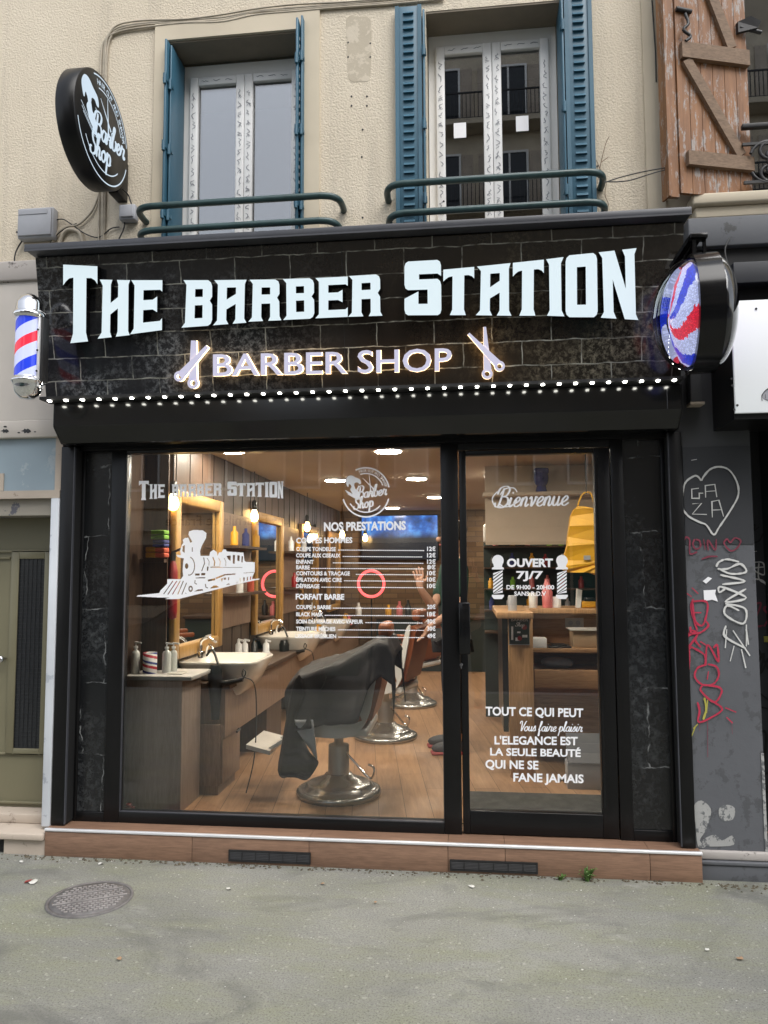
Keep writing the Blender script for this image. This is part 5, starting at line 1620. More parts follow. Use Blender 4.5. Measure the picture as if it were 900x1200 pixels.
# ------------------------------------------------------------------ back of the shop
p, q = at(424, 605, YB - .06), at(513, 655, YB - .06)
tv = thing('screen', 'wide screen showing blue cloud on the back brick wall', 'screen', ((p.x + q.x) / 2, YB, (p.z + q.z) / 2))
m = MB(); m.bbox(p.x - .02, q.x + .02, YB - .06, YB - .005, q.z - .02, p.z + .02, .006); m.build('casing', M['plasticblk'], tv)
m = MB(); m.add([(p.x, YB - .0615, q.z), (q.x, YB - .0615, q.z), (q.x, YB - .0615, p.z), (p.x, YB - .0615, p.z)], [(0, 1, 2, 3)]); so = m.build('screen_face', M['screen'], tv)
p = at(435, 684, 5.6)
rl = thing('ring_light', 'glowing red ring light on a thin stand at the back', 'ring light', (p.x, 5.6, .84))
m = MB(); rr = at(450, 684, 5.6).x - p.x
m.tube([(p.x + rr * cos(2 * pi * i / 40), 5.6, p.z + rr * sin(2 * pi * i / 40)) for i in range(41)], .018, 10, caps=False); m.build('ring', M['ringlight'], rl)
m = MB(); m.tube([(p.x, 5.62, p.z - rr), (p.x, 5.62, FZ)], .009, 8); m.lathe([(.12, 0), (.12, .015), (.02, .03)], (p.x, 5.62, FZ), 'Z', 20); m.build('stand', M['plasticblk'], rl)
bc = thing('back_counter', 'dark back counter below the brick wall', 'counter', (-.2, 6.6, FZ))
m = MB(); m.bbox(-1.3, .3, 6.35, YB - .01, .86, .90, .005); m.build('worktop', M['panelwood'], bc)
m = MB(); m.box(-1.28, .28, 6.4, YB - .01, FZ, .86); m.build('carcass', M['darkwall'], bc)
for px, c, h, lab in ((420, 'white', .18, 'white tub on the back counter'), (468, 'pink', .2, 'pink bottle on the back counter'), (478, 'plasticblk', .22, 'black spray bottle on the back counter'), (455, 'amber', .15, 'amber bottle on the back counter')):
    x = at(px, 700, 6.55).x
    tag(MB().lathe([(.045, 0), (.045, h * .6), (.02, h * .75), (.02, h)], (x, 6.55, .90), 'Z', 12).build('counter_bottle', M[c]), lab, 'bottle', 'bottles on the back counter')

# ------------------------------------------------------------------ reception desk
p, q = at(594, 722, 1.30), at(622, 722, 1.30)
dk = thing('reception_desk', 'butcher block reception desk with raised shelf and open back', 'desk', (.5, 1.35, FZ))
zt = at(605, 716, 1.25).z
m = MB(); m.bbox(q.x - .16, q.x + .005, 1.22, 1.28, FZ, zt - .045, .004); m.build('end_panel', M['deskwood'], dk)
m = MB(); m.bbox(q.x - .24, q.x + .0, 1.08, 2.05, zt - .042, zt, .006); m.build('ledge', M['deskwood'], dk)
m = MB(); m.bbox(q.x + .004, XE - .01, 1.62, 2.05, zt - .04, zt - .002, .005); m.build('bar_top', M['deskwood'], dk)
m = MB(); m.box(q.x + .006, XE - .012, 1.80, 1.86, FZ, zt - .041); m.build('front_panel', M['deskwoodx'], dk)
z1, z2, z3 = at(660, 757, 1.6).z, at(660, 782, 1.6).z, at(660, 803, 1.6).z
m = MB(); m.bbox(q.x + .01, XE - .015, 1.42, 1.799, z1 - .03, z1, .004); m.build('work_shelf', M['deskwoodx'], dk)
m = MB(); m.bbox(q.x + .03, XE - .02, 1.45, 1.798, z3, z2, .004); m.build('drawer', M['deskwoodx'], dk)
m = MB(); m.box(q.x - .20, q.x - .165, 1.24, 2.0, FZ + .3, zt - .05); m.build('side_panel', M['plasticblk'], dk)
# items on the desk
p = at(609, 765, 1.218)
po = thing('poster', 'dark green price poster with red and white pictures on the desk end', 'poster', (p.x, 1.215, p.z))
a, b = at(596.5, 722.5, 1.216), at(620.5, 755, 1.216)
m = MB(); m.box(a.x, b.x, 1.2155, 1.2185, b.z, a.z); m.build('sheet', M['darkwall'], po)
fit_text(po, 'BARBER', (599, 724, 619, 728), 1.2145, .01)
mb = MB()
script(mb, 'Shop', lambda u, v: at(604 + u * 2.6, 734 - v * 2.2, 1.2145), VN, .2, .3); mb.build('script_lettering', M['vinyl'], po)
m = MB()
for x, y, w_, h_ in ((599, 734, 2.5, 16), (604, 747, 5, 4), (612, 744, 6, 3), (606, 740, 4, 2)): m.add([at(x, y, 1.2147), at(x + w_, y, 1.2147), at(x + w_, y + h_, 1.2147), at(x, y + h_, 1.2147)], [(0, 1, 2, 3)])
m.build('white_shapes', M['vinyl'], po)
m = MB()
for x, y, r_ in ((614.5, 735, 3.2), (609, 748, 2.8)): m.add([at(x + r_ * cos(i * .6), y + r_ * sin(i * .6), 1.2144) for i in range(10)], [list(range(10))])
m.build('red_shapes', M['red'], po)
m = MB()
for (x0, y0), (x1, y1) in (((596, 722), (621, 723)), ((596, 755), (621, 756)), ((596, 723), (597, 755)), ((620, 723), (621, 755))):
    a, b = at(x0, y0, 1.2135), at(x1, y1, 1.2135); m.box(a.x, b.x, 1.212, 1.216, b.z, a.z)
m.build('poster_frame', M['greybox'], po)
def onbar(name, px, y, prof, m_, lab, cat, z=zt):
    x = at(px, 710, y).x
    return tag(MB().lathe(prof, (x, y, z), 'Z', 16).build(name, m_), lab, cat, 'small things on the desk')
onbar('glass_jar', 600.5, 1.3, [(.03, 0), (.03, .10), (.026, .105)], M['greybox'], 'grey clear jar on the desk ledge', 'jar')
onbar('white_cup', 625, 1.7, [(.03, 0), (.034, .11), (.03, .11)], M['counter'], 'pale cup on the desk bar beside the pink bottle', 'cup')
onbar('pink_bottle', 641.5, 1.7, [(.036, 0), (.04, .12), (.034, .125), (.034, .16), (.02, .18), (.015, .21)], M['pink'], 'pink and white bottle on the desk bar', 'bottle')
onbar('white_tub', 652, 1.72, [(.035, 0), (.035, .07), (.03, .08)], M['vinyl'], 'low white tub on the desk bar', 'tub')
x = at(681, 710, 1.7).x
t_ = thing('card_reader', 'white card reader with a yellow and black base on the desk bar', 'card reader', (x, 1.7, zt))
m = MB(); m.prism([(x - .04, 1.66, zt), (x - .01, 1.66, zt), (x + .005, 1.66, zt + .13), (x - .03, 1.66, zt + .14)], (0, .06, 0)); m.build('reader_body', M['white'], t_)
m = MB(); m.bbox(x + .0, x + .10, 1.66, 1.75, zt + .001, zt + .05, .006); m.build('reader_base', M['amber'], t_)
m = MB(); m.bbox(x + .02, x + .09, 1.655, 1.70, zt + .051, zt + .075, .004); m.build('keypad', M['plasticblk'], t_)
a, b = at(662, 724, 1.798), at(684, 736, 1.798)
t_ = thing('wall_socket', 'double cream socket plate on the desk back panel', 'socket', (a.x, 1.79, b.z))
m = MB(); m.bbox(a.x, b.x, 1.79, 1.7995, b.z, a.z, .003); m.build('plate', M['counter'], t_)
m = MB()
for k in (.3, .7):
    xx = a.x + (b.x - a.x) * k; m.lathe([(.018, 0), (.016, .003)], (xx, 1.7895, (a.z + b.z) / 2), 'Y', 14)
m.build('socket_face', M['greybox'], t_)
a, b = at(671, 739, 1.5), at(699, 757, 1.5)
t_ = thing('cardboard_box', 'open cardboard box of leaflets on the desk shelf', 'box', (a.x, 1.5, z1))
m = MB(); m.bbox(a.x, b.x + .1, 1.48, 1.68, z1 + .001, z1 + .12, .003); m.build('carton', M['cardboard'], t_)
m = MB(); m.box(a.x - .02, b.x + .1, 1.46, 1.70, z1 + .121, z1 + .128); m.build('flap', M['counter'], t_)
x = at(628, 752, 1.5).x
tag(MB().bbox(x - .03, x + .07, 1.43, 1.55, z1 + .001, z1 + .07, .004).build('white_package', M['vinyl']), 'white and pink package at the left of the desk shelf', 'package')
x = at(645, 752, 1.5).x
tag(MB().bbox(x - .02, x + .14, 1.44, 1.6, z1 + .001, z1 + .012, .004).bbox(x + .01, x + .11, 1.46, 1.58, z1 + .013, z1 + .022, .003).build('clipboard', M['plasticblk']), 'black clipboard lying on the desk shelf', 'clipboard')
x = at(650, 775, 1.6).x
tag(MB().ball((x, 1.6, z2 + .04), .10, .08, .04).ball((x + .07, 1.58, z2 + .035), .06, .06, .035).build('plastic_bag', M['greybox']), 'crumpled grey plastic bag on the desk drawer', 'bag')
# boxes of leaflets low on the right
a, b = at(664, 862, 1.0), at(702, 895, 1.0)
lf = thing('leaflet_rack', 'low rack of pale leaflets standing by the door', 'rack', (a.x, 1.0, FZ))
m = MB(); m.bbox(a.x, b.x + .1, 1.0, 1.12, FZ, b.z + .0, .003) if b.z > FZ + .02 else m.bbox(a.x, b.x + .1, 1.0, 1.12, FZ, FZ + .05, .003)
m.build('rack_base', M['greybox'], lf)
m = MB()
for k in range(3):
    z_ = max(b.z, FZ + .05) + .002; h_ = (a.z - z_) / 3
    m.prism([(a.x + .005, .995 + k * .03, z_ + (2 - k) * .0), (b.x + .09, .995 + k * .03, z_), (b.x + .09, 1.01 + k * .035, z_ + h_ * (k + 1)), (a.x + .005, 1.01 + k * .035, z_ + h_ * (k + 1))], (0, .004, 0))
m.build('leaflet', M['greybox'], lf)
# yellow bag hanging at the right
pts = spline([(672, 597), (696, 596), (706, 600), (712, 672), (690, 671), (660, 668), (664, 640)], 4, True)
yb_ = thing('yellow_bag', 'large yellow bag hanging at the right above the desk', 'bag', at(685, 600, 1.55))
me = curve_mesh([[(x, y) for x, y in pts]], 0.5)
m = MB()
def fbag(p):
    q_ = at(p.x, p.y, 1.55); q_.y += (.05 if p.z > 0 else -.03) + .015 * sin(p.y * .3 + p.x * .2); return q_
m.mesh(me, fbag, False); m.build('bag_body', M['yellow'], yb_)
m = MB(); m.tube(spline([at(676, 597, 1.55), at(682, 580, 1.56), at(692, 578, 1.56), at(698, 597, 1.55)], 5), .006, 8); m.build('bag_handle', M['yellow'], yb_)
m = MB(); a, b = at(684, 651, 1.515), at(692, 656, 1.515); m.box(a.x, b.x, 1.505, 1.515, b.z, a.z); m.build('bag_label', M['greybox'], yb_)
m = MB(); hp = at(687, 579, 1.56); m.tube([hp, (hp.x, 1.56, CZ)], .005, 6)
m.build('cord', M['blackcable'], yb_)
# high shelf with the blue head
a, b = at(566, 577, 2.2), at(700, 580, 2.2)
hs = thing('high_shelf', 'high pale shelf across the back of the entrance', 'shelf', (a.x, 2.2, a.z))
m = MB(); m.bbox(a.x, XE - .01, 2.2, 2.4, a.z - .03, a.z, .004); m.build('shelf_board', M['ceil'], hs)
m = MB(); m.box(a.x + .02, XE - .01, 2.38, 2.40, a.z + .001, CZ - .003); m.box(a.x + .02, XE - .01, 2.36, 2.379, 1.75, a.z - .031); m.build('back_board', M['ceil'], hs)
p = at(634.5, 577, 2.28)
hd = thing('display_head', 'deep blue display head standing on the high shelf', 'display head', (p.x, 2.28, a.z))
m = MB(); m.tube([(p.x, 2.28, a.z), (p.x, 2.28, a.z + .05)], [.05, .04], 14); m.ball((p.x, 2.28, a.z + .12), .062, .075, .085, 20, 14); m.ball((p.x, 2.205, a.z + .11), .014, .018, .02, 8, 6); m.bbox(p.x - .06, p.x + .06, 2.22, 2.34, a.z + .15, a.z + .20, .015, 3); m.build('head_form', M['bluehead'], hd)
# back area seen through the door: dark cupboard fronts with small bottles
bk = thing('bottle_rack', 'tall dark rack of small bottles behind the desk', 'rack', (.8, 3.2, FZ))
m = MB(); m.box(.15, XE - .01, 3.3, 3.34, FZ, 1.95); m.build('rack_back', M['darkwall'], bk)
m = MB()
for k in range(5): m.box(.15, XE - .01, 3.12, 3.299, .95 + k * .2, .965 + k * .2)
m.build('rack_shelf', M['panelwood'], bk)
rn = random.Random(3)
cnames = {'amber': 'amber', 'white': 'white', 'red': 'red', 'navy': 'navy', 'lime': 'green', 'plasticblk': 'black', 'pink': 'pink', 'greybox': 'grey'}
ords = ['first', 'second', 'third', 'fourth', 'fifth', 'sixth', 'seventh', 'eighth']
lev = ['lowest', 'second', 'middle', 'upper', 'top']
for k in range(1, 5):
    for j in range(8):
        c = rn.choice(list(cnames)); h = rn.uniform(.08, .14)
        x = .24 + j * .165 + rn.uniform(-.03, .03)
        tag(MB().lathe([(.025, 0), (.025, h * .7), (.012, h * .8), (.012, h)], (x, 3.2, .966 + k * .2), 'Z', 10).build('small_bottle', M[c]), '%s bottle from the left on the %s shelf of the dark rack, %s' % (ords[j], lev[k], cnames[c]), 'bottle', 'small bottles on the dark rack')
a, b = at(566, 615, 3.1), at(618, 636, 3.1)
t_ = thing('air_unit', 'long white air conditioning unit high behind the desk', 'air conditioner', (a.x, 3.1, b.z))
m = MB(); m.bbox(a.x, b.x, 2.98, 3.11, b.z, a.z, .02, 3); m.build('unit_body', M['counter'], t_)
m = MB(); m.box(a.x + .03, b.x - .03, 2.975, 2.98, b.z + .02, b.z + .035); m.build('flap', M['darkwall'], t_)
m = MB(); m.box(a.x + .05, b.x - .05, 3.111, 3.298, b.z + .03, a.z - .03); m.build('bracket', M['iron'], t_)
# entrance mat
mt = thing('door_mat', 'grey ribbed mat on the floor just inside the door', 'mat', (.35, .5, FZ))
m = MB(); m.bbox(-.02, .86, .36, .84, FZ + .001, FZ + .012, .003); m.build('mat_base', M['matgrey'], mt)
m = MB()
for k in range(22): m.box(-.01, .85, .37 + k * .021, .377 + k * .021, FZ + .0125, FZ + .024)
m.build('ribs', M['matrib'], mt)
# small clutter on the window ledge
a = at(149.5, 949, .24); tag(MB().ball((a.x, .255, FZ + .055), .02, .02, .012).box(a.x - .02, a.x + .03, .24, .27, FZ + .001, FZ + .045).build('red_ornament', M['red']), 'small red object left on the floor behind the pane', 'ornament')


# ------------------------------------------------------------------ people
def skin_mesh(name, verts, edges, m_, parent, sub=2):
    """verts: (x, y, z, radius)."""
    me = bpy.data.meshes.new(name)
    me.from_pydata([v[:3] for v in verts], edges, [])
    o = bpy.data.objects.new(name, me); col.objects.link(o)
    if parent is not None: o.parent = parent
    sk = o.modifiers.new('skin', 'SKIN')
    for i, d in enumerate(me.skin_vertices[0].data):
        r_ = verts[i][3]
        d.radius = (r_, r_) if not isinstance(r_, tuple) else r_
        d.use_root = i == 0
    sk.use_smooth_shade = True
    ss = o.modifiers.new('smooth', 'SUBSURF'); ss.levels = sub; ss.render_levels = sub
    me.materials.append(m_)
    return o


def hand_chains(wr, d, side, up):
    """Five finger chains from the wrist: d = direction of the hand, side = towards the thumb."""
    wr, d, side, up = Vector(wr), Vector(d).normalized(), Vector(side).normalized(), Vector(up).normalized()
    out = [[(wr, .026), (wr + d * .045, .030), (wr + d * .085, .030)]]
    for k, (o, l) in enumerate(((.030, .070), (.010, .080), (-.011, .074), (-.031, .058))):
        b = wr + d * .088 + side * o
        dd = (d + side * o * 2.5).normalized()
        out.append([(wr + d * .06 + side * o * .7, .011), (b, .0095), (b + dd * l * .5 + up * .004, .0088), (b + dd * l + up * .014, .0075)])
    t0 = wr + d * .03 + side * .024
    out.append([(t0, .013), (t0 + side * .030 + d * .022, .0105), (t0 + side * .045 + d * .055 + up * .006, .0085)])
    return out


def person(label, loc, face, shirt, arms, group=None, cap=False):
    """arms: two lists (shoulder offset side s) of elbow and wrist points plus hand direction, in body axes (x = its right... left, y = facing)."""
    pr = thing('person', label, 'person', loc, group, face)
    V, Eg = [], []
    def add(p, r_, par=None):
        V.append((p[0], p[1], p[2], r_))
        if par is not None: Eg.append((par, len(V) - 1))
        return len(V) - 1
    pel = add((0, 0, .95), (.15, .11)); 
    wa = add((0, .01, 1.10), (.135, .10), pel); chs = add((0, .0, 1.28), (.155, .115), wa); shd = add((0, -.01, 1.42), (.11, .085), chs)
    nk = add((0, .0, 1.50), .055, shd); hb = add((0, .015, 1.58), (.062, .075), nk); hm = add((0, .02, 1.665), (.074, .09), hb); ht = add((0, .01, 1.735), (.055, .07), hm)
    for s in (-1, 1):
        h = add((s * .095, 0, .88), .085, pel); kn = add((s * .105, .02, .50), .055, h); an = add((s * .11, -.01, .09), .038, kn)
        add((s * .115, .10, .035), .035, an); 
    handpts = []
    for s, (el, wr, hd_, side, up_) in zip((-1, 1), arms):
        sh = add((s * .185, -.01, 1.40), .055, shd); mid = add(tuple((Vector((s * .185, -.01, 1.40)) + Vector(el)) / 2), .045, sh); e = add(el, .038, mid); w1_ = add(tuple((Vector(el) * .5 + Vector(wr) * .5)), .036, e); w_ = add(wr, .026, w1_)
        ch = hand_chains(wr, hd_, side, up_)
        prev = w_
        palm = []
        for p, r_ in ch[0][1:]:
            prev = add(p, r_ * .85, prev); palm.append(prev)
        for chain in ch[1:]:
            prev = palm[0]
            for p, r_ in chain[1:]: prev = add(p, r_, prev)
    b_ = skin_mesh('body', V, Eg, M['skin'], pr, 2)
    # face: nose, ears, eyes and mouth
    m = MB(); m.ball((0, .112, 1.635), .013, .02, .02, 10, 8)
    for s in (-1, 1): m.ball((s * .078, .01, 1.64), .012, .022, .032, 10, 8)
    m.build('nose_and_ears', M['skin'], pr, world=False)
    m = MB()
    for s in (-1, 1): m.ball((s * .032, .098, 1.665), .012, .008, .008, 10, 8)
    m.build('eyes', M['hair'], pr, world=False)
    m = MB(); m.ball((0, .100, 1.592), .026, .008, .007, 10, 6); m.build('mouth', M['pink'], pr, world=False)
    m = MB(); m.ball((0, -.012, 1.705), .088, .108, .088, 20, 12); m.build('hair', M['hair'], pr, world=False)
    # clothes
    sv = [(0, 0, .88, (.165, .125)), (0, .01, 1.10, (.152, .118)), (0, 0, 1.28, (.172, .132)), (0, -.01, 1.425, (.125, .10))]; se = [(0, 1), (1, 2), (2, 3)]
    for s, (el, wr, *_r2) in zip((-1, 1), arms):
        a = Vector((s * .19, -.01, 1.405)); b2 = a + (Vector(el) - a) * (.80 if shirt != 'greenjacket' else 1.0)
        i = len(sv); sv += [(a.x, a.y, a.z, .072), (b2.x, b2.y, b2.z, .058)]; se += [(3, i), (i, i + 1)]
        if shirt == 'greenjacket':
            c2 = Vector(el) * .12 + Vector(wr) * .88; sv.append((c2.x, c2.y, c2.z, .045)); se.append((i + 1, i + 2))
    skin_mesh('shirt', sv, se, M[shirt], pr, 2)
    tv_ = [(0, 0, .94, (.165, .125))]; te = []
    for s in (-1, 1):
        i = len(tv_); tv_ += [(s * .097, 0, .84, .098), (s * .105, .02, .50, .072), (s * .11, -.01, .13, .062)]; te += [(0, i), (i, i + 1), (i + 1, i + 2)]
    skin_mesh('trousers', tv_, te, M['trousers'], pr, 2)
    for s in (-1, 1):
        m = MB(); m.ball((s * .115, .055, .045), .05, .145, .05, 14, 8); m.build('shoe', M['shoe'], pr, world=False)
        m = MB(); m.bbox(s * .115 - .05, s * .115 + .05, -.09, .20, .0, .022, .01, 2); m.build('sole', M['redsole'], pr, world=False)
    return pr


# barber behind the mullion: one forearm raised, palm showing in the window
bx = atz(533, 879, FZ)
pb = at(492, 690, bx.y)
fc = R(100)
cF, sF = cos(fc), sin(fc)
def toloc(w): d = Vector(w) - Vector((bx.x, bx.y, FZ)); return Vector((d.x * cF + d.y * sF, -d.x * sF + d.y * cF, d.z))
el_ = toloc(at(508, 712, bx.y - .12)); wr_ = toloc(at(492.5, 690, bx.y - .20))
hd_ = toloc(at(491, 672, bx.y - .20)) - wr_
person('person with dark green shirt standing behind the window mullion, hand raised', (bx.x, bx.y, FZ), fc, 'greencloth',
       [((-.26, .0, 1.10), (-.22, .2, .98), (0, .6, -.8), (1, 0, 0), (0, .6, .4)), (tuple(el_), tuple(wr_), tuple(hd_), (0, -1, .3), (.6, .6, 0))])

# ------------------------------------------------------------------ round projecting sign, left
ds = thing('round_sign', 'round black projecting sign with lit bearded head logo', 'sign', (-1.985, WY, 3.93))
DXF, DC, DR = -1.935, Vector((-1.935, -.285, 3.925)), .300
m = MB(); m.lathe([(.0, -.105), (DR - .006, -.105), (DR, -.099), (DR, -.006), (DR - .006, 0), (0, 0)], DC, 'X', 64); m.build('drum', M['black'], ds)
m = MB(); m.bbox(-2.015, -1.955, -.06, WY, 3.70, 3.93, .004); m.build('bracket', M['black'], ds)
logo(ds, lambda x, y: Vector((DXF, DC.y + x * DR * .93, DC.z + y * DR * .93)), (1, 0, 0), M['logo'], w=.022)

# ------------------------------------------------------------------ barber pole, left of the fascia
PC = Vector((-2.283, -.35, 0)); pz0, pz1 = 2.445, 3.012
bp = thing('barber_pole', 'chrome capped barber pole with red white and blue spiral', 'barber pole', (PC.x, PC.y, pz0))
def pole_stripes():
    m, t, b = new_mat('lit spiral stripes')
    v = coords(t)
    sp = N(t, 'ShaderNodeSeparateXYZ'); t.links.new(v, sp.inputs[0])
    at2 = N(t, 'ShaderNodeMath', operation='ARCTAN2'); t.links.new(sp.outputs[1], at2.inputs[0]); t.links.new(sp.outputs[0], at2.inputs[1])
    dv = N(t, 'ShaderNodeMath', operation='DIVIDE'); dv.inputs[1].default_value = -2 * pi; t.links.new(at2.outputs[0], dv.inputs[0])
    ml = N(t, 'ShaderNodeMath', operation='MULTIPLY'); ml.inputs[1].default_value = 4.0; t.links.new(sp.outputs[2], ml.inputs[0])
    ad = N(t, 'ShaderNodeMath', operation='ADD'); t.links.new(dv.outputs[0], ad.inputs[0]); t.links.new(ml.outputs[0], ad.inputs[1])
    fr_ = N(t, 'ShaderNodeMath', operation='FRACT'); t.links.new(ad.outputs[0], fr_.inputs[0])
    r_ = N(t, 'ShaderNodeValToRGB'); r_.color_ramp.interpolation = 'CONSTANT'
    el = r_.color_ramp.elements
    while len(el) < 4: el.new(.5)
    for e, (p, c) in zip(el, ((0, (.50, .54, .78, 1)), (.28, (.75, .03, .06, 1)), (.50, (.50, .54, .78, 1)), (.76, (.02, .05, .62, 1)))): e.position = p; e.color = c
    t.links.new(fr_.outputs[0], r_.inputs[0]); t.links.new(r_.outputs[0], b.inputs['Base Color'])
    t.links.new(r_.outputs[0], b.inputs['Emission Color']); b.inputs['Emission Strength'].default_value = .22
    b.inputs['Roughness'].default_value = .12
    return m
m = MB(); m.lathe([(.066, pz0 + .11 - pz0), (.066, pz1 - .135 - pz0)], (0, 0, 0), 'Z', 32); m.build('striped_tube', pole_stripes(), bp, world=False)
m = MB(); m.lathe([(.0, .0), (.035, .004), (.062, .03), (.074, .065), (.078, .085), (.084, .088), (.084, .098), (.076, .102), (.070, .115)], (0, 0, 0), 'Z', 32); m.build('lower_cap', M['chrome'], bp, world=False)
m = MB(); H_ = pz1 - pz0; m.lathe([(.070, H_ - .14), (.082, H_ - .13), (.084, H_ - .118), (.078, H_ - .108), (.072, H_ - .10), (.068, H_ - .06), (.050, H_ - .025), (.02, H_ - .004), (0, H_)], (0, 0, 0), 'Z', 32); m.build('upper_cap', M['chrome'], bp, world=False)
m = MB(); m.bbox(.062, .074, -.028, .028, .06, H_ - .10, .003); m.build('back_plate', M['alu'], bp, world=False)
m = MB()
m.bbox(.0745, .086, -.016, .045, .09, H_ - .13, .003)
for z in (.10, .40): m.bar((.05, 0, z), (.068, 0, z), .02)
for z in (.14, .25, .36): m.lathe([(.006, 0), (.005, .004)], (.07, -.034, z), 'Y', 8)
m.build('fixing', M['iron'], bp, world=False)

# ------------------------------------------------------------------ barber globe, right of the fascia
GC, GR_ = Vector((1.10, -.40, 2.735)), .275
gb = thing('dome_sign', 'projecting double dome sign with swirling red and blue stripes', 'sign', GC)
ga = R(-6)     # the drum is turned a little
def rot(v): v = Vector(v); return Vector((v.x * cos(ga) - v.y * sin(ga), v.x * sin(ga) + v.y * cos(ga), v.z)) + GC
def lathe_g(prof, n=48):
    m = MB(); m.lathe(prof, (0, 0, 0), 'X', n); m.v = [rot(p) for p in m.v]; return m
dm = lathe_g([(GR_, -.054), (GR_, .054)], 64)
for s in (-1, 1):
    d2 = lathe_g([(GR_, s * .0541), (GR_ - .022, s * .0545)], 64); dm.add(d2.v, d2.f, False)
dm.build('drum', M['blackgloss'], gb)
def swirl():
    m, t, b = new_mat('glittering swirl of red white and blue')
    v = coords(t)
    sp = N(t, 'ShaderNodeSeparateXYZ'); t.links.new(v, sp.inputs[0])
    vz = N(t, 'ShaderNodeTexNoise', Scale=60.0, Detail=1.0); t.links.new(v, vz.inputs['Vector'])
    at2 = N(t, 'ShaderNodeMath', operation='ARCTAN2'); t.links.new(sp.outputs[2], at2.inputs[0]); t.links.new(sp.outputs[1], at2.inputs[1])
    dv = N(t, 'ShaderNodeMath', operation='DIVIDE'); dv.inputs[1].default_value = 2 * pi; t.links.new(at2.outputs[0], dv.inputs[0])
    cx_ = N(t, 'ShaderNodeCombineXYZ'); t.links.new(sp.outputs[1], cx_.inputs[0]); t.links.new(sp.outputs[2], cx_.inputs[1])
    ln = N(t, 'ShaderNodeVectorMath', operation='LENGTH'); t.links.new(cx_.outputs[0], ln.inputs[0])
    ml = N(t, 'ShaderNodeMath', operation='MULTIPLY_ADD'); ml.inputs[1].default_value = 0.9; t.links.new(ln.outputs['Value'], ml.inputs[0]); t.links.new(dv.outputs[0], ml.inputs[2])
    ns = N(t, 'ShaderNodeMath', operation='MULTIPLY_ADD'); ns.inputs[1].default_value = .05; t.links.new(vz.outputs[0], ns.inputs[0]); t.links.new(ml.outputs[0], ns.inputs[2])
    m3 = N(t, 'ShaderNodeMath', operation='MULTIPLY'); m3.inputs[1].default_value = 3.0; t.links.new(ns.outputs[0], m3.inputs[0])
    fr_ = N(t, 'ShaderNodeMath', operation='FRACT'); t.links.new(m3.outputs[0], fr_.inputs[0])
    r_ = N(t, 'ShaderNodeValToRGB'); r_.color_ramp.interpolation = 'CONSTANT'
    el = r_.color_ramp.elements
    while len(el) < 4: el.new(.5)
    for e, (p, c) in zip(el, ((0, (.50, .55, .86, 1)), (.27, (.72, .02, .05, 1)), (.5, (.50, .55, .86, 1)), (.76, (.015, .04, .60, 1)))): e.position = p; e.color = c
    t.links.new(fr_.outputs[0], r_.inputs[0])
    g_ = N(t, 'ShaderNodeTexVoronoi', Scale=120.0); t.links.new(v, g_.inputs['Vector'])
    gl_ = ramp(t, g_.outputs['Distance'], [(.2, (1.1, 1.1, 1.1)), (.55, (.55, .55, .55))])
    c = mix(t, .8, r_.outputs[0], gl_, 'MULTIPLY')
    t.links.new(c, b.inputs['Base Color']); t.links.new(c, b.inputs['Emission Color']); b.inputs['Emission Strength'].default_value = .5
    b.inputs['Roughness'].default_value = .35
    return m
sw = swirl()
for s in (-1, 1):
    m = MB(); prof = [(GR_ - .022, 0), (GR_ * .80, .03), (GR_ * .5, .055), (GR_ * .2, .068), (0, .07)]
    m.lathe([(a, s * (.036 + b * (1.5 if s < 0 else .6))) for a, b in prof], (0, 0, 0), 'X', 48)
    o = m.build('swirl_disc', sw, gb, world=False); o.rotation_euler.z = ga
    m = MB(); m.lathe([((GR_ - .016) * cos(R(a)), s * (.050 + (.165 if s < 0 else .10) * sin(R(a)))) for a in range(0, 91, 6)], (0, 0, 0), 'X', 48)
    o = m.build('clear_dome', M['domeglass'], gb, world=False); o.rotation_euler.z = ga
m = MB(); m.bar(rot((-.02, .0, GR_ + .002)), rot((-.02, .0, GR_ + .10)), .018); m.bar(rot((.03, .02, GR_ + .002)), rot((.03, .02, GR_ + .10)), .014)
m.bar(rot((-.03, .02, GR_ + .10)), (1.02, -.245, 3.03), .028, .02); m.bbox(rot((0, 0, 0)).x - .04, rot((0, 0, 0)).x + .04, -.42, -.36, GC.z + GR_ + .09, GC.z + GR_ + .112, .003); m.bar(rot((.0, .04, GR_ + .1)), (1.075, -.20, 3.06), .024)
m.build('hanger', M['blackgloss'], gb)
tag(MB().tube(spline([(1.26, -.34, 2.96), at(850, 290, -.1), at(868, 262, WY - .02), at(874, 256, WY - .01)], 6), .004, 8).build('cable', M['blackcable']), 'thin dark cable rising from the round dome sign to the ledge', 'cable')

# ------------------------------------------------------------------ right neighbour
pl = thing('graffiti_pillar', 'grey painted pillar scrawled with red and white graffiti', 'pillar', (1.28, WY, 0))
PX0, PX1 = 1.121, 1.462
m = MB(); m.box(PX0, PX1, WY, .45, .14, 1.985); m.build('shaft', M['pillar'], pl)
m = MB(); m.box(PX0 + .001, PX1 - .001, WY - .0035, .2, 1.67, 2.18); m.build('dark_patch', M['pillardark'], pl)
m = MB(); m.box(PX0 - .06, PX1 + .001, WY + .002, .45, 2.181, 3.20); m.build('shaft_top', M['pillarlight'], pl)
m = MB(); m.bbox(PX0 + .006, PX1 + .02, WY - .016, .45, .095, .139, .008); m.build('moulding', M['ledge'], pl); m = MB(); m.bbox(PX0 + .002, PX1 + .03, WY - .03, .45, .075, .094, .004); m.build('moulding', M['pillar'], pl)
m = MB(); m.bbox(PX0 + .012, PX1 + .3, WY - .022, .45, -.02, .0745, .006); m.build('plinth', M['pillar'], pl)
PY = WY - .0045
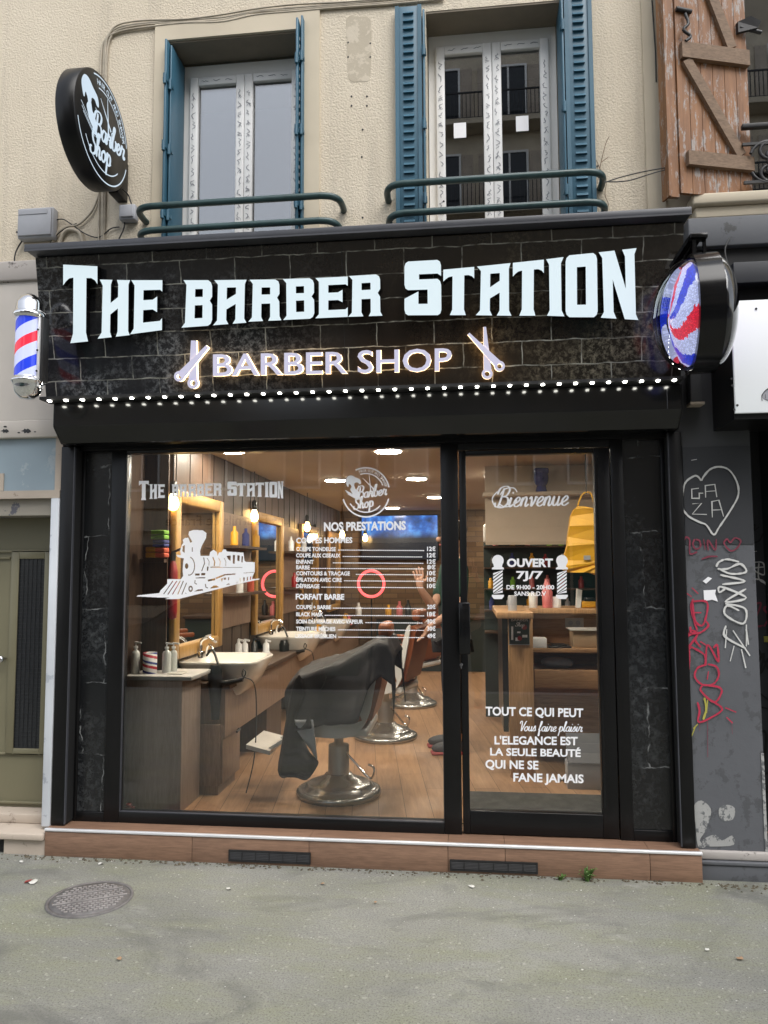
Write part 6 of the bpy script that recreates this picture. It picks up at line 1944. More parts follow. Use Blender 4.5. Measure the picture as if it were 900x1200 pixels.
for pts in ([(815, 965), (813, 945), (822, 938), (833, 948), (831, 962), (826, 975), (820, 985), (827, 992), (818, 992)], [(843, 947), (851, 943), (861, 947), (859, 960), (848, 962), (843, 957)], [(824, 984), (838, 978), (846, 985), (858, 979), (860, 990), (840, 992), (826, 991)]):
    m = MB(); m.mesh(curve_mesh([spline(pts, 3, True)]), lambda p: at(p.x, p.y, WY - .002), False); m.build('scraped_patch', M['bareplaster'], pl)
m = MB(); m.box(1.45, 1.4635, WY - .004, WY - .001, .14, .62); m.build('chipped_edge', M['bareplaster'], pl)
M['gwhite'] = pbr('white graffiti paint', (0.62, 0.62, 0.60), 0.6, var=.1)
M['gred'] = pbr('red graffiti paint', (0.44, 0.028, 0.065), 0.5, var=.15)
M['gdullred'] = pbr('faded red graffiti paint', (0.20, 0.03, 0.055), 0.6, var=.25)
M['gyellow'] = pbr('yellow graffiti smear', (0.36, 0.33, 0.06), 0.7, var=.3)
M['gblack'] = pbr('black graffiti paint', (0.006, 0.006, 0.006), 0.5)
GP = lambda x, y: at(x, y, PY)
def zc(pts, ox, oy, k): return [(ox + x / k, oy + y / k) for x, y in pts]
def graf(strokes, w_, m_, name, par=pl, f=GP, smooth=True):
    mb = MB()
    for s in strokes: ribbon(mb, spline(s, 6) if smooth and len(s) > 2 else s, w_, f, VN, wob=.5)
    return mb.build(name, m_, par)
k5 = lambda L_: [zc(s, 740, 480, 4.2875) for s in L_]
k6 = lambda L_: [zc(s, 740, 740, 3.87) for s in L_]
graf([s for s in k5([[(350, 358), (332, 336), (310, 336), (270, 368), (256, 430), (256, 490), (285, 535), (340, 565), (375, 580), (412, 628), (440, 590), (500, 500), (535, 430), (528, 365), (490, 305), (440, 288), (395, 300), (362, 335), (350, 358)]])], 2.1, M['gwhite'], 'heart_graffiti')
graf(k5([[(338, 395), (302, 400), (303, 446), (340, 446), (340, 420), (360, 420)], [(372, 442), (370, 382), (418, 376), (428, 440)], [(372, 412), (424, 408)], [(305, 474), (352, 470), (305, 525), (378, 527)], [(405, 542), (403, 462), (438, 455), (462, 538)], [(402, 505), (452, 503)]]), 1.7, M['gwhite'], 'lettering_graffiti', smooth=False)
graf(k5([[(262, 665), (275, 640), (292, 655), (292, 690), (295, 725), (330, 715)], [(318, 650), (308, 675), (322, 700), (345, 690), (342, 660), (322, 652)], [(362, 650), (370, 705)], [(385, 708), (384, 655), (420, 705), (425, 650)], [(462, 668), (480, 650), (495, 668), (520, 645), (548, 660), (530, 695), (500, 710), (475, 690), (462, 668)], [(352, 752), (390, 738), (432, 738)]]), 1.9, M['gdullred'], 'faded_red_tag')
graf(k5([[(425, 790), (440, 765), (480, 752), (540, 765)], [(432, 800), (480, 800), (545, 775), (575, 815), (500, 825), (440, 800)], [(445, 830), (570, 862), (455, 878)], [(470, 900), (440, 918), (450, 890), (575, 945), (470, 965), (575, 900)], [(470, 975), (570, 1000), (560, 1075), (470, 1030), (480, 985), (540, 1010)], [(475, 1085), (470, 1140), (575, 1200)], [(577, 1080), (577, 1190)]]), 2.3, M['gwhite'], 'white_tag')
graf(k6([[(432, -10), (425, 75)], [(460, -5), (537, 110)], [(520, -10), (530, 60)], [(465, 65), (447, 135)], [(498, 80), (518, 165)]]), 2.6, M['gwhite'], 'white_tag')
m = MB(); m.mesh(curve_mesh([zc([(362, 908), (425, 905), (420, 925), (435, 965), (405, 955), (365, 962)], 740, 480, 4.2875), zc([(358, 862), (385, 840), (405, 848), (375, 875)], 740, 480, 4.2875)]), lambda p: at(p.x, p.y, PY - .0005), False); m.build('torn_sticker', M['vinyl'], pl)
graf(k5([[(265, 915), (302, 940)], [(303, 895), (335, 925)], [(300, 965), (380, 970), (360, 1080), (320, 1060), (305, 965)], [(310, 1020), (350, 1020)], [(295, 1090), (300, 1120), (345, 1120), (385, 1085), (370, 1060)], [(280, 1145), (300, 1110), (330, 1130), (290, 1190), (300, 1200)], [(345, 1165), (385, 1190)], [(310, 950), (300, 1000), (330, 1110)]]), 2.3, M['gred'], 'red_tag')
graf(k6([[(255, 20), (300, 5), (290, 40), (315, 72)], [(262, 65), (330, 105), (335, 150), (345, 60), (388, 130), (395, 128), (388, 62), (372, 75)], [(340, 150), (300, 165), (287, 205), (320, 240), (370, 238), (395, 200), (385, 160), (345, 148)], [(349, 180), (343, 218)], [(320, 245), (315, 270), (375, 320), (408, 275), (395, 252), (345, 245)], [(375, 320), (410, 355), (340, 400), (302, 408), (308, 360), (298, 320)], [(425, 345), (474, 366)], [(430, 388), (458, 415)], [(258, 60), (262, 110), (258, 180)]]), 2.2, M['gred'], 'red_tag')
graf(k6([[(345, 405), (346, 570)], [(455, 415), (457, 465)], [(308, 400), (309, 450)]]), .8, M['gdullred'], 'paint_drip')
graf(k6([[(330, 300), (338, 350), (325, 400)], [(345, 310), (340, 370)], [(290, 430), (272, 475)], [(280, 440), (300, 420)]]), 2.4, M['gyellow'], 'yellow_smear')
# small plates left of the heart
graf(k5([[(240, 292), (250, 275)], [(240, 245), (250, 235)], [(300, 255), (328, 250)]]), 1.2, M['gwhite'], 'scratch')

# dark neighbour front
dn = thing('dark_shop_front', 'dark closed neighbouring front with black graffiti beyond the pillar', 'shopfront', (2.2, .4, 0))
m = MB(); m.box(PX1 + .002, 5.0, .36, .5, 0, 3.2); m.build('shutter_curtain', M['pillardark'], dn)
m = MB(); m.box(PX1 + .002, PX1 + .012, .2, .359, 0, 3.0); m.box(PX1 + .1, 5.0, .33, .362, -.01, .19); m.build('guide_rail', M['pillar'], dn)
GD = lambda x, y: at(x, y, .3585)
graf(k5([[(600, 590), (620, 580), (600, 640), (590, 670), (640, 660), (660, 625), (690, 630)], [(600, 620), (640, 590)]]), 1.6, M['gblack'], 'black_tag', dn, GD)
graf(k5([[(590, 715), (630, 712)], [(605, 720), (600, 860), (615, 890)], [(600, 770), (660, 770), (665, 830), (610, 800), (670, 790)], [(640, 770), (640, 850), (690, 880)], [(605, 850), (660, 860), (690, 910)]]), 1.6, M['gwhite'], 'white_tag', dn, GD)
graf(k5([[(610, 985), (650, 975), (615, 1080), (660, 1085)], [(700, 980), (665, 1000), (690, 1040), (665, 1090)]]), 2.2, M['gdullred'], 'red_tag', dn, GD)
for s_ in k6([[(565, 150), (600, 100), (585, 190), (620, 120)], [(575, 80), (600, 130), (619, 170)], [(570, 270), (619, 310)], [(575, 340), (619, 350)], [(590, 450), (610, 470), (600, 600), (585, 640)], [(619, 640), (590, 660), (585, 700), (619, 730)]]): graf([s_], 2.6, M['gblack'], 'black_tag', dn, GD)
m = MB(); a, b = at(895, 745.5, .357), at(904, 752.5, .357); m.box(a.x, b.x, .354, .3585, b.z, a.z); m.build('yellow_sticker', M['gyellow'], dn)
# sign box of the neighbour
ws = thing('white_sign_box', 'white panelled sign box with black sides on the neighbouring front', 'sign', (1.9, 0, 2.3))
m = MB(); m.box(1.284, 4.5, -.245, .10, 2.262, 2.845); m.build('sign_casing', M['black'], ws)
m = MB(); m.bbox(1.286, 4.5, -.262, -.2465, 2.290, 2.842, .002); m.build('white_face', M['whitebox'], ws)
m = MB()
for px, py in ((857, 444), (858, 452), (864, 475), (860, 480), (886, 362)):
    p = at(px, py, -.262); m.lathe([(.006, 0), (.005, .004)], (p.x, -.2625, p.z), 'Y', 8)
m.build('screw', M['iron'], ws)
m = MB(); m.mesh(curve_mesh([spline([(893, 466), (895, 459), (902, 454), (912, 454), (912, 472), (900, 470)], 3, True)]), lambda p: at(p.x, p.y, -.2635), False); m.build('printed_emblem', M['greybox'], ws)
graf([[(893, 470), (893, 463), (898, 457), (904, 454)], [(896, 468), (904, 470)], [(897, 462), (897, 467)], [(901, 461), (901, 468)]], .9, M['gblack'], 'emblem_outline', ws, lambda x, y: at(x, y, -.2642))
# bands above it
nb = thing('neighbour_fascia', 'dark grey painted fascia beam above the white sign box', 'fascia', (1.9, 0, 3.2))
m = MB(); m.bbox(1.165, 5.0, -.04, .12, 3.215, 3.372, .006); m.build('grey_band', worn_paint('streaked grey band', (0.115, 0.12, 0.13), (0.05, 0.05, 0.05), 0.62, 0.6, 5.0), nb)
m = MB(); m.box(1.20, 5.0, -.0, .11, 2.846, 3.214); m.build('dark_band', M['reveal'], nb)
m = MB(); m.bbox(1.36, 5.0, -.10, -.001, 2.99, 3.10, .004); m.build('grey_panel', M['pillardark'], nb)
pb_ = thing('pale_conduit_box', 'small pale wooden box fixed at the corner below the dome sign', 'box', (1.15, 0, 2.45))
a, b = at(808, 437, -.01), at(822, 471, -.01)
m = MB(); m.bbox(a.x, b.x, -.02, .05, b.z, a.z, .003); m.build('box_body', M['pillarlight'], pb_)
m = MB(); m.box(a.x - .004, b.x + .012, -.024, .05, b.z - .015, b.z - .001); m.box(a.x - .004, b.x + .008, -.024, .05, a.z + .001, a.z + .02); m.build('box_edge', M['oldstone'], pb_)
# upper floor of the neighbour: cream sill, window, railing, wooden shutters
nbld = thing('neighbour_building', 'cream neighbouring building with tall window and iron railing at the right edge', 'building', (2.5, WY, 3.4))
m = MB(); m.box(XR + .006, 1.40, WY + .002, .4, 3.38, 9); m.box(2.4, 5.5, WY + .002, .4, 3.38, 9); m.box(1.40, 2.4, WY + .002, .4, 6.2, 9); m.box(1.40, 2.4, WY + .002, .4, 3.38, 3.50); m.build('wall', M['smooth'], nbld)
m = MB(); m.bbox(1.19, 5.5, -.05, WY, 3.44, 3.50, .01); m.bbox(1.21, 5.5, -.02, WY, 3.378, 3.439, .008); m.build('sill', M['smooth'], nbld)
m = MB(); m.box(1.40, 1.46, .22, .28, 3.50, 6.2); m.box(2.34, 2.4, .22, .28, 3.5, 6.2); m.box(1.46, 2.34, .22, .28, 6.14, 6.2); m.box(1.46, 2.34, .22, .28, 3.5, 3.56); wf = m.build('window', M['white'], nbld)
m = MB(); m.box(1.455, 2.345, .24, .246, 3.555, 6.145); m.build('pane', M['winglass'], wf)
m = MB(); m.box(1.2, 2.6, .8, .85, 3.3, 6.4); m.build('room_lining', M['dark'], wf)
m = MB()
zr = at(890, 148, .0).z
m.bbox(1.46, 2.6, -.03, .0, zr - .02, zr + .005, .004)
zr2 = at(890, 170, .0).z; m.box(1.46, 2.6, -.022, -.008, zr2 - .008, zr2 + .006); m.box(1.46, 2.6, -.022, -.008, 3.55, 3.565)
for i in range(4):
    cx = 1.60 + i * .22; cz = (zr2 + 3.56) / 2; hh = (zr2 - 3.57) / 2
    for s in (-1, 1):
        for sgn in (-1, 1):
            sp_ = [(cx + s * (.10 - .085 * t_ ** .8) * cos(t_ * 6.5) * (1), -.015, cz + sgn * (hh * .52 + (.075 - .06 * t_) * sin(t_ * 6.5))) for t_ in [j / 22 for j in range(23)]]
            m.tube(sp_, .009, 6)
    m.tube([(cx, -.015, 3.56), (cx, -.015, zr2)], .008, 6); m.tube([(cx + .11, -.015, 3.56), (cx + .11, -.015, zr2)], .010, 6); m.ball((cx, -.02, cz), .025, .012, .03, 10, 8)
m.build('railing', M['iron'], nbld)
# wooden shutter leaf folded open
hx = Vector((1.515, WY - .005, 3.49)); fx = Vector((1.115, -.065, 3.49))
ws2 = thing('wooden_shutter', 'flaking orange wooden shutter with a Z brace, folded open', 'shutter', (1.27, 0, 3.49))
du = (fx - hx); Lw = du.length; du.normalize(); dn_ = Vector((du.y, -du.x, 0)); 
if dn_.y > 0: dn_ = -dn_
def sp3(u, d, z): return hx + du * u + dn_ * d + Vector((0, 0, z))
m = MB()
nb_ = 6
for i in range(nb_):
    a, b = Lw * i / nb_ + .0015, Lw * (i + 1) / nb_ - .0015
    m.prism([sp3(a, 0, 0), sp3(b, 0, 0), sp3(b, .022, 0), sp3(a, .022, 0)], (0, 0, 1.75))
m.build('boards', M['oldwood'], ws2)
def bat(u0, z0, u1, z1, w_, d0=.0225, th=.028):
    m = MB(); d = Vector((u1 - u0, z1 - z0)).normalized(); n_ = Vector((-d.y, d.x)) * w_ / 2
    m.prism([sp3(u0 + n_.x, d0, z0 + n_.y), sp3(u0 - n_.x, d0, z0 - n_.y), sp3(u1 - n_.x, d0, z1 - n_.y), sp3(u1 + n_.x, d0, z1 + n_.y)], dn_ * th); m.build('batten', M['batten'], ws2)
zA, zB_ = at(830, 191, -.03).z - 3.49, at(830, 66, -.03).z - 3.49
bat(.004, zA, Lw - .035, zA, .075); bat(.004, zB_, Lw - .02, zB_, .085)
bat(.07, zA + .045, Lw - .05, zB_ - .05, .055, .0226, .022); bat(.10, zB_ + .05, Lw - .1, zB_ + .62, .055, .0226, .022)
m = MB(); m.prism([sp3(Lw + .002, -.012, -.02), sp3(Lw + .05, -.012, -.02), sp3(Lw + .05, .012, -.02), sp3(Lw + .002, .012, -.02)], (0, 0, 1.8)); m.prism([sp3(Lw + .052, -.05, -.02), sp3(Lw + .064, -.05, -.02), sp3(Lw + .064, .02, -.02), sp3(Lw + .052, .02, -.02)], (0, 0, 1.8)); m.build('folded_leaf', M['oldwood'], ws2)
m = MB(); q = at(795, 15, -.1); zq = q.z - 3.49
m.tube([sp3(Lw - .005, .03, zq + .03), sp3(Lw - .09, .035, zq + .02)], .012, 8); m.tube(spline([sp3(Lw - .05, .04, zq), sp3(Lw - .06, .05, zq - .06), sp3(Lw - .03, .05, zq - .1), sp3(Lw - .07, .05, zq - .13), sp3(Lw - .04, .05, zq - .16)], 4), .008, 8)
m.build('hook_latch', M['iron'], ws2); m = MB()
zq2 = at(870, 27, -.03).z - 3.49
m.prism([sp3(.06, .023, zq2 - .03), sp3(-.04, .05, zq2 - .01), sp3(-.05, .06, zq2 + .02), sp3(.0, .05, zq2 + .05), sp3(.06, .023, zq2 + .03)], dn_ * .02)
m.tube([sp3(.05, .04, zq2), sp3(-.07, .05, zq2 - .02)], .010, 8)
m.build('hinge', M['iron'], ws2)

# ------------------------------------------------------------------ left neighbour
ln_ = thing('left_neighbour_front', 'pale plastered neighbouring front with grey blue board above its olive door', 'facade', (-3, WY, 0))
m = MB(); m.bbox(-6, -2.33, WY - .03, .5, 3.249, 3.375, .012); m.build('stone_ledge', M['ledge'], ln_)
m = MB(); m.box(-6, -2.30, WY - .012, .5, 2.422, 3.248); m.build('plaster_panel', M['plaster'], ln_)
m = MB(); m.bbox(-6, -2.29, WY - .018, .5, 2.318, 2.421, .006); m.build('pale_band', M['plaster'], ln_)
m = MB(); m.box(-6, -2.36, WY + .012, .5, 2.012, 2.317); m.build('blue_board', M['greyblue'], ln_)
m = MB(); m.box(-2.359, -2.315, WY + .004, .5, 2.012, 2.317); m.box(-6, -2.318, WY - .012, .5, 1.966, 2.011); m.build('edge_strip', M['oldstone'], ln_)
m = MB(); m.box(-6, -2.38, WY + .02, .5, 1.87, 1.965); m.build('lintel', M['brownstone'], ln_)
m = MB(); a, b = at(-6, 555, WY + .008), at(4, 575, WY + .008); m.box(a.x, b.x, WY + .004, WY + .013, b.z, a.z); m.build('cream_plate', M['oldstone'], ln_)
m = MB()
for px, py, r_ in ((6, 505, 3), (31, 505, 3.6), (22, 507, 1.2), (41, 506, 1), (6, 500, 1.5)):
    m.mesh(curve_mesh([[(px + r_ * (1 + .35 * sin(i * 2.3)) * cos(i * .52) * 1.4, py + r_ * .7 * (1 + .3 * cos(i * 3.1)) * sin(i * .52)) for i in range(12)]]), lambda p: at(p.x, p.y, WY - .0195), False)
m.build('paint_chip', M['iron'], ln_)
m = MB(); m.bbox(-2.372, -2.318, WY - .01, .35, .135, 2.0, .006); m.build('marble_jamb', M['marble'], ln_)
dy = .26
od = thing('olive_door', 'olive painted street door with narrow wired glass panel', 'door', (-2.7, dy, .17))
m = MB(); m.box(-3.6, -2.374, dy, dy + .05, .172, 1.869); m.build('leaf', M['olive'], od)
a, b = at(24, 655, dy), at(47, 877, dy)
m = MB()
for x0, x1, z0, z1 in ((a.x - .05, a.x, b.z - .04, a.z + .05), (b.x, b.x + .045, b.z - .04, a.z + .05), (a.x, b.x, a.z, a.z + .05), (a.x, b.x, b.z - .04, b.z), (-3.2, a.x - .06, 1.62, 1.635), (-3.2, -2.376, .50 - .03, .482), (-3.2, -2.376, .19, .205), (-3.2, -2.376, 1.66, 1.675), (-2.43, -2.42, b.z, a.z)):
    m.bbox(x0, x1, dy - .014, dy + .001, z0, z1, .003)
m.build('moulding', M['olive'], od)
m = MB(); m.box(a.x, b.x, dy - .003, dy + .001, b.z, a.z); m.build('wired_glass', M['meshglass'], od)
m = MB()
n1 = int((a.z - b.z) / .022)
for k in range(n1): m.box(a.x, b.x, dy - .006, dy - .004, b.z + k * .022, b.z + k * .022 + .0025)
for k in range(6): xx = a.x + (b.x - a.x) * k / 6; m.box(xx, xx + .0025, dy - .0085, dy - .0065, b.z, a.z)
m.build('wire_grid', M['iron'], od)
m = MB(); p = at(3, 772, dy - .03); m.tube([(p.x, dy, p.z), (p.x, dy - .04, p.z)], .008, 8); m.ball((p.x, dy - .05, p.z), .022, .018, .022, 14, 10); m.build('knob', M['steel'], od)
sp_ = thing('stone_steps', 'worn cream stone doorstep below the olive door', 'step', (-3, .1, 0))
m = MB(); m.bbox(-4, -2.322, -.015, .30, .082, .118, .006); m.build('tread', M['oldstone'], sp_)
m = MB(); m.bbox(-4, -2.374, .14, .5, .1185, .17, .005); m.build('threshold', M['oldstone'], sp_)
m = MB(); m.box(-2.56, -2.322, .01, .3, -.01, .081); m.build('riser', M['oldstone'], sp_)
m = MB(); m.box(-4, -2.561, .03, .3, -.01, .081); m.build('vent_gap', M['reveal'], sp_)

# ------------------------------------------------------------------ things on the pavement
mh = thing('manhole_cover', 'small round cast iron cover set in the pavement', 'manhole cover', (-1.797, -.483, 0))
M['cast'] = pbr('worn cast iron', (0.13, 0.122, 0.12), 0.6, var=.35, vs=14, bmp=.4, bs=50)
m = MB(); m.lathe([(.196, .0), (.196, .006), (.183, .007), (.182, .001)], (0, 0, 0), 'Z', 48); m.build('rim', M['cast'], mh, world=False)
m = MB(); m.lathe([(.180, .002), (.180, .0045), (0, .0045)], (0, 0, 0), 'Z', 48); m.build('lid', M['cast'], mh, world=False)
m = MB()
rn = random.Random(5)
for i in range(-7, 8):
    for j in range(-7, 8):
        x, y = i * .023 + (.011 if j % 2 else 0), j * .023
        if x * x + y * y < .158 ** 2 and abs(y + .02) > .012 and abs(y - .07) > .012:
            m.box(x - .008, x + .008, y - .0055, y + .0055, .0046, .0085)
for y in (-.02, .07): m.box(-sqrt(.165 ** 2 - y * y), sqrt(.165 ** 2 - y * y), y - .004, y + .004, .0046, .0095)
M['castlight'] = pbr('scuffed iron', (0.25, 0.235, 0.23), 0.5, var=.3, vs=20)
p_ = m.build('raised_pattern', M['castlight'], mh, world=False); p_.rotation_euler.z = R(28)
# weeds at the foot of the step
M['leaf'] = pbr('weed leaf', (0.075, 0.15, 0.03), 0.6, var=.4, vs=40)
def weed(px, py, n_, h, w_, lab):
    p = at(px, py, -.035); p.z = 0
    t_ = thing('weed', lab, 'weed', (p.x, p.y, 0), 'weeds at the foot of the step')
    m = MB(); r2 = random.Random(px)
    for k in range(n_):
        an = r2.uniform(0, 2 * pi); ln = h * r2.uniform(.5, 1.1); ou = w_ * r2.uniform(.2, 1.0)
        d = Vector((cos(an), sin(an) * .5, 0)); s = Vector((-d.y, d.x, 0)).normalized() * r2.uniform(.003, .007)
        b0 = Vector((r2.uniform(-.01, .01), r2.uniform(-.01, .008), 0))
        pts = [b0, b0 + d * ou * .4 + Vector((0, 0, ln * .6)), b0 + d * ou * .8 + Vector((0, 0, ln)), b0 + d * ou * 1.1 + Vector((0, 0, ln * .9))]
        m.add([pts[0] - s * .4, pts[0] + s * .4, pts[1] + s, pts[1] - s, pts[2] + s * .9, pts[2] - s * .9, pts[3]], [(0, 1, 2, 3), (3, 2, 4, 5), (5, 4, 6)], False)
    m.build('leaves', M['leaf'], t_, world=False)
    m = MB(); m.tube([(0, 0, 0), (.003, -.002, h * .5)], .002, 5); m.build('stem', M['leaf'], t_, world=False)
weed(688, 1033, 34, .065, .05, 'tufted green weed under the right end of the vent grille side')
weed(657, 1030, 16, .025, .04, 'tiny flat green weed left of the larger weed')
# litter
M['paper'] = pbr('dirty paper', (0.55, 0.54, 0.50), 0.8)
M['leafy'] = pbr('dry brown leaf', (0.30, 0.19, 0.11), 0.8)
litter = [(38, 1035, 'paper', 'red and white sweet wrapper by the manhole cover', 14, 1), (140, 1125, 'leafy', 'small pink orange scrap below the manhole cover', 8, 0), (118, 1013, 'paper', 'white paper scrap near the step between manhole and riser', 8, 0), (867, 1125, 'leafy', 'orange cigarette end at the right of the pavement', 9, 0), (829, 1115, 'paper', 'cream paper scrap at the right of the pavement', 6, 0), (268, 1043, 'paper', 'pale scrap on the pavement under the left grille', 7, 0), (378, 1037, 'leafy', 'orange scrap below the middle of the step', 6, 0), (25, 1011, 'paper', 'white crumb near the stone doorstep', 6, 0), (87, 998, 'leafy', 'brown leaf crumbs at the corner of the step', 7, 0), (440, 1059, 'leafy', 'small ochre leaf scrap on the pavement', 5, 0), (553, 1040, 'paper', 'white smear of paper below the right grille', 9, 0), (682, 1139, 'paper', 'pale pebble on the right pavement', 5, 0)]
for px, py, c, lab, s, two in litter:
    p = atz(px, py, 0); k = s * .8 / 870 * (p - CAM).length / 2
    m = MB(); r2 = random.Random(px + py)
    pts = [(p.x + k * cos(a_) * r2.uniform(.7, 1.1), p.y + k * 1.1 * sin(a_) * r2.uniform(.5, .9), .003 + r2.uniform(0, .008)) for a_ in [i * pi / 4 for i in range(8)]]
    m.add(pts + [(p.x, p.y, .012)], [(i, (i + 1) % 8, 8) for i in range(8)], False)
    if two: m.mi = 1; m.add([(p.x - k * 1.4, p.y - .01, .004), (p.x - k * .3, p.y - .012, .014), (p.x - k * .3, p.y + .016, .014), (p.x - k * 1.4, p.y + .012, .006)], [(0, 1, 2, 3)], False)
    tag(m.build('litter_scrap', [M[c], M['red']]), lab, 'litter', 'litter on the pavement')
# grit and specks, too many to count
m = MB(); r2 = random.Random(11)
for k in range(420):
    x, y = r2.uniform(-3.2, 2.6), -abs(r2.gauss(0, 1.0)) - .01
    if y < -2.6: continue
    s = r2.uniform(.0012, .004) * (1.4 if y > -.15 else 1)
    m.add([(x - s, y, .001), (x, y - s * .8, .001), (x + s, y + s * .2, .001), (x, y + s, .001), (x, y, .001 + s * .9)], [(0, 1, 4), (1, 2, 4), (2, 3, 4), (3, 0, 4)], False)
tag(m.build('grit', M['paper']), 'pale grit scattered over the pavement', 'grit', kind='stuff')
m = MB()
for k in range(420):
    x, y = r2.uniform(-2.9, 1.5), -abs(r2.gauss(0, .03)) - .004
    s = r2.uniform(.003, .011)
    m.add([(x - s, y, .001), (x, y - s * .8, .001), (x + s, y + s * .2, .001), (x, y + s, .001), (x, y, .001 + s * .8)], [(0, 1, 4), (1, 2, 4), (2, 3, 4), (3, 0, 4)], False)
tag(m.build('dirt', pbr('dark dirt crumbs', (0.09, 0.075, 0.05), .9, var=.4, vs=50)), 'dark dirt crumbs along the foot of the step', 'dirt', kind='stuff')

# ------------------------------------------------------------------ the other side of the street (seen in the glass)
M['facade'] = worn_paint('pale stone facade', (0.58, 0.50, 0.39), (0.36, 0.31, 0.25), 0.64, 0.85, 1.5, .2)
M['facade2'] = worn_paint('grey cream facade', (0.50, 0.43, 0.33), (0.28, 0.25, 0.21), 0.62, 0.85, 1.5, .2)
M['farglass'] = pbr('far window glass', (0.03, 0.035, 0.04), 0.05)
M['fardark'] = pbr('dark shop interior', (0.03, 0.03, 0.03), 0.4)
M['awning'] = pbr('grey sign band', (0.16, 0.16, 0.16), 0.6)
OY = -19.5


def far_house(label, x0, x1, h, storeys, m_, sign_txt, sign_m, bal):
    t_ = thing('house', label, 'building', ((x0 + x1) / 2, OY, 0))
    m = MB(); m.box(x0, x1, OY - 8, OY, -.05, h); m.box(x0 - .0, x1, OY - .001, OY + .25, h - .35, h - .1); m.box(x0, x1, OY - .001, OY + .12, 3.6, 3.85)
    m.build('wall', m_, t_)
    n_ = max(int((x1 - x0) / 2.1), 1)
    for s in range(storeys):
        z0 = 4.3 + s * 3.0
        for i in range(n_):
            cx = x0 + (i + .5) * (x1 - x0) / n_
            w_ = MB(); w_.box(cx - .62, cx - .55, OY, OY + .06, z0 - .05, z0 + 2.05); w_.box(cx + .55, cx + .62, OY, OY + .06, z0 - .05, z0 + 2.05); w_.box(cx - .55, cx + .55, OY, OY + .06, z0 + 1.98, z0 + 2.05); w_.box(cx - .03, cx + .03, OY + .003, OY + .05, z0, z0 + 1.98); w_.box(cx - .62, cx + .62, OY, OY + .1, z0 - .12, z0 - .051)
            f = w_.build('window', M['white'], t_)
            g_ = MB(); g_.box(cx - .55, cx + .55, OY, OY + .02, z0, z0 + 1.98); g_.build('pane', M['farglass'], f)
            sh_ = MB(); sh_.box(cx - 1.02, cx - .65, OY, OY + .05, z0, z0 + 2.0); sh_.box(cx + .65, cx + 1.02, OY, OY + .05, z0, z0 + 2.0); sh_.build('shutters', M['oldstone'], f)
        if bal and s in (1, 2, 3, 4):
            b_ = MB(); b_.box(x0 + .2, x1 - .2, OY, OY + .7, z0 - .3, z0 - .121); b_.build('balcony_slab', M['facade2'], t_)
            b_ = MB(); b_.box(x0 + .2, x1 - .2, OY + .62, OY + .66, z0 + .75, z0 + .80); b_.box(x0 + .2, x1 - .2, OY + .62, OY + .66, z0 - .11, z0 - .07)
            k_ = int((x1 - x0 - .4) / .13)
            for j in range(k_): b_.box(x0 + .22 + j * .13, x0 + .245 + j * .13, OY + .63, OY + .65, z0 - .07, z0 + .75)
            b_.build('balcony_railing', M['iron'], t_)
    sg = MB(); sg.box(x0 + .2, x1 - .2, OY, OY + .16, 2.85, 3.5); so_ = sg.build('shop_fascia', sign_m, t_)
    if sign_txt:
        me = text_mesh(sign_txt[0], .012); a, b, c, d = bounds2(me); k_ = sign_txt[3] / .73; cx = sign_txt[1]
        mb = MB(); mb.mesh(me, lambda p: Vector((cx - p.x * k_, OY + .165, sign_txt[2] + p.y * k_)), False); mb.build('fascia_lettering', sign_txt[4], t_)
    sw_ = MB(); sw_.box(x0 + .5, (x0 + x1) / 2 - .6, OY, OY + .03, .4, 2.4); sw_.box((x0 + x1) / 2 + .6, x1 - .5, OY, OY + .03, .4, 2.4); sw_.build('shop_window', M['fardark'], t_)
    dd = MB(); dd.box((x0 + x1) / 2 - .5, (x0 + x1) / 2 + .5, OY, OY + .04, 0, 2.35); dd.build('shop_door', M['teal'], t_)
    return t_


far_house('low cream house with a grey shop band across the street', -9.2, -4.1, 7.0, 1, M['facade2'], ('Les Fournils de France', -5.7, 3.02, .34, M['gblack']), M['facade'], False)
far_house('tall pale house with iron balconies across the street', -4.0, 11.5, 22.0, 5, M['facade'], None, M['facade2'], True)
far_house('narrow brown house far to the left across the street', -15.5, -9.3, 9.5, 2, M['facade2'], ('ROBESPIERRE', -11.2, 3.0, .38, M['gblack']), M['facade'], False)
far_house('wide pale house to the right across the street', 11.7, 26, 14, 3, M['facade2'], None, M['teal'], False)


# parked car on the near side of the road, seen only as a reflection in the shop glass
def wheel(parent, x, y):
    m = MB(); m.lathe([(.19, -.1), (.29, -.1), (.315, -.07), (.315, .07), (.29, .1), (.19, .1)], (x, y, .175), 'Y', 28); wv_ = m.build('wheel', M['plasticblk'], parent)
    m = MB(); m.lathe([(.0, -.06), (.19, -.085), (.19, .085), (.0, .06)], (x, y, .175), 'Y', 20); m.build('rim', M['alu'], wv_)


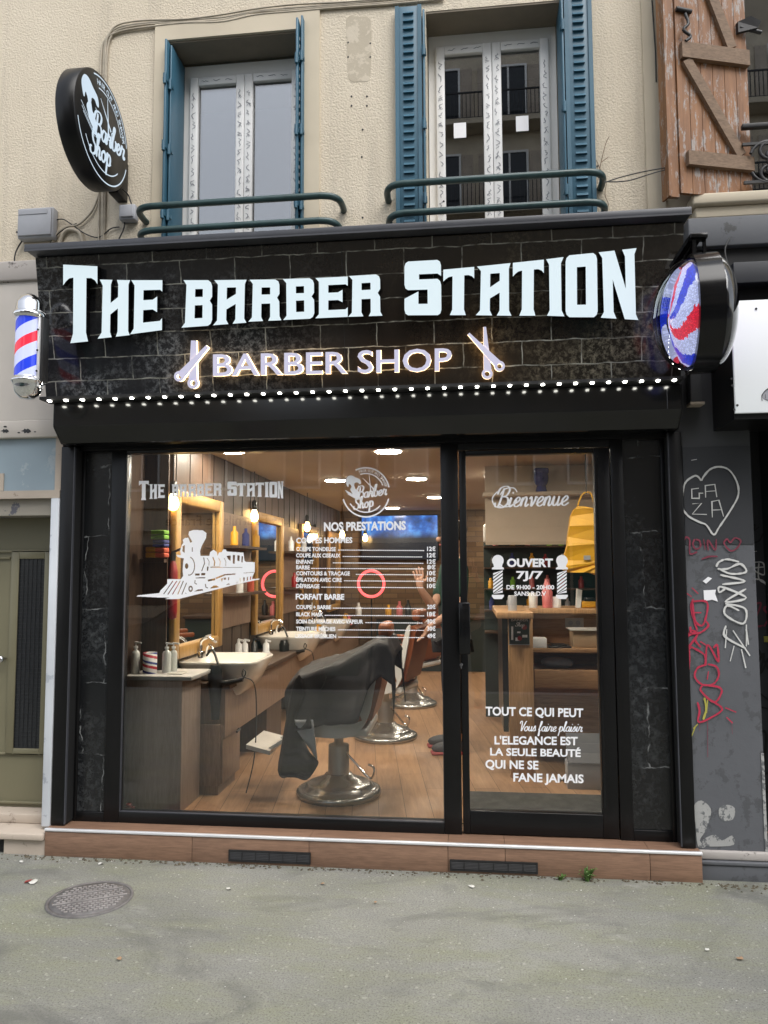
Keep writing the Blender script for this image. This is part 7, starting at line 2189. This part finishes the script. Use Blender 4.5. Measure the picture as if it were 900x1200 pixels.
CX, CYc = -5.35, -6.35
car = thing('parked_car', 'dark teal parked car reflected in the lower left of the shop window', 'car', (CX + 1.95, CYc, -.14))
M['carpaint'] = pbr('dark teal car paint', (0.02, 0.075, 0.08), 0.2, coat=.8)
side = spline([(0.0, .30), (-.02, .60), (.15, .84), (.75, .93), (1.0, 1.0), (1.55, 1.33), (2.3, 1.40), (3.1, 1.33), (3.65, 1.02), (3.88, .95), (3.95, .60), (3.90, .30)], 4)
m = MB()
loops = []
for wy, ins in ((-.84, .10), (-.87, .02), (-.80, 0), (.80, 0), (.87, .02), (.84, .10)):
    cx_, cz_ = 1.95, .70
    loops.append([Vector((CX + cx_ + (x - cx_) * (1 - ins * .3), CYc + wy * (1.0 if z < .9 else 1 - (z - .9) * .42), -.14 + cz_ + (z - cz_) * (1 - ins * .3))) for x, z in side])
n_ = len(side)
m.add([p for l in loops for p in l], [(i * n_ + k, i * n_ + (k + 1) % n_, (i + 1) * n_ + (k + 1) % n_, (i + 1) * n_ + k) for i in range(len(loops) - 1) for k in range(n_)], True)
m.add(loops[0], [list(range(n_))], False); m.add(loops[-1], [list(range(n_))], False)
m.build('body', M['carpaint'], car)
for s in (-1, 1):
    for pts in ([(1.12, .98), (1.58, 1.26), (2.2, 1.30), (2.2, .98)], [(2.27, .98), (2.27, 1.30), (3.0, 1.24), (3.5, .98)]):
        m = MB(); m.prism([(CX + x, CYc + s * (.878 if z < 1.0 else .878 - (z - .9) * .36), -.14 + z) for x, z in pts], (0, s * .012, 0)); m.build('side_window', M['farglass'], car)
    m = MB(); m.bbox(CX + 3.80, CX + 3.93, CYc + s * .62 - .14, CYc + s * .62 + .14, .50, .66, .03); m.build('headlight', M['vinyl'], car)
m = MB(); m.prism([(CX + 3.12, CYc - .60, 1.18), (CX + 3.12, CYc + .60, 1.18), (CX + 3.66, CYc + .70, .89), (CX + 3.66, CYc - .70, .89)], (.014, 0, .022)); m.build('windscreen', M['farglass'], car)
for x in (.75, 3.15):
    for s in (-1, 1): wheel(car, CX + x, CYc + s * .80)

# the photographer, seen as a reflection in the door glass
pd = (-.02, -4.40, 0)
person('person in a green jacket holding up a phone, reflected in the glass door', pd, 0, 'greenjacket',
       [((-.27, .10, 1.20), (-.105, .325, 1.46), (.25, .45, .85), (1, 0, 0), (0, -1, .3)), ((.27, .10, 1.20), (.105, .325, 1.46), (-.25, .45, .85), (-1, 0, 0), (0, -1, .3))])
ph = thing('phone', 'black phone held up by the person in the green jacket', 'phone', (0, -3.972, 1.55))
m = MB(); m.bbox(-.038, .038, -3.978, -3.970, 1.475, 1.582, .004); m.build('phone_body', M['plasticblk'], ph)
m = MB(); m.lathe([(.007, 0), (.007, .002)], (-.022, -3.9698, 1.565), 'Y', 14); m.build('lens', M['farglass'], ph)
